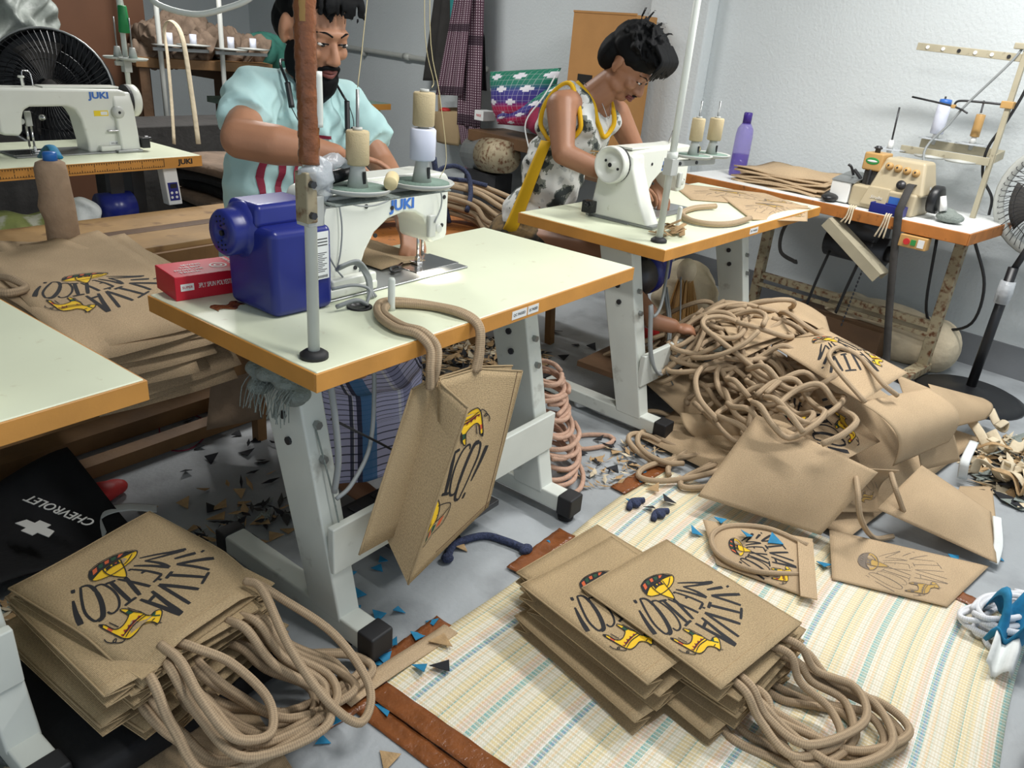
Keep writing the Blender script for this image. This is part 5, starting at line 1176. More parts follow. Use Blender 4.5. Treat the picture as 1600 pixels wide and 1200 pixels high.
# ---- standing fan at the right picture edge
def cage(mb, c, ax, R, depth, n=40, rings=9, wr=.0016):
    a = Vector(ax).normalized(); x = a.orthogonal().normalized(); y = a.cross(x); c = Vector(c)
    for s_ in (-1, 1):
        for i in range(n):
            g = 2*PI*i/n; d = x*math.cos(g)+y*math.sin(g); g2 = g+.25
            d2 = x*math.cos(g2)+y*math.sin(g2)
            mb.tube([c+a*s_*depth+d*R*.18, c+a*s_*depth*.95+(d*.7+d2*.3)*R*.6, c+a*s_*depth*.5+d2*R*.95, c+a*s_*depth*.08+d2*R], wr, 4, seg=2)
        for k in range(1, 3):
            q = k/2.6; mb.tube([c+a*s_*depth*(1-.25*q)+(x*math.cos(2*PI*i/28)+y*math.sin(2*PI*i/28))*R*(.3+.5*q) for i in range(28)], wr, 4, closed=True, seg=1)
    mb.tube([c+(x*math.cos(2*PI*i/36)+y*math.sin(2*PI*i/36))*R for i in range(36)], .006, 6, closed=True, seg=1)
def fan_blades(parent, c, ax, R, m):
    a = Vector(ax).normalized(); x = a.orthogonal().normalized(); y = a.cross(x); c = Vector(c)
    for k in range(3):
        g = 2*PI*k/3
        def bl(u, v):
            ang = g+(u-.5)*(.5+.55*v); r = R*(.15+.72*v); return c+(x*math.cos(ang)+y*math.sin(ang))*r+a*(.05*(u-.5))
        b = MB(); b.sheet(bl, 8, 8, .2, .2); b.build('blade', m, parent, True, solid=.003)
    b = MB(); b.cyl(c-a*.14, c+a*.05, .07, .05, 20); b.build('motor', m, parent, True)
FR = thing('standing_fan', 'black standing fan cut off by the right picture edge', 'fan', (3.10, -.82, 0))
FI = Matrix.Translation((-3.10, .82, 0)); fc = FI @ Vector((3.33, -.90, .89)); ax = Vector((-.80, .1, -.1))
b = MB(); b.lathe([(.24, 0), (.24, .012), (.20, .03), (.06, .045), (.03, .06)], (0, 0, 0), n=36); b.build('base', 'black_plastic', FR, True)
b = MB(); b.cyl((0, 0, .04), (.02, 0, .62), .021, n=16); b.cyl((.02, 0, .60), (.13, -.05, .82), .014); b.build('pole', 'black_plastic', FR, True)
b = MB(); b.lathe([(.03, 0), (.033, .05), (.03, .1)], (.012, 0, .46)); b.build('plastic_film', 'clear_film', FR, True)
b = MB(); cage(b, fc, ax, .245, .09, 56); b.build('cage', 'dark_steel', FR)['kind'] = 'stuff'
b = MB(); a_ = ax.normalized(); b.tube([fc+(a_.orthogonal().normalized()*math.cos(g)+a_.cross(a_.orthogonal().normalized())*math.sin(g)) *.247 for g in [2*PI*i/36 for i in range(36)]], .010, 8, closed=True, seg=1, flat=2.2); b.build('cage_rim', 'plastic_grey', FR, True)
fan_blades(FR, fc, ax, .235, 'jacket_dark')

# ================================================================ things along the far wall
def wsheet(name, label, cat, c, m, bulge=.02, folds=5, amp=.015, nu=24, nv=24, W=.4, H=.6, group=None):
    A, B, Cc, D = [Vector(p) for p in c]; nn = Vector((-.9892, .1465, 0))
    fn = lambda u, v: A.lerp(B, u).lerp(D.lerp(Cc, u), v)+nn*(amp*math.sin(folds*2*PI*u+1.5*v)+bulge*math.sin(PI*u))
    b = MB(); b.sheet(fn, nu, nv, W, H); return tag(b.build(name, m, None, True, solid=.006), label, cat, group)
wsheet('hanging_jacket', 'dark grey garment hanging on the far wall above the jute tote', 'jacket', ((4.179, 3.656, 1.704), (4.135, 3.362, 1.708), (4.138, 3.382, 0.992), (4.197, 3.778, 0.955)), 'jacket_dark', .05, 2, .02)
wsheet('hanging_cloth', 'teal cloth hanging between the jacket and the checked scarf', 'cloth', ((4.074, 3.424, 1.700), (4.052, 3.275, 1.703), (4.053, 3.283, 1.260), (4.067, 3.378, 1.291)), 'fabric_teal', .02, 2, .01)
wsheet('hanging_cloth', 'black cloth hanging behind the checked scarf', 'cloth', ((4.156, 3.296, 1.712), (4.127, 3.097, 1.322), (4.116, 3.024, 0.951), (4.140, 3.189, 0.944)), 'fabric_black', .03, 2, .012)
m = bpy.data.materials.new('scarf'); m.use_nodes = True; nt = m.node_tree; n = nt.nodes; bs = n['Principled BSDF']; bs.inputs['Roughness'].default_value = .9
tc = n.new('ShaderNodeTexCoord'); sp = n.new('ShaderNodeSeparateXYZ'); nt.links.new(tc.outputs['UV'], sp.inputs[0])
f = nmath(nt, 'MULTIPLY', stripes(nt, sp.outputs[0], .016, .45), stripes(nt, sp.outputs[1], .016, .55)); f2 = stripes(nt, sp.outputs[1], .5, .12, .35)
mx = n.new('ShaderNodeMixRGB'); mx.inputs['Color1'].default_value = rgb((74, 42, 58)); mx.inputs['Color2'].default_value = rgb((186, 168, 176)); nt.links.new(f, mx.inputs['Fac'])
mx2 = n.new('ShaderNodeMixRGB'); mx2.inputs['Color2'].default_value = rgb((44, 28, 40)); nt.links.new(nmath(nt, 'MULTIPLY', f2, .8), mx2.inputs['Fac']); nt.links.new(mx.outputs['Color'], mx2.inputs['Color1']); nt.links.new(mx2.outputs['Color'], bs.inputs['Base Color']); MATS['scarf'] = m
SCF = thing('checked_scarf', 'purple and white checked scarf hanging on the far wall', 'scarf', (3.963, 3.019, 0.288))
o_ = Vector((3.963, 3.019, 0.288))
for c, fo in ((((3.972, 3.217, 1.697), (3.959, 2.989, 1.702), (3.927, 2.908, 0.695), (3.944, 3.159, 0.687)), 3), (((3.944, 3.159, 0.687), (3.927, 2.908, 0.695), (3.958, 2.984, 0.334), (3.968, 3.051, 0.302)), 2), (((3.956, 3.240, 1.695), (3.930, 3.068, 1.697), (3.891, 3.075, 0.909), (3.961, 3.413, 0.883)), 3)):
    A, B, Cc, D = [Vector(p)-o_ for p in c]; nn = Vector((-.9892, .1465, 0))
    b = MB(); b.sheet(lambda u, v: A.lerp(B, u).lerp(D.lerp(Cc, u), v)+nn*.015*math.sin(fo*2*PI*u+v), 24, 24, .3, .9); b.build('cloth_fold', 'scarf', SCF, True, solid=.004)
TO = thing('jute_tote', 'small jute tote bag hanging under the checked scarf', 'bag', (4.035, 3.368, 0.492)); to = Vector((4.035, 3.368, 0.492))
A, B, Cc, D = [Vector(p)-to for p in ((4.041, 3.545, 0.740), (3.982, 3.147, 0.788), (3.987, 3.180, 0.521), (4.028, 3.455, 0.510))]; nn = Vector((-.9892, .1465, 0))
b = MB(); b.sheet(lambda u, v: A.lerp(B, u).lerp(D.lerp(Cc, u), v)+nn*(.05*math.sin(PI*u)*(.4+.6*math.sin(PI*v*.9))), 12, 12, .28, .3); b.build('front', 'jute', TO, True, solid=.003)
b = MB(); b.sheet(lambda u, v: A.lerp(B, u).lerp(D.lerp(Cc, u), v)-nn*.08+Vector((0, 0, .03*(1-v))), 8, 8, .28, .3); b.build('back', 'jute', TO, True, solid=.003)
for sx, ww in ((.2, .03), (.88, .03)):
    p = A.lerp(B, sx); b = MB(); b.bar(p-nn*.02, p-nn*.02+Vector((.0, .02, .22)), ww, .006, nn); b.build('strap', 'jute', TO)
b = MB(); b.ell(A.lerp(B, .35)-nn*.03+Vector((0, 0, .01)), (.04, .05, .02)); b.build('red_lining', 'label_red', TO, True)
# shelf bench along the wall with a motor below
SB = thing('long_bench', 'brown bench board along the far wall carrying the quilt bag', 'bench', WP(3.0, .2, 0), math.radians(81.6))
b = MB(); b.box(-.75, .66, -.16, .20, .62, .70); b.build('board', 'wood_dark', SB, bevel=.004)
for x in (-.65, .58): b = MB(); b.box(x-.03, x+.03, -.1, .1, 0, .62); b.build('leg', 'dark_steel', SB)
MO = thing('electric_motor', 'old grey electric motor with brown end cap under the wall bench', 'motor', WP(3.42, .30, 0)); mo = Vector(WP(3.42, .30, 0))
c0 = Vector((3.761, 2.673, 0.540))-mo; c1 = Vector((3.619, 2.399, 0.571))-mo
b = MB(); b.cyl(c0-(c1-c0)*.9, c0, .13, n=24); 
for k in range(16): g = 2*PI*k/16; b.bar(c0-(c1-c0)*.85+Vector((0, .13*math.cos(g), .13*math.sin(g))), c0+Vector((0, .13*math.cos(g), .13*math.sin(g))), .012, .02)
b.build('body', 'grey_steel', MO); b = MB(); b.cyl(c0, c1, .135, .11, 24); b.build('end_cap', 'rust_steel', MO, True); b = MB(); b.box(c0.x-.1, c0.x+.1, c0.y-.15, c0.y+.15, 0, c0.z-.12); b.build('foot', 'dark_steel', MO)
# quilted bag, red bag, small box, carton on the bench
m = bpy.data.materials.new('quilt'); m.use_nodes = True; nt = m.node_tree; n = nt.nodes; bs = n['Principled BSDF']; bs.inputs['Roughness'].default_value = .7
tc = n.new('ShaderNodeTexCoord'); sp = n.new('ShaderNodeSeparateXYZ'); nt.links.new(tc.outputs['UV'], sp.inputs[0]); U, V = sp.outputs[0], sp.outputs[1]
cr = n.new('ShaderNodeValToRGB'); e = cr.color_ramp.elements; e[0].position = .0; e[0].color = rgb((20, 120, 92)); e[1].position = 1; e[1].color = rgb((150, 30, 80))
for p_, c_ in ((.28, (16, 110, 90)), (.40, (52, 54, 128)), (.62, (70, 48, 130)), (.74, (186, 34, 84)), (.92, (176, 36, 92))): q = e.new(p_); q.color = rgb(c_)
nt.links.new(V, cr.inputs['Fac'])
gl = nmath(nt, 'MAXIMUM', stripes(nt, U, .075, .06), stripes(nt, V, .10, .05))
fx = nmath(nt, 'ABSOLUTE', nmath(nt, 'SUBTRACT', nmath(nt, 'FRACT', nmath(nt, 'ADD', nmath(nt, 'MULTIPLY', U, 2.6), nmath(nt, 'MULTIPLY', nmath(nt, 'FLOOR', nmath(nt, 'MULTIPLY', V, 4.0)), .5))), .5)); fy = nmath(nt, 'ABSOLUTE', nmath(nt, 'SUBTRACT', nmath(nt, 'FRACT', nmath(nt, 'MULTIPLY', V, 4.0)), .5))
c1_ = nmath(nt, 'MULTIPLY', nmath(nt, 'LESS_THAN', fx, .22), nmath(nt, 'LESS_THAN', fy, .11)); c2_ = nmath(nt, 'MULTIPLY', nmath(nt, 'LESS_THAN', fx, .10), nmath(nt, 'LESS_THAN', fy, .24))
wf = nmath(nt, 'MAXIMUM', nmath(nt, 'MAXIMUM', c1_, c2_), nmath(nt, 'MULTIPLY', gl, .5)); mx = n.new('ShaderNodeMixRGB'); mx.inputs['Color2'].default_value = rgb((222, 220, 226)); nt.links.new(wf, mx.inputs['Fac']); nt.links.new(cr.outputs['Color'], mx.inputs['Color1']); nt.links.new(mx.outputs['Color'], bs.inputs['Base Color']); MATS['quilt'] = m
def pillow(name, label, cat, c, th, m, W=1, H=1, seam=None):
    o = Vector(c[3]); t = thing(name, label, cat, o); A, B, Cc, D = [Vector(p)-o for p in c]; nn = Vector((-.9892, .1465, 0))
    for s_, nm in ((1, 'front'), (-1, 'back')):
        fn = lambda u, v: A.lerp(B, u).lerp(D.lerp(Cc, u), v)+nn*s_*th*(max(0, math.sin(PI*u)*math.sin(PI*v)))**.5+nn*.006*math.sin(14*u+9*v)
        b = MB(); b.sheet(fn, 22, 22, W, H); b.build(nm, m, t, True)
    return t
pillow('quilt_bag', 'plump quilt bag in green, purple and pink with white crosses', 'quilt', ((3.826, 2.772, 1.108), (3.723, 2.075, 1.192), (3.702, 2.209, 0.835), (3.765, 2.632, 0.790)), .14, 'quilt')
pillow('quilt_fold', 'lower fold of the patterned quilt with white piping', 'quilt', ((3.743, 2.621, 0.862), (3.674, 2.021, 1.109), (3.671, 2.139, 0.803), (3.739, 2.597, 0.768)), .08, 'quilt')
pillow('red_bag', 'dark red cloth bag behind the young man\'s back', 'bag', ((3.622, 2.215, 0.928), (3.593, 2.017, 0.959), (3.569, 1.993, 0.735), (3.606, 2.242, 0.792)), .09, 'fabric_maroon')
b = MB(); b.tube([(3.505, 1.969, 1.151), (3.461, 2.012, 1.023), (3.447, 2.129, 0.852), (3.441, 2.085, 0.696), (3.424, 1.971, 0.465)], .012, 7, flat=.4); tag(b.build('bag_strap', 'fabric_white', None, True), 'white strap hanging down from the quilt bag', 'strap')
sbx = thing('small_carton', 'small white carton on the wall bench beside the scarf', 'box', (3.830, 2.801, 0.767), math.radians(81.6)); b = MB(); b.box(-.05, .05, -.06, .06, 0, .07); b.build('carton', 'label_white', sbx, bevel=.003); text('carton_print', 'MADE', .025, frame((0, .061, .035), (-1, 0, 0), (0, 0, 1)), 'label_red', sbx, .0005, wid=.05)
def corner_box(label, p_bl, p_br, depth, h, m, name='cardboard_box', flap=True):
    A, B = Vector(p_bl), Vector(p_br); x = (B-A); L = x.length; t = thing(name, label, 'box', A, math.atan2(x.y, x.x))
    b = MB(); b.box(0, L, 0, depth, 0, h); b.build('carton', m, t, bevel=.004)
    if flap: b = MB(); b.box(.0, L, -.004, 0, h-.004, h+.008).box(L*.18, L*.42, -.003, 0, h*.42, h*.55, 1); b.build('flap_edge', [m, 'logo_black'], t)
    return t
corner_box('tall brown cardboard box behind the young man', (3.669, 1.989, 0.731), (3.594, 1.484, 0.754), .20, .80, 'cardboard')
b = MB(); b.X = None
SB2 = thing('long_bench', 'low board under the tall cardboard box', 'bench', WP(2.55, .25, 0), math.radians(81.6)); b = MB(); b.box(-.5, .42, -.2, .2, .55, .60); b.build('board', 'wood_dark', SB2); 
for x in (-.42, .36): b = MB(); b.box(x-.03, x+.03, -.12, .12, 0, .55); b.build('leg', 'wood_dark', SB2)

# ================================================================ the dim left end of the workshop
b = MB(); b.box(1.45, 2.25, 4.6, 4.64, 0, 2.1); tag(b.build('brown_board', 'panel_brown', None, bevel=.004), 'tall plain brown board standing behind the black fan', 'board')
TP = thing('tarpaulin_heap', 'grey plastic sheeting heaped in the upper left corner', 'tarpaulin', (1.15, 4.3, 0)); rnd = random.Random(2)
b = MB()
for k in range(16): b.ell((rnd.uniform(-.35, .22), rnd.uniform(-.12, .15), .35+.068*k), (rnd.uniform(.2, .3), .18, .14), Matrix.Rotation(rnd.uniform(-1, 1), 3, 'Y'))
o = organic(b, 'sheeting', 'tarp_grey', TP, .018, 2)
for v in o.data.vertices: c = v.co; v.co = c+Vector((.02*math.sin(c.z*22+c.x*14), .035*math.sin(c.x*25+c.z*17)+.02*math.sin(c.x*60-c.z*45), .012*math.sin(c.x*50)))
b = MB(); b.box(.65, 1.12, 4.05, 4.4, .80, .88); tag(b.build('blue_crate', 'logo_blue', None, bevel=.01), 'blue crate edge showing left of the black fan', 'crate')
b = MB(); b.box(.6, 1.15, 4.0, 4.42, 0, .80); tag(b.build('dark_crate', 'jacket_dark', None, bevel=.01), 'dark crate under the blue crate at the far left', 'crate')
FL = thing('floor_fan', 'large black fan behind the ruler-edged sewing table', 'fan', (1.12, 3.55, 0)); fc = Vector((0, 0, .90)); ax = Vector((-.55, -.80, .12))
b = MB(); cage(b, fc, ax, .30, .11, 60, wr=.0022); b.build('cage', 'black_plastic', FL)['kind'] = 'stuff'
b = MB(); b.lathe([(.296, -.10), (.302, -.06), (.302, .02)], fc, ax, 44, cap=False); b.lathe([(.0, -.115), (.2, -.11), (.296, -.10)], fc, ax, 44, cap=False); b.build('shroud', 'black_plastic', FL, True)
fan_blades(FL, fc, ax, .28, 'jacket_dark'); b = MB(); b.cyl((0, .02, .02), (0, .02, .62), .025); b.lathe([(.22, 0), (.22, .02), (.05, .05)], (0, .02, 0), n=30); b.build('stand', 'black_plastic', FL, True)
b = MB(); a_ = ax.normalized(); b.tube([fc+a_*.04+(a_.orthogonal().normalized()*math.cos(g)+a_.cross(a_.orthogonal().normalized())*math.sin(g))*.302 for g in [2*PI*i/36 for i in range(36)]], .006, 8, closed=True, seg=1); b.build('cage_rim', 'grey_steel', FL, True)
# rack table with brown cloth, stand, tapes
RT = thing('rack_table', 'rough wooden table loaded with brown cloth at the back', 'table', (2.35, 4.25, 0), math.radians(-20))
b = MB(); b.box(-.38, .50, -.25, .30, .98, 1.04); b.build('top', 'wood_mid', RT, bevel=.004)
for x in (-.33, .44):
    for y in (-.2, .24): b = MB(); b.box(x-.03, x+.03, y-.03, y+.03, 0, .98); b.build('leg', 'wood_dark', RT)
b = MB(); b.box(-.35, .46, -.21, -.18, .3, .36); b.build('rail', 'wood_dark', RT)
rnd = random.Random(8)
for k in range(14):
    x, y, z = rnd.uniform(-.25, .45), rnd.uniform(-.15, .2), 1.0+.05*(k % 4)
    t = thing('cloth_bundle', 'crumpled brown cloth bundle on the rough back table', 'cloth', RT.matrix_basis @ Vector((x, y, 1.04)), 0, 'brown cloth on the back table'); b = MB(); b.ell((0, 0, z-.98), (.18, .14, .07), Matrix.Rotation(rnd.uniform(-.5, .5), 3, 'Y') @ Matrix.Rotation(rnd.uniform(0, 3), 3, 'Z')); b.ell((.06, .02, z-.96), (.12, .12, .06)); o = organic(b, 'cloth', 'fabric_brown', t, .016, 1)
    for v in o.data.vertices: c = v.co; v.co = c+Vector((.01*math.sin(c.z*70), .01*math.sin(c.x*60), .028*math.sin(c.x*48+c.y*30)+.012*math.sin(c.y*90)))
GH = thing('cloth_bundle', 'dark green cloth heap beside the bearded man\'s head', 'cloth', (2.88, 4.15, .98)); b = MB(); b.ell((0, 0, .12), (.20, .16, .13)); b.ell((.16, -.10, .05), (.12, .12, .08)); o = organic(b, 'cloth', 'fabric_green', GH, .016, 1)
for v in o.data.vertices: c = v.co; v.co = c+Vector((0, .01*math.sin(c.x*50), .015*math.sin(c.x*45+c.y*40)))
b = MB(); b.box(2.55, 3.3, 3.95, 4.6, .90, .98); tag(b.build('side_board', 'wood_dark', None), 'dark board carrying the green cloth heap', 'board')
for x in (2.65, 3.2): b = MB(); b.box(x-.03, x+.03, 4.1, 4.4, 0, .90); tag(b.build('trestle', 'wood_dark', None), 'dark trestle under the green cloth board, %s one' % ('left' if x < 3 else 'right'), 'trestle')
for (x, y, lab) in ((2.03, 4.05, 'left of the hanging white tape'), (2.38, 3.9, 'behind the bearded man\'s shoulder')):
    t = thing('rack_post', 'pale steel rack post ' + lab, 'post', (x, y, 0)); b = MB(); b.cyl((0, 0, 0), (0, 0, 2.0), .016); b.build('tube', 'plastic_grey', t, True)
    b = MB(); b.lathe([(.10, 0), (.11, .008), (.0, .012)], (.05, -.03, 1.12)); b.lathe([(.10, 0), (.11, .008), (.0, .012)], (.2, -.06, 1.13)); b.build('spool_disc', 'plastic_grey', t, True)
    b = MB(); b.bar((-.05, 0, 1.1), (.3, -.07, 1.1), .02, .02); b.build('arm', 'grey_steel', t)
    for k in range(2): b = MB(); b.cyl((.05+.15*k, -.03-.03*k, 1.13), (.05+.15*k, -.03-.03*k, 1.2), .022); b.build('spool', 'thread_white', t, True)
b = MB(); b.tube([(1.391, 2.638, 0.738), (1.438, 2.739, 0.955), (1.490, 2.868, 1.215), (1.510, 2.990, 1.289), (1.506, 3.057, 1.249), (1.475, 2.998, 1.115), (1.423, 2.910, 0.906), (1.371, 2.832, 0.711)], .012, 8, flat=.3); tag(b.build('hanging_tape', 'fabric_cream', None, True), 'cream tape hanging over the rack in two strands', 'tape')
b = MB(); b.tube([(1.046, 2.368, 1.470), (1.040, 2.302, 1.372), (1.123, 2.161, 1.337), (1.210, 2.064, 1.367), (1.298, 1.987, 1.425), (1.371, 1.971, 1.536)], .012, 10); tag(b.build('white_hose', 'tube_white', None, True), 'white hose sagging into the top of the picture', 'hose')
# stack of black and brown cloth by the far machine table
for k in range(10):
    z = .12+.055*k; t = thing('folded_cloth', ('black' if k % 3 else 'brown') + ' folded cloth in the stack beside the ruler-edged table', 'cloth', (1.62+.03*math.sin(k*2), 2.62+.02*math.cos(k*3), z), .1*math.sin(k*5), 'folded cloths in the dark stack')
    b = MB(); b.sheet(lambda u, v: (-.28+.60*u, -.28+.5*v, .02+.012*math.sin(6*u+k)*math.sin(4*v)), 10, 8, .5, .5); b.build('fold', 'fabric_black' if k % 3 else 'fabric_brown', t, True, solid=.045)
b = MB(); b.box(1.32, 1.98, 2.35, 2.9, 0, .115); tag(b.build('pallet', 'wood_dark', None), 'low dark pallet under the folded cloth stack', 'pallet')
b = MB(); b.box(1.3, 2.4, 3.2, 3.6, 0, .75); tag(b.build('dark_cabinet', 'jacket_dark', None, bevel=.01), 'dark cabinet in the gloom behind the cloth stack', 'cabinet')
# machine control box under the ruler-edged table
CB = thing('control_box', 'white motor control box with blue keypad under the ruler-edged table', 'control box', (1.02, 2.25, .545)); b = MB(); b.hexa([(-.03, 0, 0), (.035, 0, 0), (.035, .05, 0), (-.03, .05, 0), (-.045, 0, .165), (.02, 0, .165), (.02, .05, .165), (-.045, .05, .165)]); b.build('case', 'label_white', CB, bevel=.004)
b = MB(); b.hexa([(-.022, -.002, .02), (.024, -.002, .02), (.024, 0, .02), (-.022, 0, .02), (-.030, -.002, .10), (.016, -.002, .10), (.016, 0, .10), (-.030, 0, .10)]); kp = b.build('keypad', 'blue_plastic', CB)
b = MB(); b.box(-.018, .012, -.0035, -.002, .075, .094); b.build('display', 'black_plastic', kp)
for i in range(4): b = MB(); b.cyl((-.014+.022*(i % 2), -.004, .035+.02*(i//2)), (-.014+.022*(i % 2), -.002, .035+.02*(i//2)), .006, n=10); b.build('key', 'label_white', kp)
# long pale table behind the bearded man, with a lime drawer
ML = thing('sewing_table', 'pale sewing table with lime drawer behind the bearded man', 'table', ((3.618, 3.584, 0.800)[0]-1.2, (3.618, 3.584, 0.800)[1], 0), 0, 'sewing tables'); b = MB(); b.box(0, 1.2, 0, .6, .76, .80); b.build('tabletop', 'felt_green', ML); b = MB(); b.box(0, 1.2, -.006, 0, .755, .798).box(1.2, 1.206, 0, .6, .755, .798); b.build('edge_band', 'edge_wood', ML)
b = MB(); b.box(.90, 1.12, .02, .24, .61, .75); b.build('drawer', 'lime_plastic', ML, bevel=.008)
for x in (.1, 1.0): b = MB(); b.box(x-.03, x+.03, .25, .35, 0, .755); b.build('leg', 'dark_steel', ML)
# ---- plank bench with stacked jute panels and wrapped bottle
BN = thing('plank_bench', 'low bench of rough pale planks behind the near table', 'bench', (0, 0, 0))
for i, (y0, y1, m_) in enumerate(((1.65, 1.86, 'wood_plank'), (1.865, 1.93, 'wood_dark'), (1.935, 2.16, 'wood_plank'))): b = MB(); b.box(-.9, 1.6, y0, y1, .515, .55); b.build('plank', m_, BN, bevel=.004)
b = MB(); b.box(-.9, 1.6, 1.62, 1.65, .40, .53); b.build('apron', 'wood_mid', BN)
for x in (-.7, .35, 1.45):
    for y in (1.72, 2.1): b = MB(); b.box(x-.035, x+.035, y-.035, y+.035, 0, .515); b.build('leg', 'wood_mid', BN)
B2 = thing('plank_bench', 'narrow dark wooden bench under the drooping jute panels', 'bench', (0, 0, 0)); b = MB(); b.box(-.7, .95, .98, 1.26, .40, .44); b.build('plank', 'wood_mid', B2, bevel=.004)
b = MB(); b.box(-.7, .95, .96, .98, .30, .42); b.build('apron', 'wood_mid', B2)
for x in (-.6, .85): b = MB(); b.box(x-.03, x+.03, 1.03, 1.2, 0, .40); b.build('leg', 'wood_dark', B2)
B3 = thing('plank_bench', 'low reddish bench carrying the tied cord bundle', 'bench', (0, 0, 0)); b = MB(); b.box(1.45, 2.35, 1.28, 1.78, .44, .48); b.build('plank', 'wood_worn', B3, bevel=.004)
for x in (1.52, 2.27):
    for y in (1.34, 1.72): b = MB(); b.box(x-.03, x+.03, y-.03, y+.03, 0, .44); b.build('leg', 'wood_mid', B3)
rnd = random.Random(17)
for k in range(12):
    z = .552+.0065*k; a = rnd.uniform(-.25, .1) if k < 11 else -.12; cx = .12+rnd.uniform(-.04, .10) if k < 11 else .15
    L_, W_ = .86, .40; ca, sa = math.cos(a), math.sin(a); dr = .10+.015*(11-k)
    def fn(u, v, z=z, cx=cx, ca=ca, sa=sa, dr=dr, k=k):
        x = (u-.5)*W_; y = (v-.5)*L_
        zz = z-dr*max(0, .42-v)**2*4.2+.035*max(0, v-.62)*math.sin(3*u+.3*k)+.02*max(0, abs(u-.45)-.2)
        return (cx+x*ca-y*sa, 1.27+x*sa+y*ca+(0 if k == 11 else .02*math.sin(k*3)), zz)
    g2 = (lambda u, v, f=fn: f(1-u, 1-(v*.47+.03))) 
    LP('topmost printed jute panel of the stack on the plank bench' if k == 11 else 'jute panel in the drooping stack on the plank bench', fn, .40, .86, group='jute panels stacked on the plank bench', nu=12, nv=20, m='jute_raw')
    if k == 11:
        last = [o for o in C.objects if o.name.startswith('jute_sheet')][-1]
        base = Vector(last.location)
        art(lambda u, v: Vector(fn(.96-.92*u, .56-.47*v))-base, last, flip=1)
WB = thing('wrapped_bottle', 'bottle wrapped in brown cloth with blue cap on the bench', 'bottle', (.30, 1.72, .55)); b = MB(); b.lathe([(.05, 0), (.052, .02), (.05, .12), (.056, .17), (.05, .21), (.049, .29), (.044, .31), (.03, .318)], (0, 0, 0), n=22)
for v in b.v: v += Vector((.004*math.sin(v.z*60), .003*math.sin(v.z*80+2), 0))
b.build('cloth_wrap', 'wrap_cloth', WB, True); b = MB(); b.lathe([(.022, .31), (.022, .34), (.019, .345), (0, .345)], (0, 0, 0)); b.build('cap', 'cap_blue', WB, True)
b = MB(); b.tube([(.36, 1.80, .86), (.40, 1.95, .875), (.46, 2.18, .80)], .016, 8, flat=.4); tag(b.build('blue_tape', 'scrap_blue', None, True), 'blue cloth strip beside the wrapped bottle cap', 'strip')
rnd = random.Random(3)
for k in range(7):
    t = LP('folded jute piece in the fan of pieces at the bench end', patch((1.16+.02*k, 1.70, .56+.008*k), (1.5+.01*k, 1.66, .56+.010*k), (1.56, 1.98, .565+.012*k), (1.2, 2.05, .56+.010*k), .015, 1, 1), nu=8, nv=8, group='jute pieces fanned at the bench end', thick=.006)

# ================================================================ on and under the tables
LP('jute panel with faint print spread over the second table end', patch((2.730, 0.684, 0.764), (2.940, 0.271, 0.764), (2.763, -0.017, 0.764), (2.404, 0.403, 0.764), .003, 1, 1), printed='ghost', group='jute panels lying on the second table')
LP('jute panel overhanging the second table corner', patch((2.635, 0.369, 0.767), (2.792, 0.011, 0.767), (2.60, -.06, .735), (2.231, 0.049, 0.767), .004, 1, 1), printed='ghost', group='jute panels lying on the second table')
c_ = (2.133, 0.173, 0.775)
b = MB(); b.tube([(2.307, 0.244, 0.776), (2.186, 0.283, 0.774), (2.035, 0.264, 0.774), (1.938, 0.182, 0.774), (1.949, 0.102, 0.774), (2.046, 0.053, 0.774), (2.202, 0.047, 0.776)], .0115, 9); tag(b.build('rope_loop', 'jute_cord', None, True), 'single cord handle lying curved on the second table', 'cord')
rnd = random.Random(6)
def scrap(label, x, y, z, s, m, group, tri=True, stretch=1):
    a = rnd.uniform(0, 6.28); pts = [(s*math.cos(a+q)*stretch, s*math.sin(a+q)) for q in ((0, 2.1, 3.9) if tri else (0, .5, 3.1, 3.7))]
    t1, t2 = rnd.uniform(-.4, .4), rnd.uniform(-.4, .4); zs = [t1*px+t2*py for px, py in pts]; m0 = min(zs)
    b = MB(); vs = [(px, py, .0015+q-m0) for (px, py), q in zip(pts, zs)]; n_ = len(vs); vs2 = [(p[0], p[1], p[2]+.0018) for p in vs]
    b.add(vs+vs2, [tuple(range(n_-1, -1, -1)), tuple(range(n_, 2*n_))]+[(i, (i+1) % n_, n_+(i+1) % n_, n_+i) for i in range(n_)])
    o = b.build('fabric_scrap', m, None); o.location = (x, y, z); return tag(o, label, 'scrap', group)
for k in range(12): scrap('jute sliver lying by the post of the second table', 1.66+rnd.uniform(-.06, .12), .13+rnd.uniform(-.04, .05), .7605+.001*k, .035, 'scrap_tan', 'jute slivers on the second table', False, 1.2)
# motor, cables, broom, bottle under the second table
MU = thing('servo_motor', 'grey and blue servo motor hung under the second table', 'motor', (1.95, .36, .45)); b = MB(); b.lathe([(.03, -.02), (.075, 0), (.08, .02), (.08, .09), (.075, .10)], (-.09, 0, .06), (1, 0, 0), 26); b.build('body', 'dark_steel', MU, True)
b = MB(); b.lathe([(.03, -.024), (.05, -.022), (.05, -.018), (.03, -.018)], (-.09, 0, .06), (1, 0, 0), 24); b.build('vent_ring', 'cable_grey', MU, True)
b = MB(); b.lathe([(.08, 0), (.084, .01), (.084, .05), (.07, .06)], (.01, 0, .06), (1, 0, 0), 26); b.build('blue_ring', 'blue_plastic', MU, True); b = MB(); b.box(.07, .18, -.05, .06, .02, .14); b.build('control_unit', 'blue_plastic', MU, bevel=.01); b = MB(); b.box(-.02, .06, -.03, .03, .12, .265); b.build('bracket', 'dark_steel', MU)
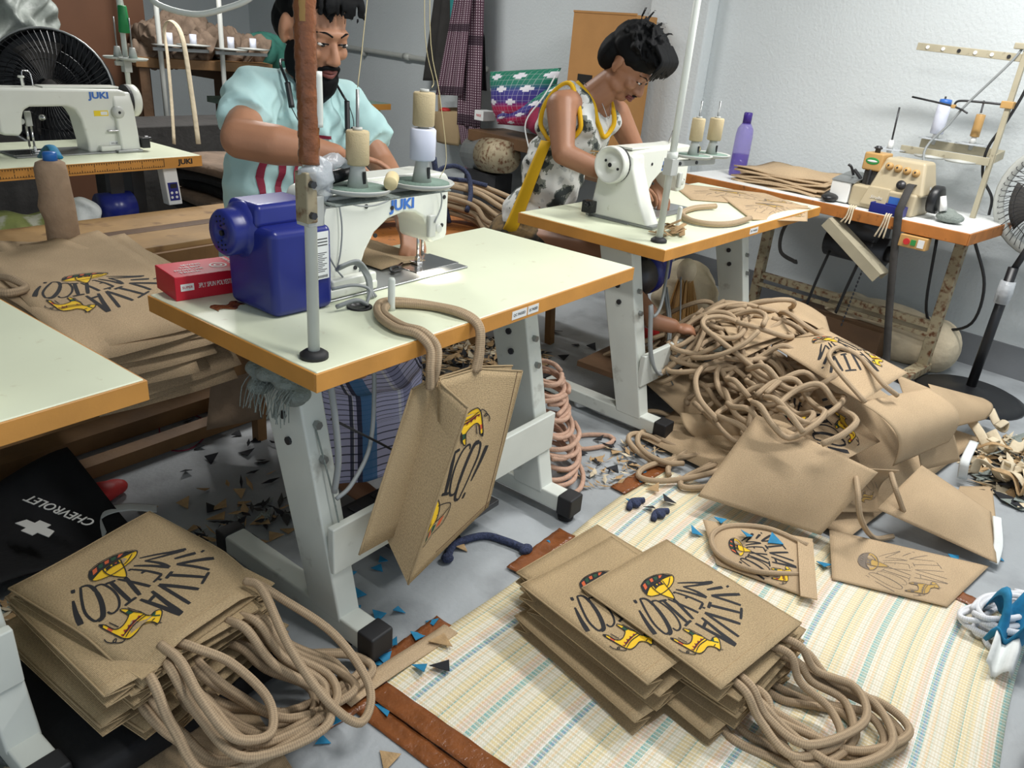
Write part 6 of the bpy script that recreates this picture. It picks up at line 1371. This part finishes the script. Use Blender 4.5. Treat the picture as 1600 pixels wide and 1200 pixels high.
for k, pts in enumerate(([(1.97, .27, .70), (1.85, .20, .62), (1.70, .13, .50), (1.63, .12, .47), (1.60, .12, .52)], [(2.02, .28, .46), (1.95, .2, .34), (1.80, .12, .24), (1.68, .09, .24), (1.62, .10, .34), (1.60, .12, .52)], [(2.04, .28, .46), (1.97, .2, .33), (1.82, .12, .225), (1.69, .085, .23), (1.615, .10, .33), (1.59, .12, .52)], [(2.1, .25, .5), (2.05, .2, .35), (1.95, .13, .2), (1.88, .09, .13), (1.80, .07, .16), (1.72, .07, .24)])):
    b = MB(); b.tube(pts, .006 if k < 3 else .0035, 8); tag(b.build('cable', 'cable_grey', None, True), ('grey cable running from the motor to the second table leg', 'outer grey cable sagging past the second table leg', 'inner grey cable sagging past the second table leg', 'thin grey wire looping lowest under the second table')[k], 'cable')
BR = thing('straw_broom', 'straw broom head standing under the second table', 'broom', (2.35, .34, .1)); b = MB(); r2 = random.Random(1)
for k in range(120):
    g = r2.uniform(0, 6.28); q = r2.uniform(.2, 1); p = Vector((.03*q*math.cos(g), .03*q*math.sin(g), .34)); e = Vector((.11*q*math.cos(g)-.06, .09*q*math.sin(g)-.05, r2.uniform(.0, .10))); b.tube([p, p.lerp(e, .6)+Vector((0, 0, .02)), e], .0018, 4, seg=2)
b.build('straw', 'knob_tan', BR)['kind'] = 'stuff'; b = MB(); b.ell((0, 0, .36), (.045, .045, .06)); b.build('binding', 'fabric_cream', BR, True)
WC = thing('white_sack', 'crumpled pale plastic sack under the second table', 'sack', (2.55, .42, 0)); b = MB(); b.ell((0, 0, .28), (.16, .16, .18)); b.ell((-.05, -.04, .10), (.18, .16, .11)); o = organic(b, 'plastic', 'fabric_cream', WC, .014, 1)
for v in o.data.vertices: c = v.co; v.co = c+Vector((.008*math.sin(c.z*60), .01*math.sin(c.x*50+c.z*30), 0))
RBt = thing('drink_bottle', 'clear bottle with red label under the second table', 'bottle', (1.93, .26, .215)); b = MB(); b.lathe([(.03, 0), (.032, .01), (.032, .12), (.014, .16), (.013, .18)], (0, 0, 0), n=18, cap=False); b.build('shell', 'clear_film', RBt, True); b = MB(); b.lathe([(.0325, .04), (.0325, .10)], (0, 0, 0), n=18, cap=False); b.build('label', 'label_red', RBt, True)
b = MB(); b.box(1.6, 2.55, .22, .40, .19, .212); tag(b.build('foot_board', 'wood_dark', None), 'dark foot board behind the second table beam', 'board')
# rag stuffed on the near table leg, jute flap below the table corner, cables there
RG = thing('frayed_rag', 'frayed grey rag stuffed on top of the near table leg', 'rag', (.10, .24, .62)); b = MB(); r2 = random.Random(5)
for k in range(9): b.ell((r2.uniform(-.06, .02), r2.uniform(-.09, .08), r2.uniform(-.01, .07)), (.04, .035, .025))
RG.scale = (.75, .75, .75); o = organic(b, 'cloth', 'lint_grey', RG, .008, 1); b = MB()
for k in range(40): x, y = r2.uniform(-.09, -.04), r2.uniform(-.1, .08); b.tube([(x+.03, y, .03), (x, y, .0), (x-.01, y+r2.uniform(-.02, .02), -.05-r2.uniform(0, .03))], .0018, 4, seg=2)
b.build('fringe', 'lint_grey', RG)['kind'] = 'stuff'
b = MB(); b.tube([(.08, .06, .715), (.085, .05, .62), (.088, .045, .52), (.08, .05, .44)], .007, 8); tag(b.build('cable', 'cable_grey', None, True), 'dusty cable hanging at the near table corner', 'cable')
b = MB(); b.tube([(.25, .12, .715), (.24, .10, .62), (.20, .07, .5), (.13, .05, .44), (.085, .05, .42)], .005, 8); tag(b.build('cable', 'cable_grey', None, True), 'grey cable bowing down in front of the lungi', 'cable')
b = MB(); b.tube([(.10, .08, .60), (.2, .06, .52), (.33, .07, .42), (.5, .09, .34)], .003, 6); tag(b.build('cable', 'cable_black', None, True), 'thin black wire crossing in front of the lungi', 'cable')
b = MB(); b.tube([(.115, .155, .55), (.118, .11, .42), (.122, .08, .30)], .0022, 6); tag(b.build('twine', 'lint_grey', None, True), 'twine tied down the near table leg', 'string')
JF = thing('jute_flap', 'grey-brown jute bag hanging from the dark wooden bench', 'bag', (.47, 1.03, .10)); JF.rotation_euler = (0, 0, .9); b = MB(); b.sheet(lambda u, v: (-.02+.02*math.sin(3*v), -.09+.18*u*(.7+.3*v), .36-.36*v*(1+.1*(u-.5))), 8, 10, .25, .42); b.build('cloth', 'wrap_cloth', JF, True, solid=.01); b = MB(); b.tube([(-.02, -.063, .36), (-.01, -.08, .2), (-.02, -.09, .02)], .004, 6); b.build('seam', 'wrap_cloth', JF, True)
# ================================================================ floor: mat, tape, offcuts
m = bpy.data.materials.new('mat_plaid'); m.use_nodes = True; nt = m.node_tree; n = nt.nodes; bs = n['Principled BSDF']; bs.inputs['Roughness'].default_value = .45
tc = n.new('ShaderNodeTexCoord'); sp = n.new('ShaderNodeSeparateXYZ'); nt.links.new(tc.outputs['UV'], sp.inputs[0]); U, V = sp.outputs[0], sp.outputs[1]
cur = n.new('ShaderNodeRGB'); cur.outputs[0].default_value = rgb((226, 220, 200)); cur = cur.outputs[0]
for co, per, wid, off, colr, fac in ((V, .15, .34, .0, (226, 204, 140), .7), (V, .15, .14, .52, (222, 180, 160), .6), (V, .15, .10, .36, (104, 172, 170), .9), (V, .15, .05, .86, (104, 172, 170), .9), (V, .0214, .22, .1, (176, 190, 168), .45), (V, .30, .02, .66, (96, 138, 184), .8), (V, .30, .02, .70, (236, 236, 232), .8), (V, .05, .12, .6, (228, 190, 130), .6), (U, .0105, .36, 0, (242, 240, 232), .55), (V, .0064, .35, 0, (200, 184, 148), .35), (U, .021, .2, .2, (206, 188, 150), .45)):
    mx = n.new('ShaderNodeMixRGB'); mx.inputs['Color2'].default_value = rgb(colr); nt.links.new(nmath(nt, 'MULTIPLY', stripes(nt, co, per, wid, off), fac), mx.inputs['Fac']); nt.links.new(cur, mx.inputs['Color1']); cur = mx.outputs['Color']
nt.links.new(cur, bs.inputs['Base Color']); bp = n.new('ShaderNodeBump'); bp.inputs['Strength'].default_value = .25; bp.inputs['Distance'].default_value = .002
nt.links.new(nmath(nt, 'MULTIPLY', nmath(nt, 'SINE', nmath(nt, 'MULTIPLY', U, 1140)), nmath(nt, 'SINE', nmath(nt, 'MULTIPLY', V, 1140))), bp.inputs['Height']); nt.links.new(bp.outputs['Normal'], bs.inputs['Normal']); MATS['mat_plaid'] = m
def matfn(u, v):
    x = .05+1.38*u; y = -.10-1.16*v
    return (x+.006*math.sin(11*v), y+.008*math.sin(9*u+1), .004+.0025*math.sin(13*u+7*v)*math.sin(9*v+2))
b = MB(); b.sheet(matfn, 60, 50, 1.38, 1.16); tag(b.build('woven_mat', 'mat_plaid', None, True, solid=.003), 'striped plastic woven mat under the bag stacks', 'mat')
def tape(label, p, q, w_, z=.0085):
    p, q = Vector((p[0], p[1], z)), Vector((q[0], q[1], z)); d = (q-p).normalized(); nn = Vector((-d.y, d.x, 0))*w_/2
    fn = lambda u, v: p.lerp(q, u)+nn*(2*v-1)+Vector((0, 0, .0012*math.sin(40*u+5*v)))
    b = MB(); b.sheet(fn, 20, 4, (q-p).length, w_); return tag(b.build('packing_tape', 'tape_brown', None, True, solid=.0012), label, 'tape', 'brown packing tape along the mat edges')
tape('brown tape strip down the mat\'s near left edge', (.055, -.105), (.075, -.75), .055); tape('brown tape strip on the floor left of the mat corner', (.005, -.10), (.02, -.60), .05, .003)
tape('brown tape piece at the mat\'s left corner, partly under the left cords', (-.13, -.085), (.05, -.11), .06, .004)
tape('brown tape piece on the mat\'s far edge behind the rearmost bag', (.60, -.085), (.86, -.085), .06); tape('brown tape piece near the blue scraps left of the mat', (.13, -.072), (.32, -.075), .05, .0075)
tape('brown tape piece at the mat\'s far right corner under the heap', (1.18, -.07), (1.45, -.10), .06); tape('brown tape piece at the mat\'s right edge beside the white cord', (1.42, -.98), (1.40, -1.16), .05)
b = MB(); b.sheet(lambda u, v: (-.02+.33*u, -.115+.045*v-.08*u*.2, .012+.004*math.sin(5*u)), 10, 3, .33, .045); tag(b.build('cardboard_strip', 'jute_raw', None, True, solid=.003), 'grey-brown cloth strip lying across the mat corner', 'strip')
rnd = random.Random(12)
def z_on(x, y): return .009 if (.05 < x < 1.43 and -1.26 < y < -.10) else .0005
BLUE = [(0.213, 0.172, 0.000), (0.203, 0.122, 0.000), (0.220, 0.060, 0.000), (0.199, 0.014, 0.000), (0.270, 0.034, 0.000), (0.174, -0.039, 0.000), (0.144, -0.044, 0.000), (0.238, -0.069, 0.000), (0.297, -0.056, 0.000), (0.121, -0.020, 0.000), (0.114, -0.054, 0.000), (0.131, -0.066, 0.000), (0.029, -0.168, 0.000), (0.159, -0.150, 0.000), (-0.068, -0.112, 0.000), (-0.113, -0.135, 0.000), (0.350, 0.200, 0.000), (0.381, 0.217, 0.000), (1.147, -0.139, 0.000), (1.450, 0.005, 0.000), (1.355, -0.085, 0.000), (1.052, 0.052, 0.000), (1.103, 0.103, 0.000), (1.048, 0.013, 0.000), (1.289, -0.097, 0.000), (0.791, -0.083, 0.000), (0.278, 0.235, 0.000), (1.200, -0.444, 0.000), (1.135, -0.377, 0.000), (1.092, -0.471, 0.000), (1.261, -0.734, 0.000), (0.952, -0.007, 0.000), (0.244, 0.158, 0.000), (1.586, -1.033, 0.000), (1.711, -1.130, 0.000), (1.208, -0.421, 0.040), (1.169, -0.520, 0.050), (1.207, -0.595, 0.050), (0.175, 0.141, 0.000), (0.894, 0.620, 0.000), (0.960, 0.622, 0.000)]
for p in BLUE: scrap('small blue triangular fabric offcut scattered on the floor', p[0], p[1], max(p[2], z_on(p[0], p[1])), rnd.uniform(.017, .027), 'scrap_blue', 'blue triangular offcuts')
BLK = [(0.198, -0.180, 0.000), (1.154, -0.209, 0.000), (1.299, 0.012, 0.000), (1.423, 0.115, 0.000), (1.381, -0.005, 0.000), (1.439, 0.168, 0.000), (1.581, -0.199, 0.000), (0.526, 1.232, 0.000), (0.520, 1.104, 0.000), (0.540, 1.021, 0.000), (0.377, 1.113, 0.000), (0.359, 1.011, 0.000), (0.465, 0.968, 0.000), (0.465, 0.880, 0.000), (0.258, 0.995, 0.000), (0.340, 1.210, 0.000), (0.539, 0.612, 0.000), (0.617, 1.289, 0.000), (0.462, 1.292, 0.000), (2.206, 0.783, 0.000), (2.279, 0.951, 0.000), (1.227, -0.229, 0.000), (-0.437, 0.156, 0.000), (0.737, 1.840, 0.000), (0.723, 1.673, 0.000), (0.545, 1.583, 0.000), (0.508, 1.389, 0.000), (0.194, 0.751, 0.000), (0.608, 0.148, 0.000), (1.303, 0.165, 0.000), (0.113, 0.057, 0.000), (2.019, 0.731, 0.000), (2.233, 0.706, 0.000), (1.984, -0.983, 0.000), (2.120, -1.002, 0.000)]
for p in BLK: scrap('black triangular fabric offcut scattered on the floor', p[0], p[1], z_on(p[0], p[1]), rnd.uniform(.018, .034), 'scrap_black', 'black triangular offcuts')
TAN = [(0.239, 0.856, 0.000), (0.303, 0.767, 0.000), (0.214, 0.732, 0.000), (0.279, 0.715, 0.000), (0.189, 0.710, -0.000), (0.161, 0.833, 0.000), (0.259, 0.592, 0.000), (0.247, 0.515, 0.000), (-0.136, 0.996, 0.030), (0.256, -0.127, 0.000), (1.315, 0.089, 0.000), (1.399, 0.073, 0.000), (1.513, 0.030, 0.000), (1.335, 0.200, 0.000), (1.149, 0.129, 0.000), (-0.057, -0.267, 0.000), (1.266, -0.159, 0.000), (1.369, -0.025, 0.000), (0.291, 0.515, 0.000), (0.192, 0.528, 0.000), (0.103, 0.705, 0.000), (0.586, 0.104, 0.000), (0.066, 0.879, 0.000)]
for p in TAN: scrap('tan jute offcut scattered on the floor', p[0], p[1], z_on(p[0], p[1]), rnd.uniform(.022, .036), 'scrap_tan', 'tan jute offcuts')
# drifts of tiny clippings nobody could count
def drift(label, cx, cy, rx, ry, n_, mats, h=.03, s=(.012, .03), seed=0):
    r2 = random.Random(seed); b = MB()
    for k in range(n_):
        g = r2.uniform(0, 6.28); q = r2.random()**.6; x, y = cx+rx*q*math.cos(g), cy+ry*q*math.sin(g); z = .003+h*(1-q)*r2.random(); a = r2.uniform(0, 6.28); l = r2.uniform(*s); w_ = l*r2.uniform(.12, .5); d = Vector((math.cos(a), math.sin(a), r2.uniform(-.3, .4))); e = Vector((-math.sin(a), math.cos(a), r2.uniform(-.3, .3)))
        c = Vector((x, y, z+.008)); b.add([c-d*l, c+e*w_, c+d*l+Vector((0, 0, .004)), c-e*w_], [(0, 1, 2, 3)], r2.randrange(len(mats)))
    o = b.build('clippings', mats, None); o['kind'] = 'stuff'; o['label'] = label; o['category'] = 'clippings'
drift('drift of jute clippings on the floor between the two tables', 1.62, .95, .42, .30, 700, ['scrap_tan', 'scrap_tan', 'scrap_black', 'fabric_cream'], .06, (.02, .045), 1)
drift('thin jute clippings along the floor by the pink cord hank', 1.38, .02, .28, .10, 120, ['scrap_tan', 'scrap_tan', 'fabric_cream', 'scrap_black'], .012, (.010, .024), 2)
drift('dusty clippings behind the bag stack on the black folded bag', .22, .62, .16, .08, 70, ['scrap_tan', 'jacket_dark', 'lint_grey', 'scrap_black'], .03, (.015, .03), 3)
drift('clippings beside the left table leg', -.36, .62, .12, .12, 260, ['scrap_tan', 'lint_grey', 'fabric_cream'], .05, (.015, .035), 4)
drift('cream offcuts and thread litter beside the fan base', 2.45, -1.15, .34, .22, 420, ['fabric_cream', 'fabric_cream', 'scrap_tan', 'scrap_black', 'lint_grey'], .08, (.03, .07), 5)
drift('clippings round the foot of the lower left table leg', -.56, .12, .14, .16, 260, ['lint_grey', 'fabric_cream', 'scrap_black'], .05, (.015, .03), 6)
drift('black and tan clippings under the near table', .75, .75, .5, .35, 60, ['scrap_black', 'scrap_tan'], .01, (.015, .035), 7)
# curled cream offcut strips by the fan
r2 = random.Random(9)
for k in range(22):
    x, y = 2.40+r2.uniform(-.25, .3), -1.13+r2.uniform(-.16, .16); a = r2.uniform(0, 6.28); l = r2.uniform(.10, .2)
    pts = [(x+l*t*math.cos(a)+.03*math.sin(6*t+k), y+l*t*math.sin(a)+.03*math.cos(5*t+k), .03+.06*abs(math.sin(4*t+k))) for t in (0, .25, .5, .75, 1)]
    b = MB(); b.tube(pts, r2.uniform(.012, .022), 8, flat=.2); tag(b.build('cloth_strip', 'fabric_cream' if k % 4 else 'scrap_tan', None, True), 'curled cream offcut strip heaped beside the fan base', 'strip', 'cream offcut strips by the fan')
b = MB(); b.tube([(2.345, -0.941, 0.100), (2.141, -0.944, 0.100), (2.161, -0.953, 0.020)], .016, 8, flat=.15); tag(b.build('white_tape', 'fabric_white', None, True), 'white tape strip hanging in front of the cream offcuts', 'tape')
b = MB(); b.tube([(1.832, -1.095, 0.080), (1.716, -1.124, 0.050), (1.644, -1.130, 0.020)], .014, 8, flat=.15); tag(b.build('white_tape', 'fabric_white', None, True), 'white tape strip over the corner of the smooth panel', 'tape')
# navy rope pieces on the floor
b = MB(); b.tube([(0.508, 0.088, 0.012), (0.575, 0.114, 0.012), (0.662, 0.083, 0.012), (0.689, 0.020, 0.012), (0.700, -0.048, 0.012)], .011, 8); b.ell((0.697, -0.050, 0.014), (.022, .018, .014)); b.ell((0.510, 0.087, 0.012), (.018, .018, .012)); tag(b.build('rope_piece', 'navy_rope', None, True), 'short navy rope lying on the floor under the near table', 'rope')
for p, l in (((1.143, -0.248, 0.012), 'small navy rope tuft on the mat beside the rearmost stack'), ((1.142, -0.159, 0.012), 'dark rope tuft on the far edge of the mat')):
    b = MB(); b.tube([(-.04, 0, .01), (0, .012, .014), (.04, -.01, .01)], .010, 8); b.ell((.0, .0, .014), (.02, .02, .014)); o = b.build('rope_tuft', 'navy_rope', None, True); o.location = (p[0], p[1], .004); tag(o, l, 'rope')
# black folded bag under the left stack, brand cloth, straps, board strips
BB_ = thing('folded_bag', 'flat black folded bag under the jute bag stack with the print up', 'bag', (-.25, .33, 0)); b = MB(); b.box(-.24, .22, -.26, .24, .004, .068); b.build('cloth', 'fabric_black', BB_, bevel=.02, seg=3)
BC = thing('black_cloth', 'black cloth with white car-maker lettering on the floor under the empty table', 'cloth', (-.20, .98, 0)); b = MB(); b.sheet(lambda u, v: (-.34+.52*u, -.26+.42*v, .05+.06*v*v+.035*math.sin(5*u+3*v)), 20, 16, .5, .5); b.build('cloth', 'fabric_black', BC, True, solid=.006)
text('lettering', 'CHEVROLET', .04, frame((.03, -.12, .128), (-.25, .96, .0), (-.96, -.25, .0)), 'white_paint', BC, .001, wid=.24)
b = MB(); b.prism([(-.05, -.012), (-.02, -.012), (-.02, -.026), (.02, -.026), (.02, -.012), (.05, -.012), (.06, .012), (.02, .012), (.02, .026), (-.02, .026), (-.02, .012), (-.06, .012)], 0, .002, frame((-.045, -.16, .128), (-.25, .96, .0), (-.96, -.25, .0))); b.build('emblem', 'white_paint', BC)
b = MB(); b.tube([(-.46, .98, .10), (-.43, .90, .17), (-.40, .82, .15), (-.42, .74, .06), (-.44, .70, .03)], .028, 10, flat=.6); tag(b.build('rag', 'wrap_cloth', None, True), 'twisted brown rag beside the black lettered cloth', 'rag')
b = MB(); b.tube([(0.073, 0.833, 0.030), (0.009, 0.868, 0.050), (-0.046, 0.887, 0.050), (-0.072, 0.887, 0.030), (-0.092, 0.820, 0.020)], .020, 8, flat=.12); tag(b.build('white_tape', 'fabric_white', None, True), 'folded white tape behind the bag stack on the black folded bag', 'tape')
b = MB(); b.tube([(-0.483, 0.184, 0.010), (-0.431, 0.190, 0.012), (-0.378, 0.177, 0.030), (-0.334, 0.125, 0.020)], .020, 8, flat=.12); tag(b.build('white_tape', 'fabric_white', None, True), 'white tape winding in front of the bag stack on the black folded bag', 'tape')
LP('brown jute panel on the floor under the bag stack on the black folded bag', patch((-.62, -.10, .006), (-.20, -.16, .006), (-.14, .12, .006), (-.50, .16, .006), .006, 1, 1), group='jute panels on the floor at the left', m='jute_raw')
b = MB(); b.box(-.4, .95, 1.15, 1.21, .005, .05); tag(b.build('floor_beam', 'wood_mid', None), 'long wooden beam lying on the floor behind the left stack', 'beam')
b = MB(); b.box(-.3, 1.1, 1.32, 1.42, .005, .06); tag(b.build('floor_beam', 'wood_mid', None), 'wooden beam on the floor under the plank bench', 'beam')
t = thing('spray_can', 'small white can lying behind the second table leg', 'can', (1.697, 0.335, 0.030)); b = MB(); b.lathe([(.026, 0), (.028, .004), (.028, .09), (.022, .10)], (0, 0, 0), (-.8, .6, 0)); b.build('can', 'label_white', t, True); b = MB(); b.lathe([(.0, -.001), (.024, -.001), (.024, .002)], (0, 0, 0), (-.8, .6, 0)); b.build('lid', 'thread_white', t, True)

# ================================================================ smaller clutter
c_ = (-0.454, 0.214, 0.760)
t = thing('white_carton', 'white carton standing on the empty sewing table', 'box', (c_[0]-.06, c_[1]+.02, .76), .2); b = MB(); b.box(-.08, .05, -.03, .05, 0, .09); b.build('carton', 'label_white', t, bevel=.003)
t = thing('red_pouch', 'dark red pouch on the floor under the empty table', 'pouch', (-.02, 1.02, 0)); b = MB(); b.ell((0, 0, .03), (.09, .05, .03)); b.ell((.06, .01, .025), (.05, .04, .022)); organic(b, 'cloth', 'label_red', t, .008, 2)
b = MB(); b.tube([(0.399, 1.374, 0.004), (0.490, 1.338, 0.004), (0.481, 1.209, 0.004), (0.358, 1.121, 0.004), (0.297, 1.167, 0.004), (0.330, 1.273, 0.004)], .0022, 6, closed=True); tag(b.build('pink_string', 'fabric_maroon', None, True), 'loop of pink string on the floor by the bench', 'string')
# thread snips by the needle
t = thing('thread_snips', 'black thread snips lying beside the near machine needle', 'scissors', (0.583, 0.381, 0.770), .5); b = MB(); b.tube([(-.05, 0, .005), (-.02, .012, .006), (.0, .004, .006)], .006, 8, flat=.5); b.tube([(-.05, 0, .005), (-.02, -.012, .006), (.0, -.004, .006)], .006, 8, flat=.5); b.build('handles', 'black_plastic', t, True); b = MB(); b.bar((0, .003, .006), (.04, 0, .006), .006, .003); b.bar((0, -.003, .006), (.04, 0, .006), .006, .003); b.build('blades', 'chrome', t)
# torn brown paper left on the near table
b = MB(); b.sheet(lambda u, v: (.055+.07*u, .40+.035*v+.01*math.sin(9*u), .7608+.0008*math.sin(7*u+5*v)), 8, 4, .1, .05); tag(b.build('torn_tape', 'tape_brown', None, True, solid=.0006), 'torn brown tape remnant on the near table by the red carton', 'tape')
# clutter under the ruler-edged table
mat('sack_green', (150, 158, 96), .6, var=.3, scale=9, spots=((206, 206, 190), 12, .5, .6), bump=.4, bscale=30)
t = thing('printed_sack', 'yellow-green printed plastic sack under the ruler-edged table', 'sack', (.35, 2.45, 0)); b = MB(); b.ell((0, 0, .42), (.42, .16, .12)); b.ell((-.2, .02, .2), (.3, .18, .2)); b.ell((.2, .05, .2), (.25, .18, .22)); o = organic(b, 'plastic', 'sack_green', t, .016, 1)
for v in o.data.vertices: c = v.co; v.co = c+Vector((0, .01*math.sin(c.x*40+c.z*30), .012*math.sin(c.x*35)))
t = thing('crumpled_bag', 'crumpled white bag beside the wrapped bottle', 'bag', (.66, 2.36, 0)); b = MB(); b.ell((0, 0, .50), (.07, .08, .10)); b.ell((.03, .02, .36), (.10, .09, .12)); b.ell((0, 0, .14), (.12, .12, .14)); o = organic(b, 'cloth', 'fabric_white', t, .012, 1)
for v in o.data.vertices: c = v.co; v.co = c+Vector((.012*math.sin(c.z*60), .01*math.sin(c.x*70+c.z*40), 0))
t = thing('machine_motor', 'dark blue motor under the ruler-edged table', 'motor', (.84, 2.42, 0)); b = MB(); b.cyl((-.08, 0, .52), (.06, 0, .52), .07, n=20); b.build('body', 'blue_plastic', t, True); b = MB(); b.box(-.03, .03, -.02, .02, .58, .712); b.build('bracket', 'dark_steel', t); b = MB(); b.tube([(.0, -.05, .46), (.02, -.06, .3), (-.03, -.05, .12), (0, 0, .02)], .008, 8); b.build('cable', 'cable_black', t, True)
# second scatter of jute pieces under the sheet stack and loose cord there
LP('loose jute piece sticking out under the stack on the plank bench', patch((0.061, 1.137, 0.520), (0.136, 1.044, 0.500), (0.104, 1.021, 0.460), (0.060, 1.078, 0.460), .01, 1, 1), nu=8, nv=8, group='loose jute pieces under the bench stack')
b = MB(); b.tube([(-0.076, 1.231, 0.660), (-0.061, 1.191, 0.660), (-0.045, 1.159, 0.640), (-0.098, 1.144, 0.640), (-0.117, 1.214, 0.640)], .011, 8); tag(b.build('rope_loop', 'jute_cord', None, True), 'single cord lying over the edge of the bench stack', 'cord')
